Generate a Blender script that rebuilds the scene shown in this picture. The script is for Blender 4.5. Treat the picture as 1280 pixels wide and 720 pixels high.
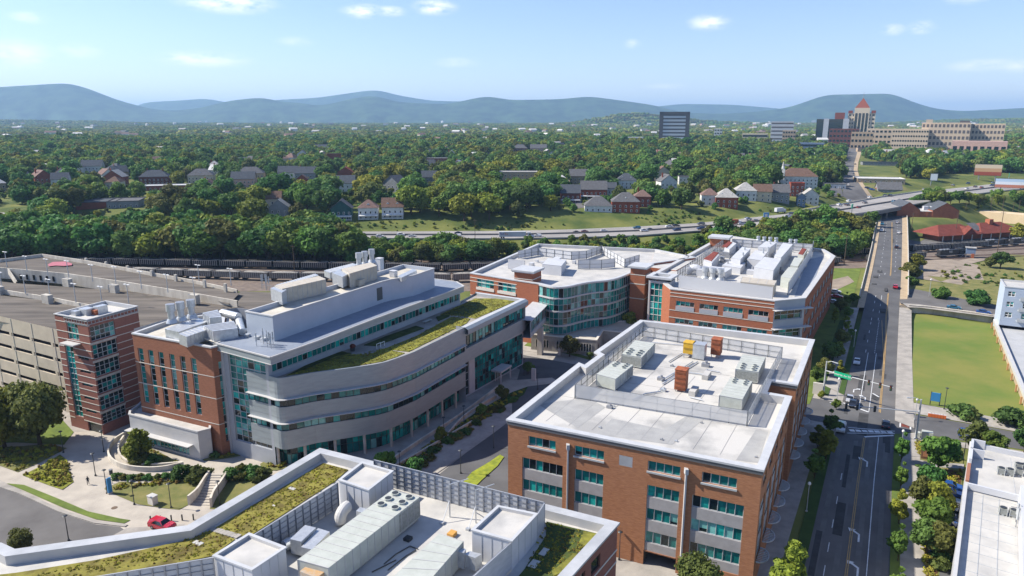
# Aerial view of a hospital campus; sections: core, ground, office, lab, buildings, street, town, mountains, trees
import bpy,bmesh,math,random
import numpy as np
from mathutils import Vector,Matrix
from mathutils.geometry import tessellate_polygon
R=random.Random(7)
for o in list(bpy.data.objects):bpy.data.objects.remove(o)
scene=bpy.context.scene
COL=scene.collection
FPX,CAMH,HZN=880.0,70.0,150.0
PITCH=math.atan((360-HZN)/FPX)
cd=bpy.data.cameras.new('camera');cam=bpy.data.objects.new('camera',cd);COL.objects.link(cam)
cam.location=(0,0,CAMH);cam.rotation_euler=(math.pi/2-PITCH,0,0)
cd.sensor_width=36;cd.lens=36*FPX/1280;cd.clip_start=1;cd.clip_end=80000
scene.camera=cam
TRAVEL=Vector((20.4,-3.7,-18.6)).normalized()
SUN_EL=math.asin(-TRAVEL.z);SUN_AZ=math.atan2(-TRAVEL.x,-TRAVEL.y)
sl=bpy.data.lights.new('sun','SUN');sl.energy=5.0;sl.angle=math.radians(0.5);sl.color=(1.0,0.93,0.82)
so=bpy.data.objects.new('sun',sl);COL.objects.link(so);so.rotation_euler=TRAVEL.to_track_quat('-Z','Y').to_euler();so.location=(-200,60,300)
world=bpy.data.worlds.new('World');scene.world=world;world.use_nodes=True
wn,wl=world.node_tree.nodes,world.node_tree.links
bg=wn['Background'];bg.inputs['Strength'].default_value=0.10
sky=wn.new('ShaderNodeTexSky');sky.sky_type='NISHITA';sky.sun_disc=False
sky.sun_elevation=SUN_EL;sky.sun_rotation=SUN_AZ;sky.altitude=300;sky.air_density=1.0;sky.dust_density=0.2;sky.ozone_density=3.0
scene.view_settings.view_transform='Standard';scene.view_settings.look='None'
scene.view_settings.exposure=0.85;scene.view_settings.gamma=1.0;scene.view_settings.use_curve_mapping=False
scene.cycles.use_denoising=True
scene.cycles.max_bounces=6;scene.cycles.diffuse_bounces=2;scene.cycles.glossy_bounces=2;scene.cycles.transparent_max_bounces=12;scene.cycles.volume_bounces=0
def cloud_nodes():
 tc=wn.new('ShaderNodeTexCoord')
 no=wn.new('ShaderNodeTexNoise');no.inputs['Scale'].default_value=26;no.inputs['Detail'].default_value=7;no.inputs['Roughness'].default_value=.62
 mp=wn.new('ShaderNodeMapping');mp.inputs['Scale'].default_value=(1,1,2.6)
 wl.new(tc.outputs['Generated'],mp.inputs['Vector']);wl.new(mp.outputs[0],no.inputs['Vector'])
 spots=[(285,4,52,11,1.0),(455,14,26,8,.95),(487,14,20,6,.8),(543,9,26,9,1.0),(886,28,24,9,.85),(250,74,52,9,.8),(22,68,34,15,.7),(100,64,22,8,.4),(570,78,28,6,.45),(1152,34,14,7,.8),(1117,37,13,6,.7),(1230,82,34,7,.7),(1270,82,16,8,.6),(830,108,26,4,.3),(35,22,18,6,.5),(790,55,10,6,.4),(370,52,22,6,.3),(1210,-2,20,6,.5),(-80,60,60,16,.7),(1400,50,50,9,.7)]
 acc=None
 for px,py,rx,ry,k in spots:
  d=Vector(((px-640)/FPX,math.cos(PITCH)-(py-360)/FPX*math.sin(PITCH),-math.sin(PITCH)-(py-360)/FPX*math.cos(PITCH))).normalized()
  s=wn.new('ShaderNodeVectorMath');s.operation='SUBTRACT';wl.new(tc.outputs['Generated'],s.inputs[0]);s.inputs[1].default_value=d
  m=wn.new('ShaderNodeVectorMath');m.operation='MULTIPLY';wl.new(s.outputs[0],m.inputs[0]);m.inputs[1].default_value=(FPX/rx/1.1,FPX/rx/1.1,FPX/ry/1.1)
  l=wn.new('ShaderNodeVectorMath');l.operation='LENGTH';wl.new(m.outputs[0],l.inputs[0])
  r=wn.new('ShaderNodeMapRange');r.inputs[1].default_value=1.15;r.inputs[2].default_value=0.0;r.inputs[3].default_value=0;r.inputs[4].default_value=k;r.interpolation_type='SMOOTHSTEP'
  wl.new(l.outputs['Value'],r.inputs[0])
  if acc is None:acc=r.outputs[0]
  else:
   a=wn.new('ShaderNodeMath');a.operation='MAXIMUM';wl.new(acc,a.inputs[0]);wl.new(r.outputs[0],a.inputs[1]);acc=a.outputs[0]
 t=wn.new('ShaderNodeMapRange');t.inputs[1].default_value=.36;t.inputs[2].default_value=.56;wl.new(no.outputs['Fac'],t.inputs[0])
 mu=wn.new('ShaderNodeMath');mu.operation='MULTIPLY';wl.new(acc,mu.inputs[0]);wl.new(t.outputs[0],mu.inputs[1])
 mx=wn.new('ShaderNodeMix');mx.data_type='RGBA';wl.new(mu.outputs[0],mx.inputs['Factor']);ti=wn.new('ShaderNodeVectorMath');ti.operation='MULTIPLY';ti.inputs[1].default_value=(1.0,.945,1.08);wl.new(sky.outputs[0],ti.inputs[0]);wl.new(ti.outputs[0],mx.inputs['A']);mx.inputs['B'].default_value=(8.5,8.4,8.3,1)
 wl.new(mx.outputs['Result'],bg.inputs['Color'])
cloud_nodes()
CP,SP=math.cos(PITCH),math.sin(PITCH)
def ray(px,py):
 a,b=(px-640)/FPX,-(py-360)/FPX
 return a,CP+b*SP,-SP+b*CP
def P(px,py,z=0.0):
 d=ray(px,py);t=(z-CAMH)/d[2]
 return(d[0]*t,d[1]*t)
def PP(pts,z=0.0):return[P(x,y,z)for x,y in pts]
def onwall(px,py,A,B):
 d=ray(px,py);ex,ey=B[0]-A[0],B[1]-A[1];L=math.hypot(ex,ey)
 det=d[0]*-ey+ex*d[1]
 t=(A[0]*-ey+ex*A[1])/det
 x,y=d[0]*t,d[1]*t
 return((x-A[0])*ex+(y-A[1])*ey)/L,CAMH+d[2]*t
U=Vector((math.sin(math.radians(28.2)),math.cos(math.radians(28.2))));V=Vector((U.y,-U.x))
def off(p,a=0,b=0):return(p[0]+U.x*a+V.x*b,p[1]+U.y*a+V.y*b)
MATS={}
def mat(name,col,rough=.8,metal=0,col2=None,scale=1.0,detail=4,bump=0,stretch=None,spec=None,ramp=(.35,.65),rnd=0,objco=False,emit=None):
 if name in MATS:return MATS[name]
 m=bpy.data.materials.new(name);m.use_nodes=True;n,l=m.node_tree.nodes,m.node_tree.links
 b=n['Principled BSDF'];b.inputs['Base Color'].default_value=(*col,1);b.inputs['Roughness'].default_value=rough;b.inputs['Metallic'].default_value=metal
 if spec is None and rough>=.85:spec=.12
 if spec is not None:b.inputs['Specular IOR Level'].default_value=spec
 m.diffuse_color=(*col,1)
 if col2 or bump:
  tc=n.new('ShaderNodeTexCoord')if objco else n.new('ShaderNodeNewGeometry')
  mp=n.new('ShaderNodeMapping');mp.inputs['Scale'].default_value=stretch or(1,1,1)
  l.new(tc.outputs['Object' if objco else 'Position'],mp.inputs['Vector'])
  t=n.new('ShaderNodeTexNoise');t.inputs['Scale'].default_value=scale;t.inputs['Detail'].default_value=detail;t.inputs['Roughness'].default_value=.6
  l.new(mp.outputs[0],t.inputs['Vector'])
  if col2:
   r=n.new('ShaderNodeValToRGB');r.color_ramp.elements[0].position=ramp[0];r.color_ramp.elements[1].position=ramp[1]
   r.color_ramp.elements[0].color=(*col2,1);r.color_ramp.elements[1].color=(*col,1)
   l.new(t.outputs['Fac'],r.inputs['Fac']);out=r.outputs['Color']
   if rnd:
    oi=n.new('ShaderNodeObjectInfo');hs=n.new('ShaderNodeHueSaturation')
    mr=n.new('ShaderNodeMapRange');mr.inputs[3].default_value=1-rnd;mr.inputs[4].default_value=1+rnd;l.new(oi.outputs['Random'],mr.inputs[0]);l.new(mr.outputs[0],hs.inputs['Value'])
    m2=n.new('ShaderNodeMath');m2.operation='MULTIPLY';m2.inputs[1].default_value=7.31;l.new(oi.outputs['Random'],m2.inputs[0])
    m3=n.new('ShaderNodeMath');m3.operation='FRACT';l.new(m2.outputs[0],m3.inputs[0])
    m4=n.new('ShaderNodeMapRange');m4.inputs[3].default_value=.478;m4.inputs[4].default_value=.53;l.new(m3.outputs[0],m4.inputs[0]);l.new(m4.outputs[0],hs.inputs['Hue'])
    l.new(out,hs.inputs['Color']);out=hs.outputs[0]
   l.new(out,b.inputs['Base Color'])
  if bump:
   bp=n.new('ShaderNodeBump');bp.inputs['Strength'].default_value=bump;bp.inputs['Distance'].default_value=.3;l.new(t.outputs['Fac'],bp.inputs['Height']);l.new(bp.outputs[0],b.inputs['Normal'])
 if emit:b.inputs['Emission Color'].default_value=(*emit,1);b.inputs['Emission Strength'].default_value=1
 MATS[name]=m;return m
class MB:
 def __init__(s):s.v=[];s.f=[];s.m=[]
 def _add(s,vs,fs,m=0):
  k=len(s.v);s.v+=[tuple(v)for v in vs];s.f+=[tuple(i+k for i in f)for f in fs];s.m+=[m]*len(fs)
 def quad(s,a,b,c,d,m=0):s._add([a,b,c,d],[(0,1,2,3)],m)
 def poly(s,pts,m=0):
  k=len(s.v);s.v+=[tuple(p)for p in pts]
  for t in tessellate_polygon([[Vector(p)for p in pts]]):s.f.append(tuple(i+k for i in t));s.m.append(m)
 def flat(s,pts,z,m=0):s.poly([(p[0],p[1],z)for p in pts],m)
 def prism(s,pts,z0,z1,m=0,mt=None,bottom=False):
  n=len(pts)
  for i in range(n):
   a,b=pts[i],pts[(i+1)%n];s.quad((a[0],a[1],z0),(b[0],b[1],z0),(b[0],b[1],z1),(a[0],a[1],z1),m)
  s.flat(pts,z1,m if mt is None else mt)
  if bottom:s.flat(pts[::-1],z0,m)
 def box(s,x0,y0,z0,x1,y1,z1,m=0,mt=None):s.prism([(x0,y0),(x1,y0),(x1,y1),(x0,y1)],z0,z1,m,mt,True)
 def obox(s,c,a,lx,ly,z0,z1,m=0,mt=None):
  a=Vector((a[0],a[1])).normalized();b=Vector((-a.y,a.x));c=Vector((c[0],c[1]))
  s.prism([c-a*lx/2-b*ly/2,c+a*lx/2-b*ly/2,c+a*lx/2+b*ly/2,c-a*lx/2+b*ly/2],z0,z1,m,mt,True)
 def bar(s,p,q,w,h=None,m=0):
  p,q=Vector(p),Vector(q);d=(q-p)
  if d.length<1e-6:return
  d.normalize();up=Vector((0,0,1))if abs(d.z)<.95 else Vector((1,0,0))
  x=d.cross(up).normalized()*(w/2);y=x.cross(d).normalized()*((h or w)/2)
  s._add([p-x-y,p+x-y,p+x+y,p-x+y,q-x-y,q+x-y,q+x+y,q-x+y],[(0,1,5,4),(1,2,6,5),(2,3,7,6),(3,0,4,7),(0,3,2,1),(4,5,6,7)],m)
 def tube(s,p,q,r,r2=None,n=8,m=0,cap=True):
  p,q=Vector(p),Vector(q);r2=r if r2 is None else r2;d=(q-p).normalized();up=Vector((0,0,1))if abs(d.z)<.95 else Vector((1,0,0))
  x=d.cross(up).normalized();y=d.cross(x)
  vs=[p+(x*math.cos(2*math.pi*i/n)+y*math.sin(2*math.pi*i/n))*r for i in range(n)]+[q+(x*math.cos(2*math.pi*i/n)+y*math.sin(2*math.pi*i/n))*r2 for i in range(n)]
  fs=[(i,(i+1)%n,n+(i+1)%n,n+i)for i in range(n)]
  if cap:fs+=[tuple(range(n))[::-1],tuple(range(n,2*n))]
  s._add(vs,fs,m)
 def path(s,pts,r,n=6,m=0):
  for a,b in zip(pts,pts[1:]):s.tube(a,b,r,n=n,m=m)
 def blob(s,c,rx,ry,rz,n=8,k=5,m=0,jit=0):
  vs=[];fs=[]
  for j in range(k+1):
   th=math.pi*j/k
   for i in range(n):
    ph=2*math.pi*i/n;q=1+R.uniform(-jit,jit)
    vs.append((c[0]+rx*q*math.sin(th)*math.cos(ph),c[1]+ry*q*math.sin(th)*math.sin(ph),c[2]+rz*q*math.cos(th)))
  for j in range(k):
   for i in range(n):fs.append((j*n+i,(j+1)*n+i,(j+1)*n+(i+1)%n,j*n+(i+1)%n))
  s._add(vs,fs,m)
 def strip(s,L,Rr,m=0):
  for i in range(len(L)-1):s.quad(L[i],Rr[i],Rr[i+1],L[i+1],m)
 def build(s,name,mats,parent=None,smooth=False,loc=None):
  if not isinstance(mats,(list,tuple)):mats=[mats]
  o3=Vector(loc)if loc is not None else(parent.matrix_world.translation if parent else Vector((0,0,0)))
  if parent is not None and loc is None:o3=Vector(parent.get('_o',(0,0,0)))
  me=bpy.data.meshes.new(name);me.from_pydata([(v[0]-o3.x,v[1]-o3.y,v[2]-o3.z)for v in s.v],[],s.f)
  for mm in mats:me.materials.append(mm)
  if len(mats)>1:me.polygons.foreach_set('material_index',s.m)
  if smooth:me.polygons.foreach_set('use_smooth',[True]*len(me.polygons))
  me.update();o=bpy.data.objects.new(name,me);COL.objects.link(o)
  if parent is not None:o.parent=parent;o['_o']=tuple(o3)
  else:o.location=o3;o['_o']=tuple(o3)
  return o
def tag(o,label=None,cat=None,group=None,kind=None):
 if label:o['label']=label
 if cat:o['category']=cat
 if group:o['group']=group
 if kind:o['kind']=kind
 return o
def thing(name,label,cat,loc=(0,0,0),group=None):
 o=bpy.data.objects.new(name,None);COL.objects.link(o);o.location=loc;o['_o']=tuple(float(c)for c in loc);o.empty_display_size=.1
 return tag(o,label,cat,group)
def copy_tree(o,loc=None,rz=None,label=None,parent=None,scale=None):
 c=o.copy();COL.objects.link(c)
 if parent is not None:c.parent=parent
 if loc is not None:c.location=loc
 if rz is not None:c.rotation_euler=(0,0,rz)
 if scale is not None:c.scale=scale
 if label:c['label']=label
 for ch in list(o.children):copy_tree(ch,parent=c)
 return c
def ccw(p):
 a=sum(p[i][0]*p[(i+1)%len(p)][1]-p[(i+1)%len(p)][0]*p[i][1]for i in range(len(p)))
 return list(p)if a>0 else list(p)[::-1]
def offset(path,d,closed=False):
 n=len(path);out=[]
 for i in range(n):
  ns=[]
  for a,b in((i-1,i),(i,i+1)):
   if not closed and(a<0 or b>=n):continue
   p,q=path[a%n],path[b%n];e=Vector((q[0]-p[0],q[1]-p[1]))
   if e.length>1e-9:e.normalize();ns.append(Vector((e.y,-e.x)))
  if len(ns)==2:
   s=ns[0]+ns[1];k=max(1+ns[0].dot(ns[1]),.35);v=s/k
  else:v=ns[0]
  out.append((path[i][0]+v.x*d,path[i][1]+v.y*d))
 return out
def chaikin(p,it=2,closed=False):
 for _ in range(it):
  q=[]if closed else[p[0]]
  for i in range(len(p)if closed else len(p)-1):
   a,b=p[i],p[(i+1)%len(p)]
   q.append((a[0]*.75+b[0]*.25,a[1]*.75+b[1]*.25));q.append((a[0]*.25+b[0]*.75,a[1]*.25+b[1]*.75))
  if not closed:q.append(p[-1])
  p=q
 return p
def lerp(a,b,t):return tuple(a[i]+(b[i]-a[i])*t for i in range(len(a)))
def wall(mb,A,B,z0,z1,ops=(),rec=.25,m=0,mr=None):
 mr=m if mr is None else mr
 e=Vector((B[0]-A[0],B[1]-A[1]));L=e.length;e.normalize();nrm=Vector((e.y,-e.x))
 pt=lambda s,z,d=0:(A[0]+e.x*s-nrm.x*d,A[1]+e.y*s-nrm.y*d,z)
 ops=[(max(0,o[0]),min(L,o[1]),max(z0,o[2]),min(z1,o[3]))for o in ops]
 S=sorted({0,L}|{round(o[0],4)for o in ops}|{round(o[1],4)for o in ops});Z=sorted({z0,z1}|{round(o[2],4)for o in ops}|{round(o[3],4)for o in ops})
 for a,b in zip(S,S[1:]):
  run=None
  for c,d in zip(Z,Z[1:]):
   hole=any(o[0]-1e-3<=a and b<=o[1]+1e-3 and o[2]-1e-3<=c and d<=o[3]+1e-3 for o in ops)
   if not hole:run=(run[0],d)if run else(c,d)
   if hole or d==Z[-1]:
    if run:mb.quad(pt(a,run[0]),pt(b,run[0]),pt(b,run[1]),pt(a,run[1]),m);run=None
 for o in ops:
  s0,s1,a,b=o
  mb.quad(pt(s0,a),pt(s1,a),pt(s1,a,rec),pt(s0,a,rec),mr);mb.quad(pt(s0,b),pt(s1,b),pt(s1,b,rec),pt(s0,b,rec),mr)
  mb.quad(pt(s0,a),pt(s0,b),pt(s0,b,rec),pt(s0,a,rec),mr);mb.quad(pt(s1,a),pt(s1,b),pt(s1,b,rec),pt(s1,a,rec),mr)
GL=lambda:[MATS['glass_teal'],MATS['glass_dark'],MATS['glass_pale'],MATS['glass_bright']]
GW={'std':(5,2.5,.8,1.6),'dark':(2,7,.3,.6),'bright':(3,1.5,1.5,4),'green':(8,2,.15,.6)}
def window(parent,A,B,s0,s1,za,zb,nc=2,nr=1,rec=.25,frame='frame_light',fw=.09,style='std',name='window',sill=None,label=None,proud=0):
 e=Vector((B[0]-A[0],B[1]-A[1])).normalized();nrm=Vector((e.y,-e.x));d=rec-.04-proud
 pt=lambda s,z,q:(A[0]+e.x*s-nrm.x*q,A[1]+e.y*s-nrm.y*q,z)
 f=MB()
 for i in range(nc+1):
  s=s0+(s1-s0)*i/nc;s=min(max(s,s0+fw/2),s1-fw/2);f.bar(pt(s,za,d),pt(s,zb,d),fw,.1)
 for j in range(nr+1):
  z=za+(zb-za)*j/nr;z=min(max(z,za+fw/2),zb-fw/2);f.bar(pt(s0,z,d),pt(s1,z,d),.1,fw)
 if sill:f.obox(lerp(pt((s0+s1)/2,0,0)[:2],pt((s0+s1)/2,0,-.05)[:2],1),e,s1-s0+.2,.35,za-.28,za-.003)
 o=f.build(name,MATS[frame],parent)
 if label:o['label']=label
 g=MB();w=GW[style]
 for i in range(nc):
  for j in range(nr):
   a,b=s0+(s1-s0)*i/nc,s0+(s1-s0)*(i+1)/nc;c,h=za+(zb-za)*j/nr,za+(zb-za)*(j+1)/nr
   k=R.choices(range(4),w)[0]
   if k in(2,3)and nr==1 and R.random()<.5:
    mid=c+(h-c)*R.uniform(.25,.6);g.quad(pt(a,c,d+.05),pt(b,c,d+.05),pt(b,mid,d+.05),pt(a,mid,d+.05),1);c=mid
   g.quad(pt(a,c,d+.05),pt(b,c,d+.05),pt(b,h,d+.05),pt(a,h,d+.05),k)
 g.build('pane',GL(),o)
 return o
def roof_slab(mb,pts,zroof,ztop,w=.5,m_in=1,m_cop=2,m_roof=3,over=.0,coph=.18):
 """parapet inner face, coping and roof surface inside a ccw loop whose walls rise to ztop"""
 inn=offset(pts,-w,True);out=offset(pts,.12+over,True);n=len(pts)
 for i in range(n):
  j=(i+1)%n
  mb.quad((*out[i],ztop+coph),(*out[j],ztop+coph),(*inn[j],ztop+coph),(*inn[i],ztop+coph),m_cop)
  mb.quad((*out[i],ztop-.12),(*out[j],ztop-.12),(*out[j],ztop+coph),(*out[i],ztop+coph),m_cop)
  mb.quad((*out[i],ztop-.12),(*out[j],ztop-.12),(*pts[j],ztop-.12),(*pts[i],ztop-.12),m_cop)
  mb.quad((*inn[j],zroof),(*inn[i],zroof),(*inn[i],ztop+coph),(*inn[j],ztop+coph),m_in)
 mb.flat(inn,zroof,m_roof)
mat('brick_orange',(.39,.185,.097),.85,col2=(.27,.122,.064),scale=1.2,stretch=(1,1,6),detail=8)
mat('brick_red',(.36,.135,.07),.85,col2=(.26,.095,.055),scale=1.2,stretch=(1,1,6),detail=8)
mat('brick_tower',(.27,.12,.09),.85,col2=(.21,.09,.07),scale=1.2,stretch=(1,1,6),detail=8)
mat('brick_far',(.36,.13,.07),.85,col2=(.28,.10,.06),scale=.5)
mat('concrete',(.50,.47,.41),.85,col2=(.36,.34,.30),scale=.5,detail=8)
mat('concrete_wall',(.60,.56,.48),.85,col2=(.42,.38,.32),scale=.45,detail=8,stretch=(1,1,.25))
mat('plaza_paving',(.44,.40,.34),.9,col2=(.33,.30,.26),scale=.22,detail=9)
mat('sidewalk',(.36,.335,.30),.9,col2=(.25,.235,.215),scale=.3,detail=8)
mat('asphalt',(.12,.12,.122),.9,col2=(.085,.085,.088),scale=.12,detail=9)
mat('asphalt_old',(.15,.145,.14),.9,col2=(.105,.10,.098),scale=.1,detail=9)
mat('deck_paving',(.17,.15,.128),.9,col2=(.075,.067,.06),scale=.22,detail=7,stretch=(.25,1.6,1),ramp=(.3,.7))
mat('roof_white',(.48,.465,.43),.6,col2=(.34,.335,.32),scale=.25,detail=8,ramp=(.3,.6))
mat('roof_warm',(.50,.47,.40),.7,col2=(.40,.37,.31),scale=.3,detail=8)
mat('roof_grey',(.42,.42,.42),.7,col2=(.36,.36,.36),scale=.5,detail=8)
mat('roof_bluegrey',(.22,.25,.30),.6,col2=(.18,.21,.26),scale=.5)
mat('coping',(.46,.47,.48),.5,col2=(.40,.41,.42),scale=.6)
mat('coping_white',(.48,.47,.45),.5,col2=(.42,.42,.42),scale=.5)
mat('silver_panel',(.31,.35,.365),.45,metal=.25,col2=(.265,.30,.315),scale=.4,stretch=(1,1,5),detail=6)
mat('grey_panel',(.36,.38,.41),.5,metal=.1,col2=(.32,.34,.37),scale=.3)
mat('penthouse_panel',(.40,.44,.50),.5,metal=.1,col2=(.36,.40,.46),scale=.3)
mat('white_panel',(.50,.51,.53),.5,col2=(.44,.45,.47),scale=.3)
mat('screen_metal',(.52,.54,.57),.45,metal=.3,col2=(.45,.47,.5),scale=.7)
mat('steel',(.30,.31,.33),.45,metal=.5)
mat('dark_metal',(.04,.045,.05),.5,metal=.3)
mat('galvanized',(.55,.57,.58),.4,metal=.5,col2=(.42,.44,.46),scale=1.5,detail=6)
mat('unit_green',(.42,.44,.40),.6,col2=(.36,.38,.34),scale=.8,detail=6)
mat('unit_tan',(.44,.40,.33),.7,col2=(.37,.33,.27),scale=.6,detail=6)
mat('rust',(.34,.10,.035),.8,col2=(.20,.05,.02),scale=1.2,detail=6)
mat('yellow_paint',(.60,.36,.02),.6,col2=(.48,.28,.02),scale=2)
mat('stone_band',(.55,.52,.46),.8)
mat('spandrel',(.33,.32,.32),.7,col2=(.28,.27,.27),scale=.8)
mat('frame_light',(.42,.44,.45),.5,metal=.2)
mat('frame_white',(.72,.72,.70),.6)
mat('frame_dark',(.07,.08,.085),.5,metal=.2)
mat('glass_teal',(.01,.20,.185),.06,spec=.6,col2=(.006,.10,.095),scale=.5)
mat('glass_dark',(.008,.018,.020),.05,spec=.6)
mat('glass_pale',(.20,.50,.46),.15,spec=.5,col2=(.10,.25,.24),scale=.6)
mat('glass_bright',(.02,.42,.37),.08,spec=.6,col2=(.008,.16,.145),scale=.6)
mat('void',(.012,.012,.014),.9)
mat('lawn',(.14,.185,.04),.95,col2=(.085,.12,.03),scale=.25,detail=10,bump=.3)
mat('lawn_dry',(.20,.18,.07),.95,col2=(.11,.125,.04),scale=.3,detail=9,bump=.3)
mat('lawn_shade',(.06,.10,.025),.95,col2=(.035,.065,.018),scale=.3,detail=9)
mat('mulch',(.12,.06,.035),.95,col2=(.08,.04,.025),scale=2)
mat('gravel',(.30,.25,.20),.95,col2=(.21,.175,.14),scale=.2,detail=10)
mat('ballast',(.20,.16,.13),.95,col2=(.13,.105,.09),scale=.4,detail=9)
mat('paint_white',(.72,.72,.70),.7,col2=(.5,.5,.49),scale=1.5,detail=6)
mat('paint_yellow',(.42,.27,.09),.7,col2=(.30,.20,.09),scale=1.5,detail=6)
mat('brick_paver',(.18,.055,.04),.9,col2=(.13,.04,.03),scale=2)
HWF=[(-900,280,3),(-300,284,3),(100,287,3),(280,288,3),(430,289.5,3),(640,288.5,3),(720,286.5,3.5),(800,283,4.5),(870,279,6),(930,273,8),(1000,264,10),(1060,254.5,11.5),(1100,247,12),(1150,240,12),(1200,234.5,12),(1245,229.5,12),(1290,226,12),(1400,221,12),(1600,214,12)]
HWN=[(-900,292,3),(-300,296,3),(100,298,3),(280,298.5,3),(430,299,3),(640,299.5,3),(720,298,3.5),(800,295.5,4.5),(870,290,6),(930,285.5,8),(1000,277,10),(1060,269.5,11.5),(1100,264,12),(1150,255,12),(1200,246,12),(1245,240,12),(1290,236,12),(1400,230,12),(1600,222,12)]
hwf=[(*P(x,y,z),z)for x,y,z in HWF];hwn=[(*P(x,y,z),z)for x,y,z in HWN]
hwc=np.array([lerp(a,b,.5)for a,b in zip(hwf,hwn)]);hww=np.array([abs(a[1]-b[1])/2 for a,b in zip(hwf,hwn)])
GAP0,GAP1=P(1078,268,12)[0],P(1140,250,12)[0]
def sm(t):t=np.clip(t,0,1);return t*t*(3-2*t)
HILLS=[(795,4700,62,330,260),(850,4900,28,500,300),(-100,5200,40,1500,500),(1300,5200,45,900,500)]
def terr(x,y):
 x=np.asarray(x,float);y=np.asarray(y,float)
 cy=np.interp(x,hwc[:,0],hwc[:,1]);cz=np.interp(x,hwc[:,0],hwc[:,2]);hw=np.interp(x,hwc[:,0],hww)
 n=y-cy-hw
 base=np.where(x<150,10,11)*sm(n/np.where(x<150,55,60))+8*sm((n-100)/900)+10*sm((n-1200)/3000)
 roll=(np.sin(x*.0061+1.3)*np.cos(y*.0047)+.6*np.sin(x*.013+y*.009))*3.0*sm((n-120)/500)
 base=base+roll
 ins=(np.abs(y-cy)<hw+1.5)
 emb=(cz-.35)-np.maximum(0,np.abs(y-cy)-hw-1.5)*.42
 gap=(x>GAP0)&(x<GAP1)&(n<20)&(n>-2*hw-34)
 h=np.where(gap,5.6*sm((n+2*hw+34)/26),np.maximum(base,emb))
 h=np.where(ins&~gap,cz-.35,h)
 for px,d,hh,wx,wy in HILLS:
  X=(px-640)/905*d;h=h+hh*np.exp(-((x-X)/wx)**2-((y-d)/wy)**2)
 return h
def tz(x,y):return float(terr(x,y))
def G(px,py):
 z=0.0
 for _ in range(40):
  x,y=P(px,py,z);z=z*.5+tz(x,y)*.5
 return(*P(px,py,z),z)
def build_terrain():
 az=np.radians(np.concatenate([np.linspace(-180,-52,40)[:-1],np.linspace(-52,52,420),np.linspace(52,180,40)[1:]]))
 rr=[8.0]
 while rr[-1]<30000:rr.append(rr[-1]*(1.012 if 200<rr[-1]<900 else 1.035))
 rr=np.array(rr);A,D=np.meshgrid(az,rr);X=np.sin(A)*D;Y=np.cos(A)*D;Z=terr(X,Y)
 Z=np.where(D<330,np.minimum(Z,0.0),Z)
 nr,na=A.shape;v=np.stack([X,Y,Z],-1).reshape(-1,3)
 i=np.arange(nr-1)[:,None]*na+np.arange(na-1)[None];f=np.stack([i,i+1,i+na+1,i+na],-1).reshape(-1,4)
 me=bpy.data.meshes.new('ground');me.vertices.add(len(v));me.vertices.foreach_set('co',v.ravel());me.loops.add(f.size);me.loops.foreach_set('vertex_index',f.ravel().astype(np.int32))
 me.polygons.add(len(f));me.polygons.foreach_set('loop_start',np.arange(0,f.size,4,dtype=np.int32));me.update(calc_edges=True)
 me.polygons.foreach_set('use_smooth',[True]*len(f));me.flip_normals()
 me.materials.append(mat('ground_cover',(.17,.175,.05),.95,col2=(.055,.085,.022),scale=.035,detail=10))
 o=bpy.data.objects.new('ground',me);COL.objects.link(o);tag(o,kind='structure')
build_terrain()
def sheet(name,pts,z,m,kind='structure',world=False):
 b=MB();b.flat(pts if world else PP(pts,z),z);return tag(b.build(name,m if not isinstance(m,str)else MATS[m]),kind=kind)
def edges_strip(name,L,Rr,m,dz=0.0,kind='structure'):
 b=MB();b.strip([(*P(x,y,z),z+dz)for x,y,z in L],[(*P(x,y,z),z+dz)for x,y,z in Rr]);return tag(b.build(name,MATS[m]if isinstance(m,str)else m),kind=kind)
def dens(L,k=6):
 out=[]
 for a,b in zip(L,L[1:]):out+=[lerp(a,b,i/k)for i in range(k)]
 return out+[L[-1]]
F3,N3=dens(hwf),dens(hwn)
mat('highway_concrete',(.30,.285,.27),.9,col2=(.22,.21,.20),scale=.05,detail=9)
def hstrip(b,t0,t1,dz=0,m=0):
 b.strip([(lambda q:(q[0],q[1],q[2]+dz))(lerp(f,n,t0))for f,n in zip(F3,N3)],[(lambda q:(q[0],q[1],q[2]+dz))(lerp(f,n,t1))for f,n in zip(F3,N3)],m)
b=MB();hstrip(b,0,1);tag(b.build('highway',MATS['highway_concrete']),kind='structure')
b=MB()
for t in(.035,.445,.555,.965):hstrip(b,t-.004,t+.004,.03)
tag(b.build('highway_lane_lines',MATS['paint_white']),kind='structure')
b=MB()
for i in range(0,len(F3)-1):
 for t in(.24,.76):
  p,q=lerp(lerp(F3[i],N3[i],t),lerp(F3[i+1],N3[i+1],t),0),lerp(lerp(F3[i],N3[i],t),lerp(F3[i+1],N3[i+1],t),1)
  for k in range(5):b.bar((*lerp(p,q,k/5)[:2],p[2]+.04),(*lerp(p,q,k/5+.07)[:2],p[2]+.04),.25,.02)
tag(b.build('highway_lane_dashes',MATS['paint_white']),kind='structure')
def barrier(name,t,label,h=.95,m='concrete',w=.35,sel=None):
 b=MB()
 pts=[lerp(f,n,t)for f,n in zip(F3,N3)]
 for p,q in zip(pts,pts[1:]):
  if sel and not sel(p[0]):continue
  b.bar((p[0],p[1],p[2]+h/2),(q[0],q[1],q[2]+h/2),w,h)
 tag(b.build(name,MATS[m]),label,'barrier')
mat('barrier_dark',(.16,.15,.14),.8)
barrier('median_barrier',.5,'concrete barrier running down the middle of the highway',m='barrier_dark')
barrier('guard_rail',1.0,'low guard rail along the near edge of the highway',h=.8,m='steel',w=.15)
barrier('bridge_parapet',.0,'concrete parapet along the far edge of the highway overpass',h=1.0,sel=lambda x:GAP0-30<x<GAP1+60)
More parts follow.
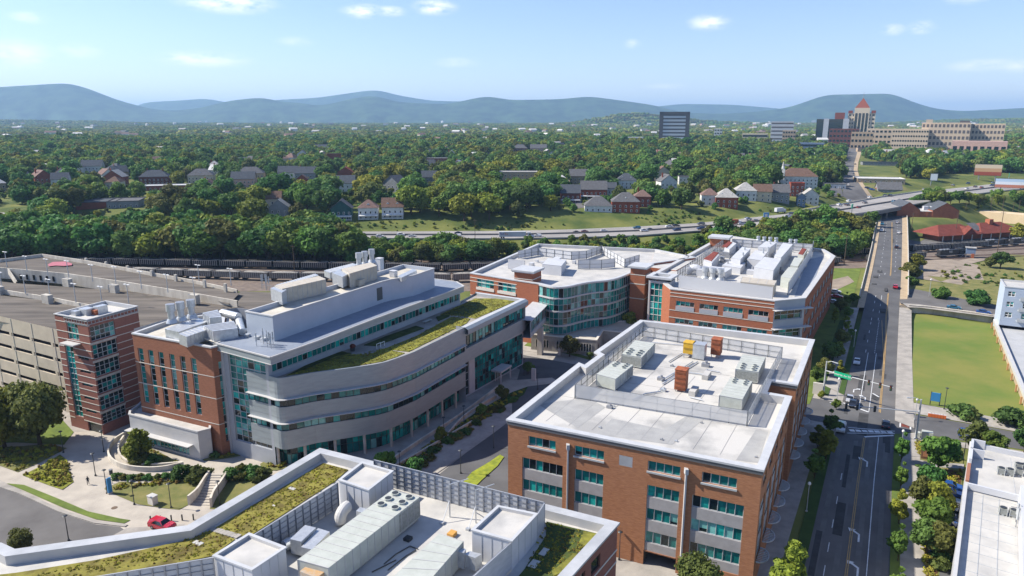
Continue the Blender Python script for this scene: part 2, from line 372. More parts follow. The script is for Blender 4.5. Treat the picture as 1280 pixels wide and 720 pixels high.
b=MB();sel=[i for i in range(len(F3))if GAP0-14<lerp(F3[i],N3[i],.5)[0]<GAP1+14]
for i,j in zip(sel,sel[1:]):
 f0,n0,f1,n1=F3[i],N3[i],F3[j],N3[j]
 b.quad((n0[0],n0[1],n0[2]-1.9),(n1[0],n1[1],n1[2]-1.9),(n1[0],n1[1],n1[2]-.05),(n0[0],n0[1],n0[2]-.05))
 b.quad((f0[0],f0[1],f0[2]-1.9),(n0[0],n0[1],n0[2]-1.9),(n1[0],n1[1],n1[2]-1.9),(f1[0],f1[1],f1[2]-1.9))
 b.quad((f0[0],f0[1],f0[2]-1.9),(f1[0],f1[1],f1[2]-1.9),(f1[0],f1[1],f1[2]-.05),(f0[0],f0[1],f0[2]-.05))
for t in(.05,.35,.65,.95):
 for k in(sel[len(sel)//3],sel[2*len(sel)//3]):
  q=lerp(F3[k],N3[k],t);b.tube((q[0],q[1],0),(q[0],q[1],q[2]-1.8),.7,n=10)
tag(b.build('highway_overpass',MATS['barrier_dark']),'dark girder overpass carrying the highway over the avenue','bridge')
AL=[(930,1050,0),(980,820,0),(1003,720,0),(1030.6,600,0),(1043,547,0),(1055,494,0),(1066,447,0),(1077,398,.8),(1083,372,2.5),(1090,340,5),(1096,310,6),(1101,278,6),(1103.5,266,6),(1100,258,6)]
AR=[(1100,1050,0),(1107,820,0),(1111.7,720,0),(1115,600,0),(1118.3,543,0),(1118.6,524,0),(1121,452,0),(1123.5,398,.8),(1125,372,2.5),(1126.7,340,5),(1127.5,310,6),(1127.8,278,6),(1127.5,266,6),(1124,258,6)]
def rows(L,k=8):return dens(L,k)
def astrip(name,t0,t1,m,dz,z0=0,rng=None):
 b=MB();A=[];B=[]
 LL,RR=rows(AL),rows(AR)
 for l,r in zip(LL,RR):
  a,c=(*P(l[0],l[1],l[2]),l[2]+dz),(*P(r[0],r[1],r[2]),r[2]+dz)
  if rng and not(rng[0]<=l[1]<=rng[1]):continue
  A.append(lerp(a,c,t0));B.append(lerp(a,c,t1))
 b.strip(A,B)
 if name:return tag(b.build(name,MATS[m]),kind='structure')
 return A,B
astrip('avenue',0,1,'asphalt',.02,rng=(250,470));astrip('avenue_near',0,1,'asphalt_old',.02,rng=(462,1100))
def sidewalk(name,t0,t1,rng,m='sidewalk',h=.16):
 A,B=astrip(None,t0,t1,m,h,rng=rng);b=MB();b.strip(A,B)
 for S_ in(A,B):b.strip(S_,[(p[0],p[1],p[2]-h-(3 if p[2]>1.5 and(m=='gravel' or m=='tan')else 0))for p in S_])
 return tag(b.build(name,MATS[m]),kind='structure')
mat('tan',(.42,.33,.22),.9,col2=(.32,.25,.17),scale=.4,detail=8)
sidewalk('avenue_verge',1.0,1.12,(545,1100),'lawn',.12)
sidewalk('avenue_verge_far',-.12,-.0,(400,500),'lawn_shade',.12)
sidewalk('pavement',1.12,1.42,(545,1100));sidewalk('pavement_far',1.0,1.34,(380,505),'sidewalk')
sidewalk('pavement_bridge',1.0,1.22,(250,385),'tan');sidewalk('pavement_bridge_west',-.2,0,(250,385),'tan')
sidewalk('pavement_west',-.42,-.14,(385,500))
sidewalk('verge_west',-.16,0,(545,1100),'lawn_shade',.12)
def bridge_side(t,lab,rng=(268,372),h=1.1,low=0.0):
 A,B=astrip(None,t,t+.03,'concrete',0,rng=rng);b=MB()
 for p,q,r,s in zip(A,A[1:],B,B[1:]):
  for u,v in((p,q),(r,s)):b.quad((u[0],u[1],low),(v[0],v[1],low),(v[0],v[1],v[2]+h),(u[0],u[1],u[2]+h))
  b.quad((p[0],p[1],p[2]+h),(q[0],q[1],q[2]+h),(s[0],s[1],s[2]+h),(r[0],r[1],r[2]+h))
 for p,q in((A[0],B[0]),(A[-1],B[-1])):b.quad((p[0],p[1],low),(q[0],q[1],low),(q[0],q[1],q[2]+h),(p[0],p[1],p[2]+h))
 tag(b.build('bridge_wall',MATS['concrete']),lab,'wall')
bridge_side(1.22,'tan concrete parapet on the grassy field side of the avenue bridge');bridge_side(-.23,'tan concrete parapet on the lab side of the avenue bridge')
def apt(t,py,dz=.06):
 LL,RR=rows(AL,40),rows(AR,40);k=min(range(len(LL)),key=lambda i:abs(LL[i][1]-py));l,r=LL[k],RR[k]
 a,c=(*P(*l),l[2]),(*P(*r),r[2]);q=lerp(a,c,t);return(q[0],q[1],q[2]+dz)
def amark(name,pts,w,m='paint_white',dz=.0,dash=None):
 b=MB()
 for p,q in zip(pts,pts[1:]):
  L=math.dist(p,q)
  if dash:
   k=0
   while k<L:b.bar(lerp(p,q,k/L),lerp(p,q,min(1,(k+dash[0])/L)),w,.02);k+=dash[1]
  else:b.bar(p,q,w,.02)
 return tag(b.build(name,MATS[m]),kind='structure')
ys=[1000,900,800,740,720,690,660,630,600,575,550]
for d in(-.012,.012):amark('yellow_line',[apt(.50+d,y)for y in ys],.16,'paint_yellow')
amark('lane_line',[apt(.24,y)for y in ys[:-1]],.14,dash=(3,12));amark('turn_lane_line',[apt(.735,y)for y in ys],.14)
amark('stop_line',[apt(.50,548),apt(.98,548)],.5)
ys2=[495,480,460,440,420,400]
for d in(-.012,.012):amark('yellow_line',[apt(.72+d,495),apt(.72+d,450),apt(.70+d,420),apt(.66+d,400),apt(.64+d,372),apt(.64+d,340),apt(.6+d,310),apt(.52+d,278)],.18,'paint_yellow')
amark('yellow_line',[apt(.72,450),apt(.62,420),apt(.55,400)],.2,'paint_yellow')
amark('lane_line',[apt(.33,y)for y in(503,480,460,440)],.14);amark('lane_line',[apt(.27,y)for y in(440,400,372,340,310,278)],.14,dash=(3,11))
amark('lane_line',[apt(.52,y)for y in(503,480,460,440)],.14);amark('lane_line',[apt(.48,y)for y in(440,420,400)],.14,dash=(1,2));amark('lane_line',[apt(.45,y)for y in(400,372,340)],.14,dash=(3,9));amark('lane_line',[apt(.78,y)for y in(340,310,278)],.14,dash=(3,11))
amark('stop_line',[apt(.02,503),apt(.52,503)],.5);amark('stop_line',[apt(.55,480),apt(.68,481)],.4)
def zebra(A,B,n,w,ln):
 b=MB();e=Vector((B[0]-A[0],B[1]-A[1])).normalized()
 for i in range(n):b.obox(lerp(A,B,(i+.5)/n)[:2],e,w,ln,.05,.065)
 tag(b.build('crosswalk',MATS['paint_white']),kind='structure')
zebra(apt(.22,538),apt(.97,540),7,1.1,1.1);zebra(P(1044,494),P(1046,515),1,.3,3)
b=MB();b.bar(apt(.2,533.5),apt(1.,536),.25,.02);b.bar(apt(.2,541.5),apt(1.,544),.25,.02);tag(b.build('crosswalk_edges',MATS['paint_white']),kind='structure')
def arrow(c,sx=1,s=1.0):
 """left or right turn arrow painted on the lane"""
 pts=[(-.12,-1.9),(.12,-1.9),(.12,.2),(-.7,1.0),(-.45,1.25),(-1.45,1.35),(-1.2,.35),(-.95,.72),(-.12,0)]
 b=MB();b.flat([off(c,y*s,x*sx*s)for x,y in pts],.055);tag(b.build('turn_arrow',MATS['paint_white']),kind='structure')
for t,y in((.60,579),(.60,668),(.63,712)):arrow(apt(t,y),1,1.25)
arrow(apt(.42,439),-1,1.2);arrow(apt(.17,439),-1,1.2);arrow(apt(.42,487),1,1.1);arrow(apt(.17,484),-1,1.1)
sheet('campus_pavement',[(-160,470),(560,400),(900,420),(1120,500),(1020,560),(960,760),(760,980),(-300,980)],.01,'sidewalk')
sheet('plaza',[(-60,540),(100,540),(180,530),(340,560),(420,640),(330,720),(160,665),(75,636),(0,600),(-60,580)],.03,'plaza_paving')
sheet('side_street',[(-120,575),(0,609),(27,619),(75,641),(120,655.5),(150,658.5),(158,664),(140,680),(128,760),(-120,760)],.05,'asphalt_old')
b=MB();c=[P(x,y)for x,y in((-60,583),(0,606),(30,616),(78,638),(122,652),(160,656.5))]
b.strip([(*p,.18)for p in c],[(*p,.18)for p in offset(c,.7)]);b.strip([(*p,.18)for p in offset(c,.7)],[(*p,.0)for p in offset(c,.7)]);tag(b.build('kerb',MATS['sidewalk']),kind='structure')
sheet('grass_verge',[(8,604),(30,606),(70,622),(110,639),(150,648),(163,650),(155,654),(120,649),(80,635),(30,613)],.12,'lawn')
sheet('apron_pavement',[(138,671),(158,660),(230,655),(240,690),(130,700)],.06,'sidewalk')
sheet('cross_street',[(940,484),(1020,498),(1173,523),(1280,542),(1380,560),(1380,583),(1280,562),(1206,551),(1145,541),(1040,530),(940,512)],.035,'asphalt')
sheet('street_patch',[(1104,506),(1128,509),(1132,545),(1108,541)],.045,'asphalt')
sheet('brick_crossing',[(1127.5,515),(1137,516),(1136.5,535),(1126.5,533)],.05,'brick_paver')
b=MB();b.bar((*P(1126.5,514),.05),(*P(1125,534),.05),.3,.02);b.bar((*P(1138.5,516),.05),(*P(1138,537),.05),.3,.02);tag(b.build('crossing_edge_lines',MATS['paint_white']),kind='structure')
sheet('pavement_north',[(1122,498),(1140,503),(1280,528),(1400,550),(1400,563),(1280,541),(1173,522),(1122,513)],.12,'sidewalk')
sheet('grass_field',[(1135.5,387),(1165,387.5),(1185,393),(1200,400),(1238,405),(1262,455),(1285,505),(1300,532),(1140,502.5),(1137,460)],.1,mat('field_grass',(.18,.185,.05),.95,col2=(.11,.16,.035),scale=.05,detail=12,bump=.3,ramp=(.38,.62)))
sheet('corner_lawn',[(1140,548),(1175,556),(1205,561),(1200,640),(1190,760),(1145,760),(1143,590)],.13,'lawn_dry')
sheet('corner_path',[(1138,572),(1160,577),(1205,580),(1205,586),(1160,583),(1138,580)],.15,'sidewalk')
sheet('mulch_bed',[(1165,585),(1203,588),(1200,612),(1185,600)],.15,'mulch');sheet('mulch_strip',[(1152,660),(1172,665),(1172,760),(1152,760)],.15,'mulch')
sheet('car_park',[(1180,612),(1215,612),(1215,760),(1172,760)],.14,'asphalt')
sheet('cross_street_pavement',[(1143,543),(1206,553),(1280,564),(1380,584),(1380,592),(1280,572),(1206,560),(1143,550)],.12,'sidewalk')
sheet('upper_street',[(1124,362),(1142,361),(1241,381),(1330,398),(1330,412),(1240,393),(1146,381),(1125,379)],2.5,'asphalt_old')
sheet('upper_street_pavement',[(1128,379),(1146,380),(1240,392),(1330,410),(1330,414),(1240,396),(1150,384.5),(1135,384)],2.62,'sidewalk')
sheet('upper_street_bank',[(1118,352),(1146,349),(1170,352),(1260,372),(1330,385),(1330,400),(1241,382),(1142,363),(1118,364)],2.4,'lawn_dry')
sheet('gravel_lot',[(1128,345),(1150,322),(1180,322),(1240,335),(1262,345),(1240,352),(1200,356),(1160,350)],.12,'gravel')
sheet('rough_grass',[(1160,345),(1185,356),(1205,372),(1330,395),(1330,320),(1255,318),(1222,330),(1230,350)],.16,'lawn_dry')
sheet('dirt_track',[(1176,352),(1202,356),(1225,342),(1215,338),(1198,345)],.2,'gravel');sheet('dirt_track',[(1140,345),(1170,332),(1215,322),(1240,323),(1200,333),(1160,345)],.2,'gravel')
sheet('rail_bed',[(-700,368),(-100,350),(300,364),(600,364),(1000,338),(1100,334),(1280,322),(1800,300),(1800,282),(1280,303),(1100,311),(1000,314),(600,322),(300,322),(-100,325),(-700,338)],.06,'ballast')
sheet('station_lot',[(1135,275),(1200,278),(1290,284),(1420,286),(1420,300),(1280,302),(1180,306),(1136,308)],.3,'asphalt_old')
sheet('station_garden',[(1138,283),(1165,284),(1168,292),(1150,302),(1138,300)],.36,'lawn_dry')
sheet('lawn_west',[(1040,335),(1076,336),(1066,375),(1045,420),(1012,505),(1000,505),(1035,345)],.1,'lawn');sheet('drive_west',[(1030,352),(1060,345),(1068,352),(1040,365)],.16,'gravel')
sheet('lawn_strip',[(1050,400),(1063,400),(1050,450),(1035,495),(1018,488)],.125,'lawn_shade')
sheet('courtyard_street',[(640,441),(700,452),(800,470),(800,484),(712,468),(690,478),(668,500),(640,530),(652,560),(652,640),(470,660),(540,600),(600,552),(625,520),(645,480),(650,462),(636,455)],.05,'asphalt')
def gpts(pts,z=.0):return pts
sheet('courtyard_walk',[(640,500),(620,516),(585,535),(540,563),(480,606),(440,640),(470,650),(510,616),(560,582),(612,545),(640,524)],.13,'sidewalk')
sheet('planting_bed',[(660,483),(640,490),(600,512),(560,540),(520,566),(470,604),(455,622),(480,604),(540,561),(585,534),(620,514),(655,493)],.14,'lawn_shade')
sheet('ramp_paving',[(430,625),(520,562),(575,528),(630,476),(690,472),(700,478),(660,483),(600,512),(530,558),(450,625)],.12,'plaza_paving')
sheet('median_grass',[(575,607),(590,590),(612,577),(625,568),(630,571),(622,582),(602,600),(590,612)],.2,mat('bright_grass',(.27,.30,.035),.95,col2=(.15,.19,.03),scale=.9,detail=8))
sheet('bridge_lawn',[(655,432),(700,440),(745,452),(745,449),(700,435),(660,428)],.12,'lawn')
sheet('podium_pavement',[(640,436),(700,445),(760,458),(760,452),(700,440),(650,430)],.10,'sidewalk')
sheet('courtyard_lawn',[(130,611),(150,602),(180,604),(215,600),(257,594),(258,602),(247,620),(237,630),(224,637),(203,635),(172,630),(148,620)],.1,'lawn_dry')
sheet('stair_lawn',[(283,600),(300,600),(335,596),(350,606),(330,625),(300,637),(262,636),(266,625)],.1,'lawn_dry')
sheet('sedum_bed',[(28,594),(50,583),(75,568),(84,575),(86,590),(92,602),(78,612),(60,606)],.14,mat('sedum_green',(.25,.27,.03),.95,col2=(.10,.10,.03),scale=.8,detail=10))
sheet('meadow_bed',[(-60,560),(20,558),(60,555),(84,560),(50,578),(22,590),(0,582),(-60,572)],.13,'lawn_dry')
sheet('lawn_park',[(-60,500),(60,505),(92,540),(80,556),(20,553),(-60,556)],.12,'lawn')
sheet('entry_bed',[(250,570),(262,568),(285,566),(302,566),(300,570),(275,574),(255,576)],.14,'lawn_dry');sheet('corner_bed',[(325,580),(335,573),(355,577),(362,584),(345,588),(328,587)],.14,'lawn_dry')
def rails():
 for i,(y0,y1,y2,y3,y4)in enumerate(((329,327,317,308,297),(333.5,331,320.5,311,299.5),(340,338,327,317,304),(344,341.5,330,320,306.5))):
  b=MB();pts=[(*P(x,y,.2),.25)for x,y in((-100,y0+3),(300,y0),(600,y1),(1000,y2),(1280,y3),(1600,y4))]
  for d in(-.75,.75):
   for p,q in zip(pts,pts[1:]):b.bar((p[0],p[1]+d,p[2]),(q[0],q[1]+d,q[2]),.14,.18)
  tag(b.build('railway_track',mat('rail_rust',(.22,.13,.09),.6)),kind='structure')
rails()
mat('asphalt_patch',(.07,.07,.072),.9,col2=(.05,.05,.05),scale=.5)
for k in range(22):
 y=R.uniform(285,700);t=R.uniform(.05,.9);a=apt(t,y,.034+k*.0007);b=MB();b.obox(a[:2],U,R.uniform(3,16),R.uniform(.5,2.2),a[2]-.03,a[2]);tag(b.build('road_patch',MATS['asphalt_patch']),kind='structure')
for k,t in enumerate((.12,.37,.62,.87)):
 L=[apt(t-.035,y,.03)for y in(1000,720,600,552)];Rr=[apt(t+.035,y,.03)for y in(1000,720,600,552)];b=MB();b.strip(L,Rr);tag(b.build('wheel_track',mat('asphalt_worn',(.12,.118,.112),.85,col2=(.16,.155,.15),scale=.3,detail=9)),kind='structure')
def transp(name,col,a,scale=8):
 m=mat(name,col,.5,metal=.2)
 n,l=m.node_tree.nodes,m.node_tree.links;b=n['Principled BSDF'];t=n.new('ShaderNodeBsdfTransparent');mx=n.new('ShaderNodeMixShader');mx.inputs[0].default_value=a
 l.new(t.outputs[0],mx.inputs[1]);l.new(b.outputs[0],mx.inputs[2]);l.new(mx.outputs[0],n['Material Output'].inputs['Surface']);return m
transp('perforated',(.55,.56,.57),.45);transp('perforated_dense',(.60,.61,.63),.8)
def mk_office():
 T=20.5;poly=[P(635,525,T),P(953,588,T),P(988,496.7,T),P(957,491.5,T),P(963,476.5,T),P(995.6,481.5,T),P(1017,425.4,T),P(801,401,T),P(744,441,T),P(750,444,T),P(731,458,T),P(724,455,T)]
 poly=ccw(poly);t=thing('brick_office','four storey orange brick office with a white roof full of machines','office building',(*poly[0],0))
 w=MB();n=len(poly);opsby={}
 A,B=poly[0],poly[1]
 def rect(x0,y0,x1,y1):
  s0,z1=onwall(620+x0/3.2,520+y0/3.2,A,B);s1,z0=onwall(620+x1/3.2,520+y1/3.2,A,B);return s0,s1,z0,z1
 F=[]
 r1=[(130,80,238,138,4),(314,117,431,183,4),(608,178,736,248,4),(825,222,962,292,4)]
 r2=[(105,165,266,245,6),(314,210,428,285,4),(605,275,731,352,4),(785,313,989,407,6)]
 zz={1:[],2:[]};S1=[];S2=[]
 for q in r1:s0,s1,a,b=rect(*q[:4]);zz[1].append((a,b));S1.append((s0,s1,q[4]))
 for q in r2:s0,s1,a,b=rect(*q[:4]);zz[2].append((a,b));S2.append((s0,s1,q[4]))
 av=lambda k:(sum(a for a,b in zz[k])/4,sum(b for a,b in zz[k])/4)
 a1,b1=av(1);a2,b2=av(2)
 a3,b3=a2-4.05,b2-4.05;a4,b4=a3-4.05,b3-4.05
 ops=[];bays=[]
 for s0,s1,c in S1:ops.append((s0,s1,a1,b1));F.append((s0,s1,a1,b1,c,1))
 for s0,s1,c in S2:
  lo=a4 if s0>12 else a4
  ops.append((s0,s1,lo-1.6,b2));bays.append((s0,s1,c))
  for a,b in((a2,b2),(a3,b3),(a4,b4)):F.append((s0,s1,a,b,c,1))
 g0,g1=S2[2][0]-.1,S2[2][1]+.1;ops.append((g0,g1-.01,0.0,2.6))
 lv=rect(493,155,545,208);ops.append(lv)
 opsby[0]=ops
 for ei,(L0,nb)in{1:(1.2,5),5:(1.0,5)}.items():
  p,q=poly[ei],poly[ei+1];L=math.dist(p,q);o=[]
  step=(L-1.0)/nb
  for i in range(nb):
   s0,s1=.9+step*i+.6,.9+step*(i+1)-.8
   o.append((s0+.5,s1-.5,a1,b1));o.append((s0,s1,a4,b2))
   F.append((ei,s0+.5,s1-.5,a1,b1,3))
   for a,b in((a2,b2),(a3,b3),(a4,b4)):F.append((ei,s0,s1,a,b,4))
  opsby[ei]=o
 o=[]
 p,q=poly[n-1],poly[0];L=math.dist(p,q)
 for i in range(4):
  s0,s1=1.5+i*(L-2)/4,1.5+(i+1)*(L-2)/4-1.6
  for a,b in((a1,b1),(a2,b2),(a3,b3),(a4,b4)):o.append((s0,s1,a,b));F.append((n-1,s0,s1,a,b,3))
 opsby[n-1]=o
 for i in range(n):wall(w,poly[i],poly[(i+1)%n],0,T,opsby.get(i,()),rec=.35)
 w.build('wall',MATS['brick_orange'],t)
 r=MB();roof_slab(r,poly,T-1.3,T,w=.9,m_in=0,m_cop=1,m_roof=2,over=.15,coph=.2)
 r.build('roof',[MATS['coping_white'],MATS['coping'],mat('office_roof',(.48,.465,.43),.6,col2=(.31,.305,.29),scale=.12,detail=9,ramp=(.36,.52))],t)
 c=MB()
 for i in range(n):
  a,b=offset(poly,.16,True)[i],offset(poly,.16,True)[(i+1)%n]
  c.quad((*a,T-.75),(*b,T-.75),(*b,T-.12),(*a,T-.12));c.quad((*a,T-.75),(*b,T-.75),(*poly[(i+1)%n],T-.75),(*poly[i],T-.75))
 c.build('cornice',mat('cornice_dark',(.13,.13,.135),.5,metal=.2),t)
 e=(Vector(B)-Vector(A)).normalized();nm=Vector((e.y,-e.x))
 for f in F:
  if len(f)==6 and isinstance(f[0],int):window(t,poly[f[0]],poly[f[0]+1]if f[0]+1<n else poly[0],f[1],f[2],f[3],f[4],nc=f[5],rec=.35,frame='frame_light')
  else:window(t,A,B,f[0],f[1],f[2],f[3],nc=f[4],rec=.35,frame='frame_light',fw=.1,sill=(f[2]==a1))
 pt=lambda s,z,d:(A[0]+e.x*s-nm.x*d,A[1]+e.y*s-nm.y*d,z)
 for s0,s1,c_ in bays:
  for z0,z1 in((b3+.004,a2-.004),(b4+.004,a3-.004),(a4-1.6,a4-.004)):
   sp=MB();sp.quad(pt(s0,z0,.12),pt(s1,z0,.12),pt(s1,z1,.12),pt(s0,z1,.12));sp.quad(pt(s0,z1,.12),pt(s1,z1,.12),pt(s1,z1,.34),pt(s0,z1,.34));sp.quad(pt(s0,z0,.12),pt(s1,z0,.12),pt(s1,z0,.34),pt(s0,z0,.34));sp.build('spandrel_panel',MATS['spandrel'],t)
 for ei in(1,5):
  p,q=poly[ei],poly[ei+1];e2=(Vector(q)-Vector(p)).normalized();n2=Vector((e2.y,-e2.x));f2=lambda s,z,d:(p[0]+e2.x*s-n2.x*d,p[1]+e2.y*s-n2.y*d,z)
  for o in opsby[ei]:
   if o[3]==b2:
    for z0,z1 in((b3,a2),(b4,a3)):sp=MB();sp.quad(f2(o[0],z0,.15),f2(o[1],z0,.15),f2(o[1],z1,.15),f2(o[0],z1,.15));sp.build('spandrel_panel',MATS['spandrel'],t)
 l=MB();s0,s1,z0,z1=lv
 l.quad(pt(s0,z0,.1),pt(s1,z0,.1),pt(s1,z1,.1),pt(s0,z1,.1))
 for k in range(10):z=z0+(z1-z0)*(k+.5)/10;l.bar(pt(s0,z,.05),pt(s1,z,.05),.1,.06)
 l.build('louvre',MATS['coping'],t)
 g=MB();g.quad(pt(g0,0,6),pt(g1,0,6),pt(g1,2.6,6),pt(g0,2.6,6));g.quad(pt(g0,2.6,.3),pt(g1,2.6,.3),pt(g1,2.6,6),pt(g0,2.6,6));g.quad(pt(g0,0,.3),pt(g0,0,6),pt(g0,2.6,6),pt(g0,2.6,.3));g.quad(pt(g1,0,.3),pt(g1,0,6),pt(g1,2.6,6),pt(g1,2.6,.3))
 g.build('garage_opening',mat('garage_inside',(.10,.09,.08),.9),t)
 for x,y,yb in((290,110,380),(763,207,585)):
  s,z=onwall(620+x/3.2,520+y/3.2,A,B);d=MB();d.bar(pt(s,0.3,-.15),pt(s,z-.8,-.15),.45,.25);d.bar(pt(s,z-.9,-.22),pt(s,z,-.22),.95,.5);d.build('downspout',MATS['coping'],t)
 for ei in(1,5):
  p,q=poly[ei],poly[ei+1];L=math.dist(p,q);e2=(Vector(q)-Vector(p)).normalized();n2=Vector((e2.y,-e2.x))
  for i in range(5):
   s=.9+(L-1)/5*(i+.5);b=MB();Rr=2.1
   ring=[(p[0]+e2.x*(s+Rr*math.cos(a))+n2.x*1.6*math.sin(a),p[1]+e2.y*(s+Rr*math.cos(a))+n2.y*1.6*math.sin(a),4.3)for a in[math.pi*k/10 for k in range(11)]]
   for u,v in zip(ring,ring[1:]):b.bar(u,v,.16,.2)
   for k in range(9):
    a=math.acos(max(-1,min(1,-1+(k+.5)*2/9)));y=1.6*math.sin(a);x=s+Rr*math.cos(a)
    b.bar((p[0]+e2.x*x,p[1]+e2.y*x,4.3),(p[0]+e2.x*x+n2.x*y,p[1]+e2.y*x+n2.y*y,4.3),.12,.1)
   b.build('canopy',MATS['coping'],t)
 rz=T-1.3
 pt_=MB()
 for q in([(672,505),(735,497),(757,509),(722,535)],[(745,543),(765,523),(830,537),(858,520),(880,524),(840,556)],[(920,575),(945,537),(960,540),(948,579)]):
  pt_.flat([P(x,y,rz+.02)for x,y in q],rz+.02)
 pt_.build('roof_patch',mat('roof_patch',(.33,.33,.32),.8,col2=(.27,.27,.265),scale=.4,detail=8),t)
 se=MB()
 for k in range(1,9):
  a=lerp(P(655,521,rz),P(935,575,rz),k/9);b=lerp(P(800,414,rz),P(1000,436,rz),k/9);b=lerp(a,b,.55 if 1 else 1)
  se.bar((*a,rz+.02),(*b,rz+.02),.05,.03)
 for k in range(1,5):a=lerp(P(655,521,rz),P(800,414,rz),k/5);b=lerp(P(935,575,rz),P(1000,436,rz),k/5);se.bar((*a,rz+.02),(*b,rz+.02),.05,.03)
 se.build('roof_seam',mat('seam',(.30,.30,.30),.7),t)
 return t
mk_office()
def screen(name,label,pts,zb,h,m,post='frame_dark',step=3.0,rails=2,pw=.12,closed=False,panel_lo=.25,brace=0,group=None,thick=.05):
 t=thing(name,label,'roof screen',(*pts[0],zb),group);p_=MB();q_=MB()
 seq=list(zip(pts,pts[1:]+([pts[0]]if closed else[])))if closed else list(zip(pts,pts[1:]))
 for a,b in seq:
  L=math.dist(a,b);k=max(1,round(L/step));e=Vector((b[0]-a[0],b[1]-a[1])).normalized();nn=Vector((e.y,-e.x))
  q_.obox(lerp(a,b,.5),e,L,thick,zb+panel_lo,zb+h)
  for i in range(k+1):
   c=lerp(a,b,i/k);c2=(c[0]-nn.x*.12,c[1]-nn.y*.12);p_.bar((*c2,zb),(*c2,zb+h),pw)
   if brace:p_.bar((*c2,zb+h*.85),(c2[0]-nn.x*brace,c2[1]-nn.y*brace,zb),pw*.8)
  for j in range(rails+1):z=zb+panel_lo+(h-panel_lo)*j/rails;p_.bar((a[0]-nn.x*.1,a[1]-nn.y*.1,z-.03),(b[0]-nn.x*.1,b[1]-nn.y*.1,z-.03),.07)
 q_.build('panel',MATS[m],t);p_.build('post',MATS[post],t);return t
RZ=19.2
sc_pts=[P(718,498,RZ),P(934,533,RZ),P(977,449,RZ),P(803,421,RZ)]
screen('roof_screen','perforated metal screen with posts round the machines on the brick office roof',sc_pts,RZ,2.8,'perforated',closed=True,pw=.09)
def chiller(label,quad,zb,h,fans=(2,4),frac=.45,near_fans=True,m='unit_green',group=None,fan_end=0,curb=.3):
 """quad = four top corners as seen, in order round the box; fans sit on the end between corner 0 and 1"""
 z=zb+h;q=[P(x,y,z)for x,y in quad];t=thing('air_handler',label,'rooftop unit',(*q[0],zb),group)
 b=MB();b.prism(ccw(q),zb+curb,z,0);inn=offset(ccw(q),-.25,True);b.prism(inn,zb,zb+curb,1);b.build('casing',[MATS[m],MATS['roof_grey']],t)
 s=MB();n=max(3,int(math.dist(q[1],q[2])/1.3))
 for i in range(n+1):
  a,c=lerp(q[1],q[2],i/n),lerp(q[0],q[3],i/n);s.bar((*a,z+.02),(*c,z+.02),.09,.05)
  for e in(a,c):s.bar((*e,zb+curb),(*e,z),.1,.1)
 s.build('seam',MATS['roof_grey'],t)
 for i in range(fans[0]):
  for j in range(fans[1]):
   if not fans[0]:break
   a=lerp(q[0],q[3],(j+.5)/fans[1]*frac);c=lerp(q[1],q[2],(j+.5)/fans[1]*frac);p=lerp(a,c,(i+.5)/fans[0])
   r=min(math.dist(q[0],q[1])/fans[0],math.dist(q[1],q[2])*frac/fans[1])*.35;f=MB();f.tube((*p,z),(*p,z+.28),r,r*1.03,n=12);f.build('fan',MATS['unit_green'],t)
   g=MB();g.tube((*p,z+.281),(*p,z+.285),r*.85,n=12)
   g2=g.build('fan_grille',MATS['dark_metal'],bpy.data.objects[f'fan']if False else t)
 if fans[0]:
  a=lerp(q[0],q[3],frac);c=lerp(q[1],q[2],frac);g=MB();cc=ccw(q);cen=Vector(((q[0][0]+q[2][0])/2,(q[0][1]+q[2][1])/2))
  for u,v in((q[0],a),(q[1],c),(q[0],q[1])):
   mu=Vector(lerp(u,v,.5));dd=(mu-cen);e=Vector((v[0]-u[0],v[1]-u[1])).normalized();nn=Vector((e.y,-e.x));nn=nn if nn.dot(dd)>0 else-nn
   g.quad((u[0]+nn.x*.03,u[1]+nn.y*.03,zb+.6),(v[0]+nn.x*.03,v[1]+nn.y*.03,zb+.6),(v[0]+nn.x*.03,v[1]+nn.y*.03,z-.3),(u[0]+nn.x*.03,u[1]+nn.y*.03,z-.3))
  g.build('coil',mat('coil',(.20,.21,.19),.7,col2=(.28,.29,.27),scale=3),t)
 return t
Z4=lambda x,y:(620+x/3.2,390+y/3.2)
chiller('pale green chiller behind the front screen of the brick office, left side',[Z4(470,198),Z4(548,212),Z4(478,268),Z4(402,248)],RZ,2.6,(2,3),.35)
chiller('pale green chiller at the back left of the brick office roof',[Z4(503,168),Z4(582,182),Z4(636,125),Z4(556,113)],RZ,2.6,(2,3),.4)
chiller('pale green chiller beside the right screen, nearer the camera',[Z4(938,262),Z4(1025,278),Z4(985,350),Z4(893,333)],RZ,2.6,(2,3),.3)
chiller('pale green chiller beside the right screen, farther back',[Z4(958,228),Z4(1050,240),Z4(1078,182),Z4(985,170)],RZ,2.6,(2,3),.4)
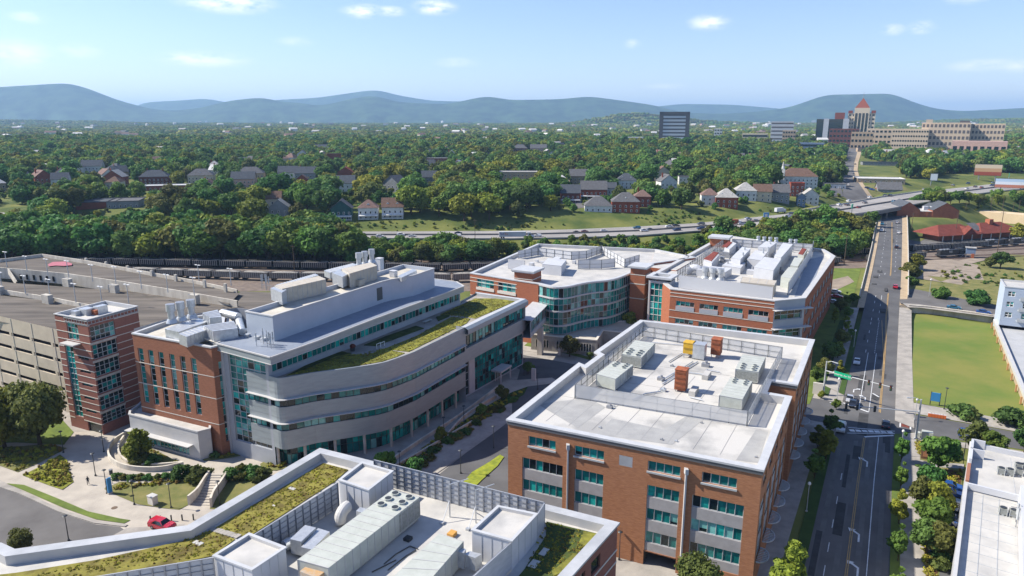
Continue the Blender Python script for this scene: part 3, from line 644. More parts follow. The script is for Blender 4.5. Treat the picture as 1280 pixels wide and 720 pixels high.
def cabinet(name,label,px,py,w,d,h,m,lid=None,legs=.5,louv=3,zb=RZ,part='louvre'):
 c=P(px,py,zb);t=thing(name,label,'rooftop unit',(*c,zb));b=MB();b.obox(c,U,d,w,zb+legs,zb+h);b.build('casing',MATS[m],t)
 f=MB()
 for sx in(-.4,.4):
  for sy in(-.4,.4):p=off(c,sx*d,sy*w);f.bar((*p,zb),(*p,zb+legs),.12)
 f.build('leg',MATS['steel'],t)
 l=MB();l.obox(c,U,d+.15,w+.15,zb+h,zb+h+.12);l.build('lid',MATS[lid or m],t)
 g=MB()
 for k in range(louv):
  z=zb+legs+(h-legs)*(k+.5)/louv;q=off(c,-d/2-.03,0);g.obox(q,V,w*.8,.1,z-.18,z+.18)
  q=off(c,0,-w/2-.03);g.obox(q,U,d*.7,.1,z-.18,z+.18)
 if louv:g.build(part,mat('louvre_'+m,tuple(x*.5 for x in MATS[m].diffuse_color[:3]),.8),t)
 return t
cabinet('intake_hood','yellow ventilation cabinet on the brick office roof',861,446,2.2,2.2,3.4,'yellow_paint',legs=1.0,louv=1)
cabinet('exhaust_cabinet','pale grey cabinet between the yellow and the rusty one',874,448,2.5,2.3,3.4,'galvanized',legs=.2,louv=0)
cabinet('exhaust_cabinet','rust red exhaust cabinet right of the pale grey one',895,446,2.0,2.4,4.2,'rust',legs=.8,louv=2)
cabinet('exhaust_cabinet','rust orange exhaust cabinet standing alone mid roof',851,488,2.1,2.1,4.4,'rust',legs=.4,louv=4)
def roofbits(lab,spots,zb,grp):
 for k,(x,y,s)in enumerate(spots):
  c=P(x,y,zb);b=MB();b.obox(c,U,s,s*1.3,zb+.01,zb+s*.6);b.tube((*off(c,.1,.1),zb+s*.6),(*off(c,.1,.1),zb+s),s*.25,n=8)
  tag(b.build('roof_vent',MATS['galvanized' if k%2 else 'steel']),lab,'vent',grp)
roofbits('small metal vent on the brick office roof',[(826,475,1.0),(829,489,.8),(762,510,.8),(750,535,.35),(827,550,.35),(845,552,.35),(877,529,.3),(767,508,.3),(945,572,.3),(800,428,.5),(840,458,.5),(936,452,.4),(882,458,1.2)],RZ,'vents on the brick office roof')
b=MB()
for pts in([(826,476),(850,462),(866,452)],[(828,480),(872,452)],[(845,463),(878,468),(884,462),(900,465)],[(836,452),(852,442),(866,444)],[(878,500),(862,496)],[(815,428),(880,434)],[(790,500),(806,492),(826,489)]):
 b.path([(*P(x,y,RZ+.25),RZ+.25)for x,y in pts],.12)
tag(b.build('pipe_run',MATS['galvanized']),'grey pipes crossing the white roof between the machines','pipes')
for x0,y0,x1,y1 in((874,497,885,476),(797,496,818,481)):
 pass
for k,(x,y)in enumerate(((867,492),(883,472))):
 c=P(x,y,RZ);b=MB();b.obox(c,U,3.2,1.2,RZ+.01,RZ+1.0);tag(b.build('duct_box',MATS['roof_white']),'white duct box with a long shadow, '+('beside the lone rusty cabinet' if k==0 else 'near the middle of the roof'),'duct')
S0=[P(307.5,463,20),P(352,473,20),P(390,466,20),P(445,459,20),P(477.5,454,20),P(497,447.5,20),P(517.5,440,20),P(581,409,20)]
SPATH=[S0[0]]+[lerp(S0[0],S0[1],.6)]+chaikin([lerp(S0[0],S0[1],.6),(-46.6,131.9),(-44.5,132.9),S0[2]],2)[1:-1]+chaikin([S0[2],S0[3],S0[4],S0[5],S0[6]],2)+[S0[7]]
UB=[(-49.3,135.6),(-47.8,134.2)]
def bandwall(b,path,z0,z1,d=0,m=0,cap=True,thick=.3):
 o=offset(path,d)
 i_=offset(path,d-thick)
 for k in range(len(o)-1):
  b.quad((*o[k],z0),(*o[k+1],z0),(*o[k+1],z1),(*o[k],z1),m)
  if cap:
   b.quad((*o[k],z1),(*o[k+1],z1),(*i_[k+1],z1),(*i_[k],z1),m);b.quad((*o[k],z0),(*o[k+1],z0),(*i_[k+1],z0),(*i_[k],z0),m)
   b.quad((*i_[k],z0),(*i_[k+1],z0),(*i_[k+1],z1),(*i_[k],z1),m)
 for k in(0,-1):b.quad((*o[k],z0),(*i_[k],z0),(*i_[k],z1),(*o[k],z1),m)
def ribbon(parent,path,z0,z1,d,step=1.4,style='std',frame='frame_dark',fw=.09,nr=1,name='window'):
 """window ribbon following a curved wall"""
 p=offset(path,d);L=[0]
 for a,b in zip(p,p[1:]):L.append(L[-1]+math.dist(a,b))
 n=max(1,round(L[-1]/step));pts=[]
 for i in range(n+1):
  s=L[-1]*i/n;k=max(0,min(len(p)-2,int(np.searchsorted(L,s,side='right')-1)));t=(s-L[k])/max(1e-9,L[k+1]-L[k]);pts.append(lerp(p[k],p[k+1],min(1,t)))
 f=MB();g=MB();w=GW[style];q=offset(pts,.06)
 for c in q:f.bar((*c,z0),(*c,z1),fw)
 for j in range(nr+1):
  z=z0+(z1-z0)*j/nr
  for a,b in zip(q,q[1:]):f.bar((*a,z),(*b,z),fw,fw)
 for a,b in zip(pts,pts[1:]):
  for j in range(nr):g.quad((*a,z0+(z1-z0)*j/nr),(*b,z0+(z1-z0)*j/nr),(*b,z0+(z1-z0)*(j+1)/nr),(*a,z0+(z1-z0)*(j+1)/nr),R.choices(range(4),w)[0])
 o=f.build(name,MATS[frame],parent);g.build('pane',GL(),o);return o
mat('lab_terrace',(.22,.215,.04),.95,col2=(.08,.085,.025),scale=.55,detail=10,bump=.5,ramp=(.36,.6))
mat('sedum_dark',(.075,.10,.028),.95,col2=(.035,.05,.018),scale=.6,detail=9,bump=.4)
mat('sedum_roof',(.22,.20,.045),.95,col2=(.11,.09,.03),scale=.5,detail=12,bump=.6,ramp=(.38,.6))
def mk_lab():
 t=thing('research_lab','curved silver panel laboratory with a planted roof terrace and tall penthouse','laboratory',(*S0[0],0))
 E1=(3.9,196.5);E0=S0[7];EB=(-11,205);UE=(-14.8,195.5);U0=(-48.6,134.0)
 b=MB()
 for z0,z1 in((4.5,8.5),(10.3,13.7),(15.5,20)):bandwall(b,SPATH,z0,z1,0)
 for z in(5.8,7.15,11.4,12.55,16.6,17.7,18.85):bandwall(b,SPATH,z,z+.05,.02,1,cap=False)
 b.build('silver_cladding',[MATS['silver_panel'],MATS['steel']],t)
 b=MB()
 for z in(10.32,15.5):bandwall(b,SPATH,z-.12,z,.7,0,thick=.8)
 b.build('sunshade',MATS['coping_white'],t)
 ribbon(t,SPATH,8.5,10.2,-.25,1.5,'std','frame_dark');ribbon(t,SPATH,13.7,15.4,-.25,1.5,'std','frame_dark')
 inner=offset(SPATH,-2.2);ribbon(t,inner,0,4.5,0,1.3,'bright','frame_dark',nr=2)
 b=MB();i2=offset(SPATH,-3)
 for z in(4.5,13.65):
  for k in range(len(SPATH)-1):b.quad((*SPATH[k],z+.01),(*SPATH[k+1],z+.01),(*i2[k+1],z+.01),(*i2[k],z+.01))
 for k in range(len(i2)-1):b.quad((*i2[k],.1),(*i2[k+1],.1),(*i2[k+1],19),(*i2[k],19))
 a,c=SPATH[0],off(SPATH[0],3.0,0);b.quad((*a,0),(*c,0),(*c,20),(*a,20))
 a,c=SPATH[-1],off(SPATH[-1],0,-2.6);b.quad((*a,0),(*c,0),(*c,20),(*a,20))
 b.build('core_wall',MATS['grey_panel'],t)
 L=[0];pth=offset(SPATH,-.5)
 for p,q in zip(pth,pth[1:]):L.append(L[-1]+math.dist(p,q))
 s=.6
 while s<L[-1]:
  k=int(np.searchsorted(L,s,side='right')-1);p=lerp(pth[k],pth[k+1],(s-L[k])/(L[k+1]-L[k]));c=MB();c.tube((*p,0),(*p,4.5),.32,n=10);c.build('column',MATS['concrete'],t);s+=6.2
 terr_poly=SPATH+[E0,lerp(E0,E1,.5),E1,EB,UE,(-49.5,135.5)]
 f=MB();f.flat(offset(SPATH,-.2)+[UE,(-40.2,150),(-51,137.5)],19);f.flat([E0,E1,EB,UE],19.0);f.build('terrace_floor',MATS['sidewalk'],t)
 def green(pts,m,z=19.12):
  g=MB();g.prism(ccw(PP(pts,z)),19.01,z,0);return g
 for i,q in enumerate(([(358,469),(390,464.5),(445,457),(478,451.5),(495,446),(506,441),(478,436),(462,443),(440,443),(432,440),(425,438)],[(511,439.5),(566,412),(583,404),(588,398),(564,396),(548,405),(520,420),(480,436)],[(594,373),(640,373),(643,377),(594,398),(564,392),(550,393)])):
  green(q,0).build('sedum_bed',MATS['lab_terrace'],t)
 for q in([(455,431),(482,420),(520,407),(530,410),(470,432)],[(545,396),(560,391),(562,395),(548,401)],[(598,386),(600,376),(580,381),(556,392),(582,394)],[(362,467.5),(380,462),(420,445),(440,441),(418,440),(395,449)]):
  green(q,0,19.15).build('sedum_bed',MATS['sedum_dark'],t)
 A=(-48.9,133.6);B=(-14.7,193.6);A2=(-60.4,139.6)
 for(p,q,L_)in((A,B,None),):
  L_=math.dist(p,q);w=MB();wall(w,p,q,19,24,[(1.0,L_-.5,20.3,23.0)],.3);w.build('upper_wall',MATS['grey_panel'],t)
  k=0;x=1.0
  while x<L_-4:window(t,p,q,x,min(x+7,L_-.5),20.3,23.0,nc=5,nr=1,rec=.3,style='bright' if k%2 else 'std',frame='frame_light');x+=7.02;k+=1
 w=MB();L_=math.dist(A2,A);wall(w,A2,A,0,24,[(1.6,L_-.8,3.5,23.3)],.4);w.build('entry_wall',MATS['grey_panel'],t)
 for z0,z1,st in((3.5,6.2,'dark'),(6.25,9,'std'),(9.05,11.7,'dark'),(11.75,14.5,'std'),(14.55,17.4,'dark'),(17.45,20.3,'std'),(20.35,23.3,'bright')):window(t,A2,A,1.6,L_-.8,z0,z1,nc=6,nr=2,rec=.4,style=st)
 ov=ccw([(-61.2,139.2),(-47.1,130.3),(-44,135.3),(-40.4,141.4),(-32.3,157),(-13.4,190.6),(-15.8,196),(-30,204),(-52,165)])
 b=MB();b.prism(ov,23.4,25.0,0,1,True);b.flat(offset(ov,-.5,True),25.02,1);b.build('fascia',[MATS['silver_panel'],MATS['roof_bluegrey']],t)
 b=MB()
 o2=offset(ov,.05,True)
 for k in range(len(o2)):
  p,q=o2[k],o2[(k+1)%len(o2)];b.bar((*p,25.02),(*q,25.02),.3,.25);b.bar((*p,23.5),(*q,23.5),.12,.12)
 b.build('coping',MATS['coping_white'],t)
 ph=ccw([(-56.6,144.2),(-49.6,140.4),(-32.6,172.6),(-30.9,174.9),(-28.5,177),(-26,179.4),(-24.6,181.8),(-21.3,188.8),(-30.6,193.8),(-47,162.6)])
 b=MB()
 for k in range(len(ph)):b.quad((*ph[k],25),(*ph[(k+1)%len(ph)],25),(*ph[(k+1)%len(ph)],30.5),(*ph[k],30.5))
 roof_slab(b,ph,29.6,30.5,w=.3,m_in=0,m_cop=1,m_roof=2,coph=.1);b.build('penthouse',[MATS['penthouse_panel'],MATS['coping_white'],MATS['roof_warm']],t)
 s0,z0=onwall(475,378,(-49.6,140.4),(-32.6,172.6));d=MB();e=Vector((17,32.2)).normalized();c=(-49.6+e.x*s0,140.4+e.y*s0);d.obox((c[0]+e.y*.04,c[1]-e.x*.04),e,2.1,.1,26,29.2);d.build('door',MATS['frame_dark'],t)
 b=MB();b.flat(ccw([(-61,139.5),(-47.5,131),(-14,192),(-30,204),(-58,152),(-66,143)]),24.9);b.build('roof',MATS['roof_warm'],t)
 b=MB()
 bk=[(-15.8,196),(-30,204),(-54,162),(-68,168),(-79.5,160),(-84,150)]
 for p,q in zip(bk,bk[1:]):b.quad((*p,0),(*q,0),(*q,24.9),(*p,24.9))
 b.build('rear_wall',MATS['grey_panel'],t)
 Eo=[E0,E1];L_=math.dist(E0,E1)
 b=MB();wall(b,E0,E1,10.6,19.9,[(.4,L_-.4,14.2,17.6)],.8);roofedge=[E0,E1,EB,UE]
 nE=offset(Eo,.9);b.quad((*E0,19.9),(*E1,19.9),(*nE[1],19.4),(*nE[0],19.4));b.quad((*nE[0],19.4),(*nE[1],19.4),(*nE[1],18.2),(*nE[0],18.2));b.quad((*nE[0],18.2),(*nE[1],18.2),(*E1,18.2),(*E0,18.2))
 b.quad((*E1,10.6),(*EB,10.6),(*EB,19.9),(*E1,19.9));b.quad((*EB,0),(*UE,0),(*UE,19.5),(*EB,19.5))
 b.build('wing_wall',MATS['silver_panel'],t)
 b=MB();i3=offset(roofedge,-1.2);
 for k in range(2):b.quad((*roofedge[k],19.9),(*roofedge[k+1],19.9),(*i3[k+1],19.9),(*i3[k],19.9));b.quad((*i3[k],19.0),(*i3[k+1],19.0),(*i3[k+1],19.9),(*i3[k],19.9))
 b.build('wing_coping',MATS['coping'],t)
 for a,c in((.4,8),(8.05,16),(16.05,24),(24.05,L_-.4)):window(t,E0,E1,a,c,14.2,17.6,nc=5,nr=1,rec=.8,style='bright' if a>5 else 'dark',frame='frame_dark')
 I0,I1=off(E0,.3,-2.2),off(E1,-.3,-.6);L2=math.dist(I0,I1);w=MB();wall(w,I0,I1,0,10.6,[(0.6,4.6,.2,10.4),(7.2,L2-.2,.2,9.6)],.3);w.build('entrance_wall',MATS['coping'],t)
 window(t,I0,I1,.6,4.6,.2,10.4,nc=2,nr=5,rec=.3,style='dark',frame='frame_light')
 k=7.2
 while k<L2-2:window(t,I0,I1,k,min(k+5.5,L2-.2),.2,9.6,nc=4,nr=6,rec=.3,style='green' if k<14 else 'std',frame='frame_dark');k+=5.55
 b=MB();c=off(lerp(I0,I1,.55),0,1.6);b.obox(c,U,6,3.2,3.3,3.8);
 for q in(-2.7,2.7):p=off(c,q,1.3);b.bar((*p,0),(*p,3.3),.35)
 b.build('entrance_canopy',MATS['coping'],t)
 d=MB()
 for q in(-1.5,-.5,.5,1.5):p=off(lerp(I0,I1,.55),q,.5);d.bar((*p,.1),(*p,2.6),.12)
 p,q=off(lerp(I0,I1,.55),-1.6,.5),off(lerp(I0,I1,.55),1.6,.5);d.bar((*p,2.65),(*q,2.65),.15);d.build('door_frame',MATS['frame_white'],t)
 b=MB();b.quad((*I1,0),(*EB,0),(*EB,10.6),(*I1,10.6));b.flat([I0,I1,EB,UE],10.62);b.flat([E0,E1,EB,UE],10.6);b.build('wing_rear',MATS['grey_panel'],t)
 T=24.4;bp=ccw([P(165,417,T),P(264,434.7,T),P(285,429.5,T),(-61.4,141.6),(-70,166),P(207,402,T)])
 j=min(range(len(bp)),key=lambda i:math.dist(bp[i],P(165,417,T)));bp=bp[j:]+bp[:j]
 w=MB();A,B=bp[0],bp[1];ops=[]
 Z=lambda x,y:onwall(160+x/3.6,400+y/3.6,A,B)
 zt=(Z(55,125)[1]+Z(293,175)[1])/2;zb=(Z(90,370)[1]+Z(325,432)[1])/2;H5=(zt-zb)
 cols=[]
 for(x0,y0),(x1,y1)in(((42,125),(66,130)),((88,135),(112,140)),((134,144),(158,149)),((184,153),(208,158)),((232,163),(256,168)),((281,175),(306,180))):
  cols.append((Z(x0,y0)[0],Z(x1,y1)[0]))
 for a,c in cols:ops.append((a,c,zb,zt))
 wall(w,A,B,0,T,ops,.35)
 C_,D_=bp[1],bp[2];Lr=math.dist(C_,D_);
 for k in range(1,len(bp)):
  p,q=bp[k],bp[(k+1)%len(bp)];o=[(math.dist(p,q)*.32,math.dist(p,q)*.32+1.3,3,21)]if k==1 else[]
  wall(w,p,q,0,T,o,.3)
 w.build('brick_wall',mat('brick_brown',(.31,.14,.085),.85,col2=(.22,.098,.06),scale=1.2,stretch=(1,1,6),detail=8),t)
 for a,c in cols:
  g=window(t,A,B,a,c,zb,zt,nc=1,nr=9,rec=.35,style='std',frame='frame_light',fw=.1);
 window(t,C_,D_,Lr*.32,Lr*.32+1.3,3,21,nc=1,nr=12,rec=.3,style='dark',frame='frame_light')
 e=Vector((B[0]-A[0],B[1]-A[1])).normalized();nm=Vector((e.y,-e.x));bd=MB()
 for z in(zb-1.2,zb+H5*.36,zb+H5*.74):
  for p,q in((A,B),(C_,D_)):
   e2=Vector((q[0]-p[0],q[1]-p[1])).normalized();n2=Vector((e2.y,-e2.x));bd.bar((p[0]+n2.x*-.02,p[1]+n2.y*-.02,z),(q[0]+n2.x*-.02,q[1]+n2.y*-.02,z),.12,.14)
 bd.build('stone_band',MATS['stone_band'],t)
 r=MB();roof_slab(r,bp,T-.7,T,w=.6,m_in=0,m_cop=1,m_roof=2);r.build('brick_wing_roof',[MATS['coping_white'],MATS['coping'],MATS['roof_warm']],t)
 b=MB();b.flat([bp[2],(-60,139),(-49,142),(-56,146),(-66,160),bp[-2]],T-.68);b.build('roof',MATS['roof_warm'],t)
 b=MB();p=(-61.6,140.3);b.obox((-60.9,140.2),V,1.8,1.0,0,24);b.build('link_panel',MATS['coping'],t)
 z=6.5;lp=[P(247,540,z),P(262.8,536,z),(-66.0,144.0),(-86,153.5),P(172,507,z)]+[P(162,514,z),P(161,518,z)]
 lp=ccw(lp);j=min(range(len(lp)),key=lambda i:math.dist(lp[i],P(161,518,z)));lp=lp[j:]+lp[:j]
 w=MB();p,q=lp[0],lp[1];L_=math.dist(p,q)
 for k in range(len(lp)):
  wall(w,lp[k],lp[(k+1)%len(lp)],0,z,[(1.0,L_-3.2,.5,3.0)]if k==0 else[],.3)
 w.build('lobby_wall',MATS['coping_white'],t);window(t,p,q,1.0,L_-3.2,.5,3.0,nc=15,nr=2,rec=.3,style='bright',frame='frame_light')
 r=MB();roof_slab(r,lp,z-.5,z,w=.35,m_in=0,m_cop=1,m_roof=2);r.build('lobby_roof',[MATS['coping_white'],MATS['coping_white'],MATS['roof_white']],t)
 b=MB();e=Vector((q[0]-p[0],q[1]-p[1])).normalized();n2=Vector((e.y,-e.x));c=(p[0]+e.x*(L_/2-1)+n2.x*.7,p[1]+e.y*(L_/2-1)+n2.y*.7);b.obox(c,e,L_-1.5,1.5,3.1,3.25);b.build('lobby_canopy',MATS['coping_white'],t)
 return t
mk_lab()
def stack(label,px,py,zb,r=1.0,h=4.2,grp='exhaust stacks on the lab roof'):
 c=P(px,py,zb);t=thing('exhaust_stack',label,'exhaust stack',(*c,zb),grp);b=MB();b.tube((*c,zb),(*c,zb+.8),r*1.25,r*.9,n=16);b.tube((*c,zb+.8),(*c,zb+h*.62),r*.72,n=16);b.build('stack_body',MATS['galvanized'],t,smooth=False)
 b=MB();b.tube((*c,zb+h*.62),(*c,zb+h),r*.98,r*.92,n=16);b.build('stack_cap',MATS['galvanized'],t)
 b=MB();b.tube((*c,zb+h+.003),(*c,zb+h+.01),r*.8,n=16);b.build('stack_mouth',MATS['steel'],t);return t
stack('galvanized exhaust stack on the brick wing plenum, nearest the tower',215,403,26.4,1.0,4.2);stack('galvanized exhaust stack on the brick wing plenum, middle of three',227,400,26.4,1.0,4.2);stack('galvanized exhaust stack on the brick wing plenum, nearest the penthouse',240,397,26.4,1.0,4.2)
for k,(x,y)in enumerate(((449,333),(456.5,331),(465,328))):stack('galvanized exhaust stack at the far end of the penthouse, '+('nearest the tan unit','middle of three','outer one')[k],x,y,31,.95,3.8)
def duct(name,label,boxes,zb,m='galvanized',ribs=True,tubes=()):
 t=thing(name,label,'duct',(*P(*boxes[0][0][0],zb),zb));b=MB();r_=MB()
 for quad,z0,z1 in boxes:
  q=ccw([P(x,y,z1)for x,y in quad]);b.prism(q,z0,z1,bottom=True)
  if ribs:
   L=math.dist(q[0],q[1]),math.dist(q[1],q[2]);i=0 if L[0]>L[1]else 1;n=int(max(L)/.9)
   for k in range(1,n):a=lerp(q[i],q[i+1],k/n);c=lerp(q[(i+3)%4],q[(i+2)%4],k/n);r_.bar((*a,z1+.03),(*c,z1+.03),.09,.09);r_.bar((*a,z0),(*a,z1),.12,.12);r_.bar((*c,z0),(*c,z1),.12,.12)
 b.build('casing',MATS[m],t)
 for a,c,r in tubes:tb=MB();tb.tube(a,c,r,n=14);tb.build('round_duct',MATS[m],t,smooth=False)
 if ribs:r_.build('rib',MATS['coping_white'],t)
 return t
duct('plenum','galvanized plenum box under the three stacks on the brick wing',[([(206,411),(223,415),(262,401),(245,397)],23.8,26.4)],23.8,ribs=False)
duct('ribbed_duct','long ribbed duct running from the plenum to the penthouse',[([(223,417),(233,421),(262,411),(252,407)],24.3,26.6),([(254,407),(266,414),(297,410),(292,401)],24.2,27.2)],24.2)
duct('ribbed_duct','bent ribbed duct with a bright round section behind the long one',[([(253,391),(262,397),(277,396),(272,387)],24.3,28.0)],24.2,tubes=[((*P(278,391,27),27),(*P(298,396,27),27),.9),((*P(298,398,26.3),26.3),(*P(303,415,25.8),25.8),.8)])
chiller('tan air handler on the near end of the lab penthouse',[(343,357),(353,361),(407,349),(398,345)],29.6,3.6,(0,0),m='unit_tan');chiller('tan air handler on the far half of the lab penthouse',[(427,336),(437,342),(471,332),(463,328)],29.6,3.8,(0,0),m='unit_tan')
duct('hood','silver intake hood at the end of the near tan air handler',[([(338,360),(352,366),(358,362),(346,357)],30.2,33)],29.6,ribs=False);duct('hood','silver intake hood at the end of the far tan air handler',[([(415,341),(428,346),(436,342),(424,337)],30.2,33)],29.6,ribs=False)
cabinet('pump_cabinet','small tan cabinet on the penthouse roof beside the far air handler',447,357,3.0,2.0,1.6,'unit_tan',legs=.1,louv=0,zb=29.6)
cabinet('pump_cabinet','white cabinet beyond the far air handler on the penthouse',475,338,1.6,1.6,3.4,'white_panel',legs=.1,louv=0,zb=29.6)
cabinet('pump_cabinet','pale cabinet with pipes at the far end of the penthouse',492,346,1.6,1.4,1.6,'white_panel',legs=.1,louv=0,zb=29.6)
duct('flat_duct','flat pale duct along the back edge of the penthouse',[([(345,356),(349,358),(398,344),(394,342)],30.2,31.8)],29.6,ribs=True);duct('flat_duct','flat grey duct running to the far stacks',[([(405,338),(412,341),(447,331),(441,329)],30.2,31.8)],29.6)
duct('flat_duct','low white ducts at the far end of the penthouse roof',[([(497,345),(502,347),(521,338),(516,336)],29.8,30.9)],29.6,ribs=False)
def antennas(name,label,px,py,zb,n=7,h=4.2):
 c=P(px,py,zb);t=thing(name,label,'antennas',(*c,zb));b=MB();k_=MB()
 for i in range(n):
  p=off(c,R.uniform(-1.2,1.2),R.uniform(-2,2));b.tube((*p,zb),(*p,zb+h*R.uniform(.7,1)),.06,n=6);z=zb+h*.6;k_.bar((p[0],p[1],z-.9),(p[0],p[1],z+.9),.28,.18)
 b.bar((*off(c,0,-2),zb+1.2),(*off(c,0,2),zb+1.2),.08);b.bar((*off(c,0,-2),zb+2.6),(*off(c,0,2),zb+2.6),.08)
 b.build('mast',MATS['steel'],t);k_.build('antenna_panel',MATS['frame_light'],t)
antennas('antenna_cluster','cluster of cell antennas at the front corner of the lab roof',335,436,24.4,8)
antennas('antenna_cluster','cluster of cell antennas behind the penthouse',334,362,26,7,5)
b=MB()
for x in range(300,331,5):
 p,q=P(x,420+(x-300)*.2,24.4),P(x+5,421+(x-300)*.2,24.4);b.bar((*p,24.4),(*p,25.5),.08);b.bar((*p,25.5),(*q,25.5),.07);b.bar((*p,25.0),(*q,25.0),.05)
tag(b.build('guard_railing',MATS['frame_light']),'thin metal railing in front of the penthouse end wall','railing')
b=MB()
for x,y in((326,424),(322,427),(330,429),(310,424),(305,418)):c=P(x,y,24.4);b.obox(c,U,1.2,1.0,24.42,25.6)
tag(b.build('pipe_cluster',MATS['galvanized']),'jumble of pipes and boxes at the foot of the penthouse','pipes')
for k,(x,y)in enumerate(((534,403),(524,398))):
 c=P(x,y,19.05);t=thing('terrace_bench',('light' if k==0 else 'dark')+' bench on the planted terrace of the lab','bench',(*c,19.05));b=MB();b.obox(c,U,3,.8,19.5,19.65);b.build('seat',MATS['frame_light' if k==0 else 'steel'],t)
 for q in(-1.2,1.2):b=MB();p=off(c,q,0);b.obox(p,U,.15,.7,19.05,19.5);b.build('leg',MATS['steel'],t)
def planter(x,y,lab):
 c=P(x,y,19.05);t=thing('terrace_planter',lab,'planter',(*c,19.05));b=MB();b.tube((*c,19.05),(*c,19.8),.5,.6,n=10);b.build('pot',MATS['dark_metal'],t);b=MB();b.blob((*c,20.2),.7,.7,.5,jit=.15);b.build('foliage',mat('red_foliage',(.16,.03,.03),.9,col2=(.06,.03,.02),scale=3),t)
planter(441,438.5,'dark pot with reddish plant beside the pale terrace paving')
b=MB()
for x in(471,476):c=P(x,436-(x-471)*.3,19.05);b.bar((*c,19.05),(*c,20.2),.1);b.bar((*off(c,1.4),19.05),(*off(c,1.4),20.2),.1);b.bar((*c,20.15),(*off(c,1.4),20.15),.1)
tag(b.build('terrace_gate',MATS['frame_white']),'small white gate frame on the planted terrace','gate')
def zoomN(x,y):return(240+x/4,540+y/4)
def zoomM(x,y):return(480+x/4,540+y/4)
def mk_near():
 T=18.0;poly=ccw([P(-60,672,T),P(0,681,T),P(17,689,T),P(235,659,T),P(400,562,T),P(772,655,T),P(712,722,T),(-6,52),(-34,38),(-86,60)])
 t=thing('medical_school','near building with pale roof, sedum beds and metal roof screens','building',(*poly[0],0));n=len(poly);w=MB()
 for i in range(n):
  p,q=poly[i],poly[(i+1)%n];L=math.dist(p,q);o=[(s,s+2.6,z,z+2.0)for s in np.arange(1.5,L-3.5,4.2)for z in(3,7,11,14.6)]if L>8 else[]
  wall(w,p,q,0,T,o,.25)
 w.build('wall',MATS['brick_tower'],t)
 g=MB();g.prism(offset(poly,-.26,True),.5,16.4);g.build('window_glass',MATS['glass_dark'],t)
 r=MB();roof_slab(r,poly,16.9,T,w=1.25,m_in=0,m_cop=1,m_roof=2,over=.1);r.build('roof',[MATS['coping_white'],mat('broad_coping',(.43,.44,.45),.45,col2=(.33,.34,.35),scale=.3),MATS['roof_white']],t)
 b=MB()
 for z in(14.2,12.4,10,6.5):
  for p,q in zip(poly,poly[1:]+poly[:1]):
   e=Vector((q[0]-p[0],q[1]-p[1])).normalized();b.bar((p[0]+e.y*.03,p[1]-e.x*.03,z),(q[0]+e.y*.03,q[1]-e.x*.03,z),.08,.2)
 b.build('stone_band',MATS['stone_band'],t)
 for q in([zoomN(655,155),zoomN(780,188),zoomN(715,245),zoomN(300,512),zoomN(240,520),zoomN(115,480)],[zoomN(90,492),zoomN(215,535),zoomN(105,618),zoomN(-135,668),(150,720),(70,738),(0,745),(-60,745),(-60,725),(20,716),(120,700),(215,679),(236,675)]):
  g=MB();p=ccw(PP(q,17.0));g.prism(p,16.91,17.02,0);g.build('sedum_bed',MATS['sedum_roof'],t)
 g=MB();g.prism(ccw(PP([zoomM(812,448),zoomM(1062,508),zoomM(1040,560),zoomM(860,722),zoomM(850,760),zoomM(640,760),zoomM(700,690),zoomM(810,520)],17.0)),16.91,17.05);g.build('sedum_bed',MATS['sedum_dark'],t)
 for q in([zoomM(1000,500),zoomM(1062,510),zoomM(1020,580),zoomM(975,555)],[zoomM(950,610),zoomM(985,620),zoomM(900,700),zoomM(850,722),zoomM(840,700)]):
  g=MB();g.prism(ccw(PP(q,17.1)),17.0,17.22);g.build('sedum_bed',MATS['lab_terrace'],t)
 b=MB()
 for k in range(8):c=lerp(P(*zoomN(95,482),17.05),P(*zoomN(235,522),17.05),(k+.5)/8);b.obox(c,V,.62,.9,17.0,17.08)
 b.build('stepping_slabs',MATS['sidewalk'],t)
 b=MB()
 for x,y,s in((500,283,1.1),(30,555,1.4),(410,368,.5)):b.obox(P(*zoomN(x,y),17.05),V,s,s*.5,17.03,17.1);
 b.obox(P(*zoomM(750,660),17.05),U,1.6,1.0,17.05,17.12);b.obox(P(*zoomM(800,600),17.05),U,1.6,.8,17.05,17.12);b.build('bare_patch',MATS['roof_white'],t)
 return t
mk_near()
def hut(label,quad,zb,h,m='white_panel'):
 z=zb+h;q=ccw([P(x,y,z)for x,y in quad]);t=thing('stair_hut',label,'roof hut',(*q[0],zb));b=MB()
 for i in range(4):
  p,r=q[i],q[(i+1)%4];b.quad((*p,zb),(*r,zb),(*r,z),(*p,z));L=math.dist(p,r);e=Vector((r[0]-p[0],r[1]-p[1])).normalized()
 b.build('wall',MATS[m],t);b=MB();roof_slab(b,q,z-.35,z,w=.3,m_in=0,m_cop=1,m_roof=2,coph=.08);b.build('roof',[MATS['coping_white'],MATS['coping'],MATS['roof_white']],t)
 s=MB()
 for i in range(4):
  p,r=q[i],q[(i+1)%4];e=Vector((r[0]-p[0],r[1]-p[1])).normalized();L=math.dist(p,r)
  for k in range(1,4):c=lerp(p,r,k/4);s.bar((c[0]+e.y*.02,c[1]-e.x*.02,zb),(c[0]+e.y*.02,c[1]-e.x*.02,z-.2),.05)
 s.build('panel_joint',MATS['frame_light'],t);return t
hut('white panelled hut at the upper corner of the near roof, beside the sedum',[zoomN(735,240),zoomN(883,290),zoomN(1004,196),zoomN(850,152)],16.9,3.9)
hut('white panelled hut nearest the plaza, cut off by the lower edge',[zoomN(108,618),zoomN(300,690),zoomN(468,578),zoomN(285,508)],16.9,3.9)
hut('white panelled hut on the right of the near roof, beside the dark sedum',[zoomM(440,490),zoomM(640,545),zoomM(766,410),zoomM(570,370)],16.9,4.0)
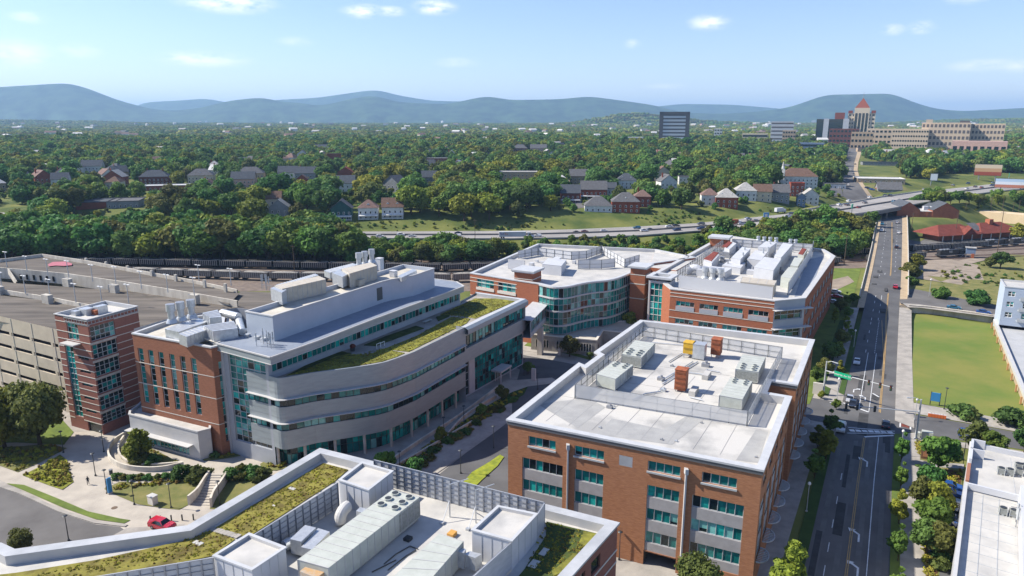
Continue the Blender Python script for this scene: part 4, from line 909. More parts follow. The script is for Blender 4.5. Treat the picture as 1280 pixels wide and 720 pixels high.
mat('screen_rear',(.44,.46,.49),.5,metal=.2,col2=(.37,.39,.42),scale=.8,stretch=(1,1,4))
ZS=16.9
def nscreen(label,pts,**k):return screen('roof_screen',label,pts,ZS,3.8,'screen_rear',post='steel',step=1.3,rails=5,pw=.14,panel_lo=.1,thick=.08,**k)
A_=P(*zoomN(725,250),20.8);B_=P(*zoomN(310,508),20.8)
nscreen('metal roof screen between the long sedum bed and the ducts',[B_,A_][::-1])
C_=P(*zoomM(-48,135),20.8);D_=P(*zoomM(805,348),20.8);E_=P(*zoomM(745,402),20.8);D2=(D_[0]+.55,D_[1]-1.9)
nscreen('long metal roof screen along the street side of the near roof',[D_,C_])
F_=P(*zoomM(766,410),20.8);nscreen('short metal screen return joining the right hut',[F_,D_])
G_=P(*zoomM(640,545),20.8);H_=P(*zoomM(400,760),20.8);nscreen('metal roof screen running from the right hut to the lower edge',[H_,G_])
I_=P(*zoomN(105,622),20.8);J_=P(110,721,20.8);nscreen('metal roof screen at the lower left beside the plaza hut',[I_,J_,P(20,738,20.8)])
b=MB()
for(x,y)in((655,290),(490,305),(370,250),(560,370)):
 pass
for(x,y)in((330,425),(460,455)):
 c=P(*zoomM(x,y),ZS);b.bar((*c,ZS),(*c,ZS+5),.16);p=P(*zoomM(x-40,y+35),ZS);b.bar((*p,ZS),(*c,ZS+2.6),.08);q=off(c,1.5,-1);b.bar((*c,ZS+5),(*q,ZS+3.4),.1)
 b.bar((*c,ZS+4.9),(*off(c,2.6,1.4),ZS+4.9),.1);b.obox(p,U,.5,.5,ZS+.01,ZS+.3)
tag(b.build('steel_mast',MATS['galvanized']),'pair of slim steel masts with props behind the street side screen','mast')
chiller('long pale air handler with five round fans at its far end',[zoomN(1000,290),zoomN(1137,326),zoomN(682,680),zoomN(528,638)],ZS,3.4,(2,3),.26,curb=.35)
chiller('long pale air handler at the lower edge of the near roof',[zoomM(40,728),zoomM(240,728),zoomM(396,548),zoomM(276,508)],ZS,3.2,(0,0),.2,curb=.35)
duct('elbow_duct','fat curved white duct beside the upper hut',[([zoomN(820,395),zoomN(860,405),zoomN(880,385),zoomN(840,375)],17.2,19.4)],ZS,ribs=False)
def torus_arc(b,c,R_,r,a0,a1,ux,zdir=1,n=9,k=14):
 pr=None
 for i in range(n+1):
  a=a0+(a1-a0)*i/n;ring=[]
  for j in range(k):
   ph=2*math.pi*j/k;rr=R_+r*math.cos(ph);x=rr*math.cos(a);z=rr*math.sin(a)*zdir;y=r*math.sin(ph)
   ring.append((c[0]+ux[0]*x-ux[1]*y,c[1]+ux[1]*x+ux[0]*y,c[2]+z))
  if pr:
   for j in range(k):b.quad(pr[j],pr[(j+1)%k],ring[(j+1)%k],ring[j])
  pr=ring
b=MB();torus_arc(b,(*P(*zoomN(775,440),ZS),ZS+.6),1.35,.8,-.1,1.75,(-U.x,-U.y));tag(b.build('elbow_duct',MATS['coping_white'],smooth=True),'ribbed white elbow duct rising out of the near roof','duct')
duct('duct_box','shiny duct box leading into the long air handler',[([zoomN(545,575),zoomN(600,588),zoomN(688,498),zoomN(630,480)],17.6,19.0)],ZS,ribs=False)
duct('duct_box','shiny duct box with round end next to the screen',[([zoomN(490,535),zoomN(545,548),zoomN(620,478),zoomN(565,465)],17.4,19.4)],ZS,ribs=False,tubes=[((*P(*zoomN(460,570),18),18),(*P(*zoomN(520,540),18),18),.7)])
duct('duct_box','stepped duct joining the lower air handler to the right hut',[([zoomM(330,590),zoomM(400,605),zoomM(410,585),zoomM(345,570)],17.4,19.6),([zoomM(400,610),zoomM(455,630),zoomM(490,610),zoomM(430,595)],17.4,19.2)],ZS,ribs=False)
b=MB();c=P(*zoomN(608,690),ZS);b.obox(P(*zoomN(615,690),19.5),U,2.2,2.6,17.2,19.6);tag(b.build('intake_box',mat('rust_pale',(.42,.26,.12),.8,col2=(.36,.34,.30),scale=1.2)),'rust stained intake box on the near end of the long air handler','duct')
b=MB();b.obox(P(*zoomM(340,518),ZS),U,1.1,.9,ZS+.01,ZS+.5);tag(b.build('crate',mat('orange_ply',(.5,.26,.06),.8)),'small orange wooden box on the white near roof','box')
b=MB()
for pts in([(0,660),(60,610),(130,570),(170,585)],[(20,690),(110,620),(160,590)],[(-60,700),(60,640)]):b.path([(*P(*zoomM(x,y),ZS+.1),ZS+.1)for x,y in pts],.07)
b.obox(P(*zoomM(120,540),ZS),U,.9,.9,ZS+.02,ZS+.4);tag(b.build('cable_bundle',MATS['dark_metal']),'dark cables lying on the shaded white roof between the air handlers','cables')
mat('garage_precast',(.52,.45,.35),.85,col2=(.44,.38,.30),scale=.3,detail=8)
def mk_garage():
 T=20.5
 B=P(75,417,T);A=off(B,0,-95);Bn=P(70,395,T)
 t=thing('parking_garage','big precast concrete parking garage with open upper decks','parking garage',(*A,0));w=MB();L=math.dist(A,B);ops=[]
 s=L-1.5
 x0,z0=onwall(31,421,A,B)
 k=0
 while s>4:
  wd=8.2 if k else 2.2
  for z in(16.6,12.9,9.2,5.5,1.8):ops.append((s-wd,s,z,z+1.0))
  s-=wd+.9;k+=1
 wall(w,A,B,0,T+.9,ops,.5)
 w.build('wall',MATS['garage_precast'],t)
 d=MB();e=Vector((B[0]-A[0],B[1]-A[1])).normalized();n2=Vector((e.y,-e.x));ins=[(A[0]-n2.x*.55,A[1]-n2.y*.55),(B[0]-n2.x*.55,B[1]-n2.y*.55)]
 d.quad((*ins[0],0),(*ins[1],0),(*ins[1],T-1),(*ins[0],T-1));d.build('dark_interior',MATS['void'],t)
 b=MB();
 for s in np.arange(L-2.95,0,-9.1):b.obox((A[0]+e.x*s+n2.x*.05,A[1]+e.y*s+n2.y*.05),e,.12,.1,.2,T+.9)
 b.build('panel_joint',MATS['stone_band'],t)
 def deck(name,pts,m='deck_paving'):
  b=MB();b.poly([(*P(x,y,z),z)for x,y,z in pts]);b.build(name,MATS[m],t)
 deck('link_deck',[(200,410,20.15),(230,405,20.15),(352,378,20.15),(352,366,20.15),(300,364,20.15),(290,379,20.15)])
 def pwall(pts,h0,h1,lab=None,th=.35,m='concrete_wall'):
  b=MB()
  for(x0,y0,z0),(x1,y1,z1)in zip(pts,pts[1:]):
   a,c=P(x0,y0,z0),P(x1,y1,z1);ee=Vector((c[0]-a[0],c[1]-a[1])).normalized();q=Vector((ee.y,-ee.x))*th
   for u,v,r_ in((a,c,1),((a[0]-q.x,a[1]-q.y),(c[0]-q.x,c[1]-q.y),-1)):b.quad((*u,z0-h0),(*v,z1-h0),(*v,z1),(*u,z0))
   b.quad((*a,z0),(*c,z1),(c[0]-q.x,c[1]-q.y,z1),(a[0]-q.x,a[1]-q.y,z0))
  b.build('deck_wall',MATS[m],t)
 deck('front_deck',[(-300,366,20),(0,402,20),(76,417,20),(150,428,20),(176,418,20),(160,395,20),(118,383,20),(0,369,20),(-300,330,20)])
 deck('middle_deck',[(-300,330,20.1),(0,368,20.1),(118,383,20.1),(150,400,20.1),(176,418,20.1),(205,408,20.1),(300,377,20.1),(262,366,20.1),(130,362,20.1),(20,354,20.1),(-300,318,20.1)])
 deck('rear_deck',[(-200,341,22.5),(-120,330,22.5),(52,320,22.5),(110,326,22.2),(240,353,21.4),(300,366,21.0),(285,381,21.0),(240,365,21.3),(120,347,22),(10,334,22.5)])
 pwall([(-300,322,21.4),(5,362.5,21.4),(60,371,21.3),(118,382.5,21.1)],1.4,0)
 pwall([(-300,318,23.6),(9,335,23.6),(80,341.5,23.2),(160,353,22.8),(240,366,22.4),(296,376,22.0)],3.6,0)
 pwall([(9,335,23.6),(20,352,20.4)],2.0,0)
 pwall([(-120,330,23.6),(0,324,23.6),(52,317.5,23.6)],22,0);pwall([(52,317.5,23.6),(110,326,23.3),(180,339,22.8),(240,350,22.4),(296,362,22)],22,0)
 for x,y,z in((60,379,20),(85,358,20),(143,366,20),(243,379,20.5),(0,368,20)):b=MB();b.obox(P(x,y,z),V,3.2,1.4,z,z+2.5);b.build('stair_hood',MATS['concrete'],t)
 for x in(108,133,160,190,220,256,282):b=MB();b.obox(P(x,329+(x-108)*.19,21.8),V,.9,.6,21,23.6);b.build('parapet_pier',MATS['concrete'],t)
 b=MB()
 for i,x in enumerate((27,35,43.5,52,60,68)):
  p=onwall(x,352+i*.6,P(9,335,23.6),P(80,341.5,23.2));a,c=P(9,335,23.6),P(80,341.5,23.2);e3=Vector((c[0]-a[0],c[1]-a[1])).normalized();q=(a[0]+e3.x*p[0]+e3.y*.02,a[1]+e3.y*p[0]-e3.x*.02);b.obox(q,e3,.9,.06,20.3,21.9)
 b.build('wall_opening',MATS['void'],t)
 b=MB();q=[P(200,408,T),P(352,380,T),P(352,366,T)]
 for u,v in zip(q,q[1:]):b.quad((*u,0),(*v,0),(*v,20.3),(*u,20.3))
 b.build('side_wall',MATS['concrete_wall'],t)
 for x,y in((0,364),(32,367),(63,372),(94.5,377),(128,381.5),(161.5,379),(3,337)):pass
 return t
mk_garage()
def deck_light(x,y,zb,h,lab,grp):
 c=P(x,y,zb);t=thing('deck_light',lab,'lamp post',(*c,zb),grp);b=MB();b.tube((*c,zb),(*c,zb+h),.13,.09,n=6);b.build('pole',MATS['frame_light'],t);b=MB()
 b.obox(off(c,0,.7),V,.9,.35,zb+h,zb+h+.16);b.obox(off(c,0,-.7),V,.9,.35,zb+h,zb+h+.16);b.bar((*off(c,0,-.7),zb+h),(*off(c,0,.7),zb+h),.08);b.build('lamp_head',MATS['frame_white'],t);return t
for x,y in((9,334),(34,340),(60,344),(86,346.5),(116,352),(145,354.5),(177,361),(210,365.5),(243,369.5)):deck_light(x,y,23.2,5,'white lamp post standing on the wall of the rear garage deck','lamps on the rear garage wall')
for x,y in((3,362),(32,367),(63,372),(95,378)):deck_light(x,y,21.3,5.2,'white lamp post on the wall between front and middle garage decks','lamps on the middle garage wall')
for x,y in((128,382),(161,379),(249,352),(289,357)):deck_light(x,y,21,5.2,'white lamp post on the garage deck behind the stair tower' if x<200 else 'white lamp post at the far end of the rear garage deck','lamps behind the tower' if x<200 else 'lamps at the deck end')
c=P(76,331,22.5);b=MB();b.prism(ccw([P(x,y,22.55)for x,y in((60,330.5),(66,327.5),(82,327),(90,329.5),(90,331.5),(80,332.5),(70,332),(61,333))]),22.52,22.6);tag(b.build('painted_mark',mat('pink_paint',(.35,.10,.13),.8)),'faded pink painted shape on the rear garage deck','painted mark')
def mk_tower():
 T=27;p0,p1,p2=P(68,394,T),P(108.8,401.7,T),P(172,384.5,T);p3=(p0[0]+p2[0]-p1[0],p0[1]+p2[1]-p1[1]);poly=[p0,p1,p2,p3]
 t=thing('stair_tower','banded brick stair tower with teal glazing at the garage corner','tower',(*p1,0));w=MB()
 L0,L1=math.dist(p0,p1),math.dist(p1,p2)
 Z=lambda x,y:(60+x/3.79,370+y/3.79)
 ops0=[(L0*.34,L0*.68,22.0,26.2)]
 g=[(L0*.18,L0*.44,3,21.4)];sl=[(L0*.56,L0*.88,z,z+.9)for z in(17.6,14.4,11.2,8.0,4.8)];ops0+=g+sl+[(L0*.55,L0*.98,0,2.6)]
 gz=[(L1*.03,L1*.50,z,z+3.3)for z in(22.2,18.0,13.9,9.8,5.8,2.6)];gz[-1]=(L1*.03,L1*.5,2.4,5.0)
 wall(w,p0,p1,0,T,ops0,.3);wall(w,p1,p2,0,T,gz,.3);wall(w,p2,p3,0,T);wall(w,p3,p0,0,T)
 w.build('wall',MATS['brick_tower'],t)
 for o in ops0[:1]:window(t,p0,p1,*o,nc=3,nr=3,rec=.3,style='bright')
 window(t,p0,p1,*g[0],nc=2,nr=14,rec=.3,style='bright',frame='frame_light',fw=.1)
 for o in sl:window(t,p0,p1,*o,nc=2,rec=.3,style='dark',frame='frame_dark')
 for o in gz:window(t,p1,p2,*o,nc=5,nr=3,rec=.3,style='dark',frame='frame_light',fw=.1)
 b=MB();e=Vector((p1[0]-p0[0],p1[1]-p0[1])).normalized();a=(p0[0]+e.x*L0*.545,p0[1]+e.y*L0*.545);c=(p0[0]+e.x*L0*.985,p0[1]+e.y*L0*.985);b.quad((a[0]-e.y*-.5,a[1]+e.x*.5,0),(c[0]+e.y*-.5*-1,c[1]+e.x*.5,0),(c[0]+e.y*.5,c[1]+e.x*.5,2.6),(a[0]+e.y*.5,a[1]+e.x*.5,2.6));b.build('doorway',MATS['glass_dark'],t)
 b=MB()
 for k,z in enumerate([25.9,23.6,21.8,20,18.4,16.7,15.2,13.6,12,10.4,8.8,7.2,5.6,3.9,2.5]):
  for p,q,full in((p0,p1,0),(p1,p2,1)):
   ee=Vector((q[0]-p[0],q[1]-p[1])).normalized();L=math.dist(p,q);s0,s1=(0,L)if not full else(L*.5,L)
   for u,v in(((0,.17),(.45,1))if not full and z<21.6 else((0,1),))if not full else((.5,1),(0,.03)):
    b.bar((p[0]+ee.x*L*u+ee.y*.01,p[1]+ee.y*L*u-ee.x*.01,z),(p[0]+ee.x*L*v+ee.y*.01,p[1]+ee.y*L*v-ee.x*.01,z),.1,.16)
 b.build('stone_band',MATS['stone_band'],t)
 b=MB()
 for z in(21.7,17.5,13.4,9.3,5.3):ee=Vector((p2[0]-p1[0],p2[1]-p1[1])).normalized();b.bar((p1[0]+ee.y*.05,p1[1]-ee.x*.05,z),(p1[0]+ee.x*L1*.5+ee.y*.05,p1[1]+ee.y*L1*.5-ee.x*.05,z),.15,.5)
 b.build('spandrel_panel',MATS['concrete'],t)
 b=MB();q=MB();pl=offset(poly,-.5,True)
 ee=e;n0=Vector((e.y,-e.x));cc=(p0[0]+e.x*L0*.5+n0.x*.9,p0[1]+e.y*L0*.5+n0.y*.9);b.obox(cc,e,L0*.42,1.9,21.2,21.45);b.build('awning',MATS['coping_white'],t)
 r=MB();roof_slab(r,poly,T-.5,T+.35,w=.3,m_in=0,m_cop=1,m_roof=2,coph=.08);r.build('roof',[MATS['coping'],MATS['coping_white'],MATS['roof_white']],t)
 b=MB()
 for p,q2 in((p0,p1),(p1,p2)):
  e2=Vector((q2[0]-p[0],q2[1]-p[1])).normalized();L=math.dist(p,q2);f0=0.3 if p is p0 else 0
  for z in(26.15,26.95):b.bar((p[0]+e2.x*L*f0+e2.y*.1,p[1]+e2.y*L*f0-e2.x*.1,z),(q2[0]+e2.y*.1,q2[1]-e2.x*.1,z),.1)
  s=L*f0
  while s<L:b.bar((p[0]+e2.x*s+e2.y*.1,p[1]+e2.y*s-e2.x*.1,26.1),(p[0]+e2.x*s+e2.y*.1,p[1]+e2.y*s-e2.x*.1,27),.08);s+=.9
 b.build('clerestory_bars',MATS['frame_light'],t)
 b=MB();b.obox(lerp(p0,p2,.38),e,2.5,2,T-.5,T+1.0);b.obox(lerp(p0,p2,.55),e,1.6,2.4,T-.5,T+1.3);b.obox(lerp(p0,p2,.25),e,1.6,1.2,T-.5,T+.6);b.build('roof_machine',MATS['galvanized'],t)
 b=MB();b.obox(lerp(p1,p3,.45),e,1.4,1.2,T-.5,T+.6);b.build('rusty_machine',MATS['rust'],t)
mk_tower()
def mk_wavy():
 T=20.0;a,b_,c_=P(588,342,T),P(645,352,T),P(673,355,T)
 c0=P(587.5,341.5,T);k1=P(646,351,T);g0=(8.6,214.6);g1=P(792,339,T);far=[P(812,330,T),P(870,322,T),P(820,312,T),P(672,305,T)]
 t=thing('wavy_glass_building','brick building with a wavy teal curtain wall and screened white roof','building',(*c0,0))
 wave=[g0]+chaikin([g0,P(700,361,T),P(735,352.5,T),P(765,350.5,T),P(785,343,T),g1],3)[1:]
 poly=[c0,k1]+[c_]+wave[1:-1]+[g1]+far;w=MB();L=math.dist(c0,k1)
 Z=lambda x,y:onwall(560+x/4.8,280+y/4.8,c0,k1)
 o1=(*[Z(173,338)[0],Z(275,385)[0]],(Z(173,338)[1]+Z(275,385)[1])/2-1.3,(Z(173,338)[1]+Z(275,385)[1])/2+1.5);o2=(Z(300,355)[0],Z(405,400)[0],o1[2],o1[3])
 wall(w,c0,k1,0,T,[o1,o2,(o1[0],o1[1],o1[2]-4.6,o1[3]-4.6),(o2[0],o2[1],o2[2]-4.6,o2[3]-4.6)],.3)
 for p,q in((k1,c_),(g1,far[0]),(far[0],far[1]),(far[1],far[2]),(far[2],far[3]),(far[3],c0)):wall(w,p,q,0,T)
 w.build('brick_wall',MATS['brick_red'],t)
 for o in(o1,o2):window(t,c0,k1,*o,nc=4,rec=.3,style='bright',frame='frame_white');window(t,c0,k1,o[0],o[1],o[2]-4.6,o[3]-4.6,nc=4,rec=.3,frame='frame_white')
 b=MB()
 for z in(18.7,17.5,12.6):
  e=Vector((k1[0]-c0[0],k1[1]-c0[1])).normalized();b.bar((c0[0]+e.y*.03,c0[1]-e.x*.03,z),(k1[0]+e.y*.03,k1[1]-e.x*.03,z),.12,.22)
 for o in(o1,o2):e=Vector((k1[0]-c0[0],k1[1]-c0[1])).normalized();m_=(o[0]+o[1])/2;b.obox((c0[0]+e.x*m_+e.y*.1,c0[1]+e.y*m_-e.x*.1),e,o[1]-o[0]+.4,.2,o[2]-.9,o[2]-.05)
 b.build('stone_band',MATS['stone_band'],t)
 r=MB();roof_slab(r,ccw(poly),T-1,T,w=1.0,m_in=0,m_cop=1,m_roof=2);r.build('roof',[MATS['coping_white'],MATS['coping'],MATS['roof_white']],t)
 for z0,z1,st in((5.0,7.4,'green'),(7.9,12.0,'green'),(12.5,16.2,'std'),(16.6,19.6,'std')):ribbon(t,wave,z0,z1,0,1.5,st,'frame_light',.1,2 if z1-z0>3 else 1)
 for z in(7.4,12.0,16.2,19.65):b=MB();bandwall(b,wave,z,z+.4,.35,thick=.6);b.build('ledge',MATS['coping_white'],t)
 b=MB();i_=offset(wave,-.5)
 for p,q in zip(i_,i_[1:]):b.quad((*p,0),(*q,0),(*q,19.5),(*p,19.5))
 b.build('core_wall',MATS['void'],t)
 for(px,py),wd,dp,zt in(((660,350),6.5,6.5,22.6),((802,345),5.0,6,22.6)):
  c=P(px,py,20);c=(c[0],c[1]+2);p=MB();p.obox(c,V,wd,dp,8 if px<700 else 0,zt);p.build('brick_pier',MATS['brick_red'],t)
  p=MB();p.obox(c,V,wd+1.2,dp+1.2,zt,zt+.5);p.obox(c,V,wd+1.6,dp+1.6,zt+.3,zt+.8);p.build('pier_cap',MATS['coping'],t)
  p=MB();p.obox(c,V,wd+.1,dp+.1,zt-2.2,zt-1.95);p.obox(c,V,wd+.1,dp+.1,17.3,17.6);p.obox(c,V,wd+.1,dp+.1,12.4,12.65);p.build('stone_band',MATS['stone_band'],t)
 p=MB();c=P(903,300,21);
 p=MB();q=[P(812,334,19.4),P(845,338,19.4),P(873,322,19.4),P(818,316,19.4)];p.prism(ccw(q),0,19.4,0,1);p.build('link_wing',[MATS['brick_red'],MATS['roof_white']],t)
 return t
mk_wavy()
mat('stone_wall',(.33,.31,.28),.9,col2=(.24,.225,.20),scale=.9,detail=8)
def mk_podium():
 T=5.0;A=P(662,418,T);poly=ccw([A,P(747,425.5,T),P(757,412,T),P(790,415,T),(45,232),(8,218),(2,210)])
 A,B=P(664,418,T),P(746,425.5,T);poly=[A,B,P(754,413,T),P(800,418,T),(52,228),(10,220)]
 t=thing('stone_podium','low grey stone building with narrow windows below the glass wall','building',(*A,0));w=MB();L=math.dist(A,B)
 ops=[(s,s+.55,1.2,3.5)for s in[1.6+i*.85 for i in range(5)]+[8.2+i*.85 for i in range(int((L-9.4)/.85))]]
 wall(w,A,B,0,T,ops,.2)
 for i in range(1,len(poly)):wall(w,poly[i],poly[(i+1)%len(poly)],0,T,[(2,4,0,3)]if i==1 and math.dist(poly[1],poly[2])>5 else[],.5)
 w.build('wall',MATS['stone_wall'],t);g=MB();p=offset([A,B],-.22);g.quad((*p[0],.8),(*p[1],.8),(*p[1],3.8),(*p[0],3.8));g.build('window_glass',MATS['glass_dark'],t)
 f=MB();e=Vector((B[0]-A[0],B[1]-A[1])).normalized()
 for o in ops:
  for s in(o[0]-.12,o[1]+.12):f.bar((A[0]+e.x*s+e.y*.05,A[1]+e.y*s-e.x*.05,1.1),(A[0]+e.x*s+e.y*.05,A[1]+e.y*s-e.x*.05,3.6),.14,.1)
 f.build('window_surround',MATS['stone_band'],t)
 r=MB();roof_slab(r,ccw(poly),T-.3,T,w=.6,m_in=0,m_cop=1,m_roof=2);r.build('roof',[MATS['stone_band'],MATS['stone_band'],MATS['roof_warm']],t)
mk_podium()
def mk_bridge():
 E1,K=(3.4,195.2),(9.5,215.5);t=thing('skybridge','glazed skybridge joining the lab wing to the wavy glass building','skybridge',(*E1,9));b=MB()
 e=Vector((K[0]-E1[0],K[1]-E1[1])).normalized();A=(E1[0]+e.y*2.0,E1[1]-e.x*2.0);B=(K[0]+e.y*2.0,K[1]-e.x*2.0);A2=(A[0]-e.y*4.5,A[1]+e.x*4.5);B2=(B[0]-e.y*4.5,B[1]+e.x*4.5)
 L=math.dist(A,B);wall(b,A,B,8.6,14,[(.5,L-.5,10,13.2)],.3);b.quad((*A2,8.6),(*B2,8.6),(*B2,14),(*A2,14));b.flat([A,B,B2,A2],8.6);b.flat(offset([A,B,B2,A2],.5,True),14.02);b.build('deck_shell',MATS['coping'],t);window(t,A,B,.5,L-.5,10,13.2,nc=13,nr=1,rec=.3,style='bright')
 b=MB();b.obox(lerp(A,B,.55),e,2.2,1.5,0,8.6);b.build('support_pier',MATS['concrete_wall'],t)
mk_bridge()
def mk_block():
 T=20.0
 A,B0,B=P(838,363,T),P(968.5,378,T),P(1008,371.5,T)
 A=P(838,361.5,T);G0=P(968.5,376.5,T);C=P(1044,320.5,T);D=P(1006,306,T);E=P(905,294,T);F=P(815,343,T)
 poly=[A,G0,P(1007,373,T),C,P(1030,312,T),E,F]
 t=thing('research_block','red brick research block with its roof packed with white plant','building',(*A,0));w=MB()
 Z=lambda x,y,p=A,q=G0:onwall(780+x/4.74,280+y/4.74,p,q)
 ops=[]
 w1=[((308,458),(415,500)),((448,472),(556,515)),((590,487),(703,530)),((738,502),(855,550))]
 zt=sum(Z(*a)[1]for a,b in w1)/4;zb=sum(Z(*b)[1]for a,b in w1)/4;z3=sum(Z(*a)[1]for a in((304,562),(440,578),(584,594),(728,612)))/4
 dz=zt-z3;S=[(Z(*a)[0],Z(*b)[0])for a,b in w1]
 for s0,s1 in S:
  for k in range(4):ops.append((s0,s1,zb-dz*k,zt-dz*k))
 wall(w,A,G0,0,T,ops,.3)
 R0,R1=poly[2],poly[3];LR=math.dist(R0,R1);opr=[]
 n=9
 for i in range(n):
  s0=2+(LR-3)/n*i+.8;s1=s0+(LR-3)/n-2.0
  for k in range(4):opr.append((s0,s1,zb-dz*k-1.2,zt-dz*k))
 wall(w,R0,R1,0,T,opr,.35)
 for i in range(3,len(poly)):wall(w,poly[i],poly[(i+1)%len(poly)],0,T)
 w.build('brick_wall',MATS['brick_red'],t)
 for o in ops[:]:window(t,A,G0,*o,nc=4,rec=.3,style=R.choice(['std','dark','bright']),frame='frame_light',fw=.12)
 for o in opr:window(t,R0,R1,*o,nc=3,rec=.35,nr=2,style='std',frame='frame_light',fw=.1)
 b=MB();e=Vector((G0[0]-A[0],G0[1]-A[1])).normalized()
 for s0,s1 in S:
  for k in range(4):m_=(s0+s1)/2;b.obox((A[0]+e.x*m_+e.y*.06,A[1]+e.y*m_-e.x*.06),e,s1-s0,.12,zb-dz*k-1.35,zb-dz*k-.02)
 b.build('spandrel_panel',MATS['grey_panel'],t)
 b=MB();L=math.dist(A,G0)
 for z in(19.0,17.9,zb-1.5,zt+.2-dz,zb-1.5-dz):b.bar((A[0]+e.y*.03,A[1]-e.x*.03,z),(G0[0]+e.y*.03,G0[1]-e.x*.03,z),.12,.2)
 b.build('stone_band',MATS['stone_band'],t)
 q0,q1=G0,poly[2];L=math.dist(q0,q1);w=MB();wins=[(.4,L-.8,zb-dz*k-.9,zt-dz*k+.5)for k in range(4)];wall(w,q0,q1,0,T,wins,.5);w.build('corner_wall',MATS['grey_panel'],t)
 for o in wins:window(t,q0,q1,*o,nc=4,nr=2,rec=.5,style='dark',frame='frame_light',fw=.14)
 b=MB();e2=Vector((q1[0]-q0[0],q1[1]-q0[1])).normalized()
 for o in wins:b.obox((q0[0]+e2.x*(L/2+.8)+e2.y*.6,q0[1]+e2.y*(L/2+.8)-e2.x*.6),e2,L+2.2,1.6,o[3]+.1,o[3]+.3)
 b.build('sunshade',MATS['coping_white'],t)
 r=MB();roof_slab(r,ccw(poly),T-.9,T,w=1.4,m_in=0,m_cop=1,m_roof=2);r.build('roof',[MATS['coping_white'],MATS['coping_white'],MATS['roof_white']],t)
 b=MB();b.flat([P(x,y,T-.88)for x,y in((1009,325),(1029,320),(1012,368),(993,371))],T-.87);b.build('dark_roof_panel',MATS['roof_bluegrey'],t)
 a,c=P(811,350,20.5),P(837,353,20.5);e3=Vector((c[0]-a[0],c[1]-a[1])).normalized();d2=(c[0]-e3.y*6,c[1]+e3.x*6);d3=(a[0]-e3.y*6,a[1]+e3.x*6);tp=[a,c,d2,d3];L=math.dist(a,c)
 w=MB();wall(w,a,c,0,20.5,[(.5,L-.5,1,19.8)],.25);wall(w,c,d2,0,20.5);wall(w,d2,d3,0,20.5);wall(w,d3,a,0,20.5,[(.5,5.5,1,19.8)],.25);w.build('stair_frame',MATS['coping_white'],t)
 window(t,a,c,.5,L-.5,1,19.8,nc=4,nr=9,rec=.25,style='bright',frame='frame_white',fw=.14);window(t,d3,a,.5,5.5,1,19.8,nc=4,nr=9,rec=.25,style='green',frame='frame_white')
 r=MB();roof_slab(r,tp,20.6,21.4,w=.9,m_in=0,m_cop=1,m_roof=2,over=.6,coph=.5);r.build('stair_roof',[MATS['coping'],MATS['coping'],MATS['roof_white']],t)
 c=P(900,305,20);p=MB();p.obox(c,V,7,6,0,22.6);p.build('brick_pier',MATS['brick_red'],t);p=MB();p.obox(c,V,8.6,7.6,22.6,23.4);p.build('pier_cap',MATS['coping'],t)
mk_block()
ZB=19.1
screen('roof_screen','slatted screen on the front edge of the research block roof',[P(848,361,ZB),P(965,377,ZB)],ZB,4.3,'perforated_dense',step=4)
screen('roof_screen','slatted screen along the wavy building side of the research block',[P(905,309,ZB),P(846,352,ZB)],ZB,3.6,'perforated',step=3.2)
screen('roof_screen','slatted screen along the avenue side of the research block roof',[P(985,369,ZB),P(1014,322,ZB),P(1016,313,ZB)],ZB,4.0,'screen_metal',step=4)
screen('roof_screen','low screen across the back of the research block roof',[P(1016,315,ZB),P(915,308,ZB)],ZB,3.2,'perforated_dense',step=4)
def boxthing(name,label,cat,quad,z0,z1,m,mt=None,grp=None,kind=None,fr=None):
 q=ccw([P(x,y,z1)for x,y in quad]);b=MB();b.prism(q,z0,z1,0,1,True)
 t=thing(name,label,cat,(*q[0],z0),grp);b.build('casing',[MATS[m],MATS[mt or m]],t);b=MB()
 i=0 if math.dist(q[0],q[1])>math.dist(q[1],q[2])else 1;n=max(2,int(math.dist(q[i],q[i+1])/2))
 for k in range(n+1):
  a=lerp(q[i],q[i+1],k/n);c=lerp(q[(i+3)%4],q[(i+2)%4],k/n);b.bar((*a,z1+.02),(*c,z1+.02),.08,.06)
 b.build('seam',MATS['coping'],t);return t
Z2=lambda x,y:(780+x/4.74,280+y/4.74)
for lab,q,z0,z1,m in(('white plant room roof on the left back of the research block',[(635,200),(690,210),(750,145),(700,135)],ZB,23,'white_panel'),('white plant box with red fins at the back of the research block',[(470,215),(520,232),(565,180),(520,170)],ZB,22.5,'white_panel'),('white box with red fins beside the rear brick pier',[(595,140),(625,150),(665,115),(640,105)],ZB,22.5,'white_panel'),('large white plant room in the centre of the research block roof',[(770,255),(885,275),(930,210),(830,195)],ZB,24,'white_panel'),('long white plant room toward the back of the research block roof',[(890,190),(930,200),(1000,120),(940,112)],ZB,24,'white_panel'),('green grey air handler beside the avenue side screen',[(930,310),(990,322),(1030,262),(975,255)],ZB,22.5,'unit_green'),('green grey air handler farther along the avenue side screen',[(985,245),(1030,252),(1060,205),(1010,198)],ZB,22.5,'unit_green'),('small box with red fins near the avenue side screen',[(1030,180),(1065,187),(1088,150),(1050,143)],ZB,22.5,'unit_green'),('pale beige air handler behind the front screen of the research block',[(690,342),(890,362),(905,335),(700,312)],ZB,22.8,'unit_tan'),('low white plant box in the middle of the research block roof',[(580,245),(690,262),(720,230),(620,218)],ZB,21.2,'white_panel'),('white stepped duct box at the back centre of the research block',[(730,205),(810,215),(850,165),(780,155)],ZB,22.2,'white_panel'),('white duct casing behind the exhaust stacks of the research block',[(430,268),(600,285),(640,262),(480,245)],ZB,21.5,'white_panel'),('tall white box at the back of the research block',[(795,135),(860,142),(905,110),(840,103)],ZB,23.5,'white_panel')):boxthing('plant_box',lab,'plant box',[Z2(*p)for p in q],z0,z1,m)
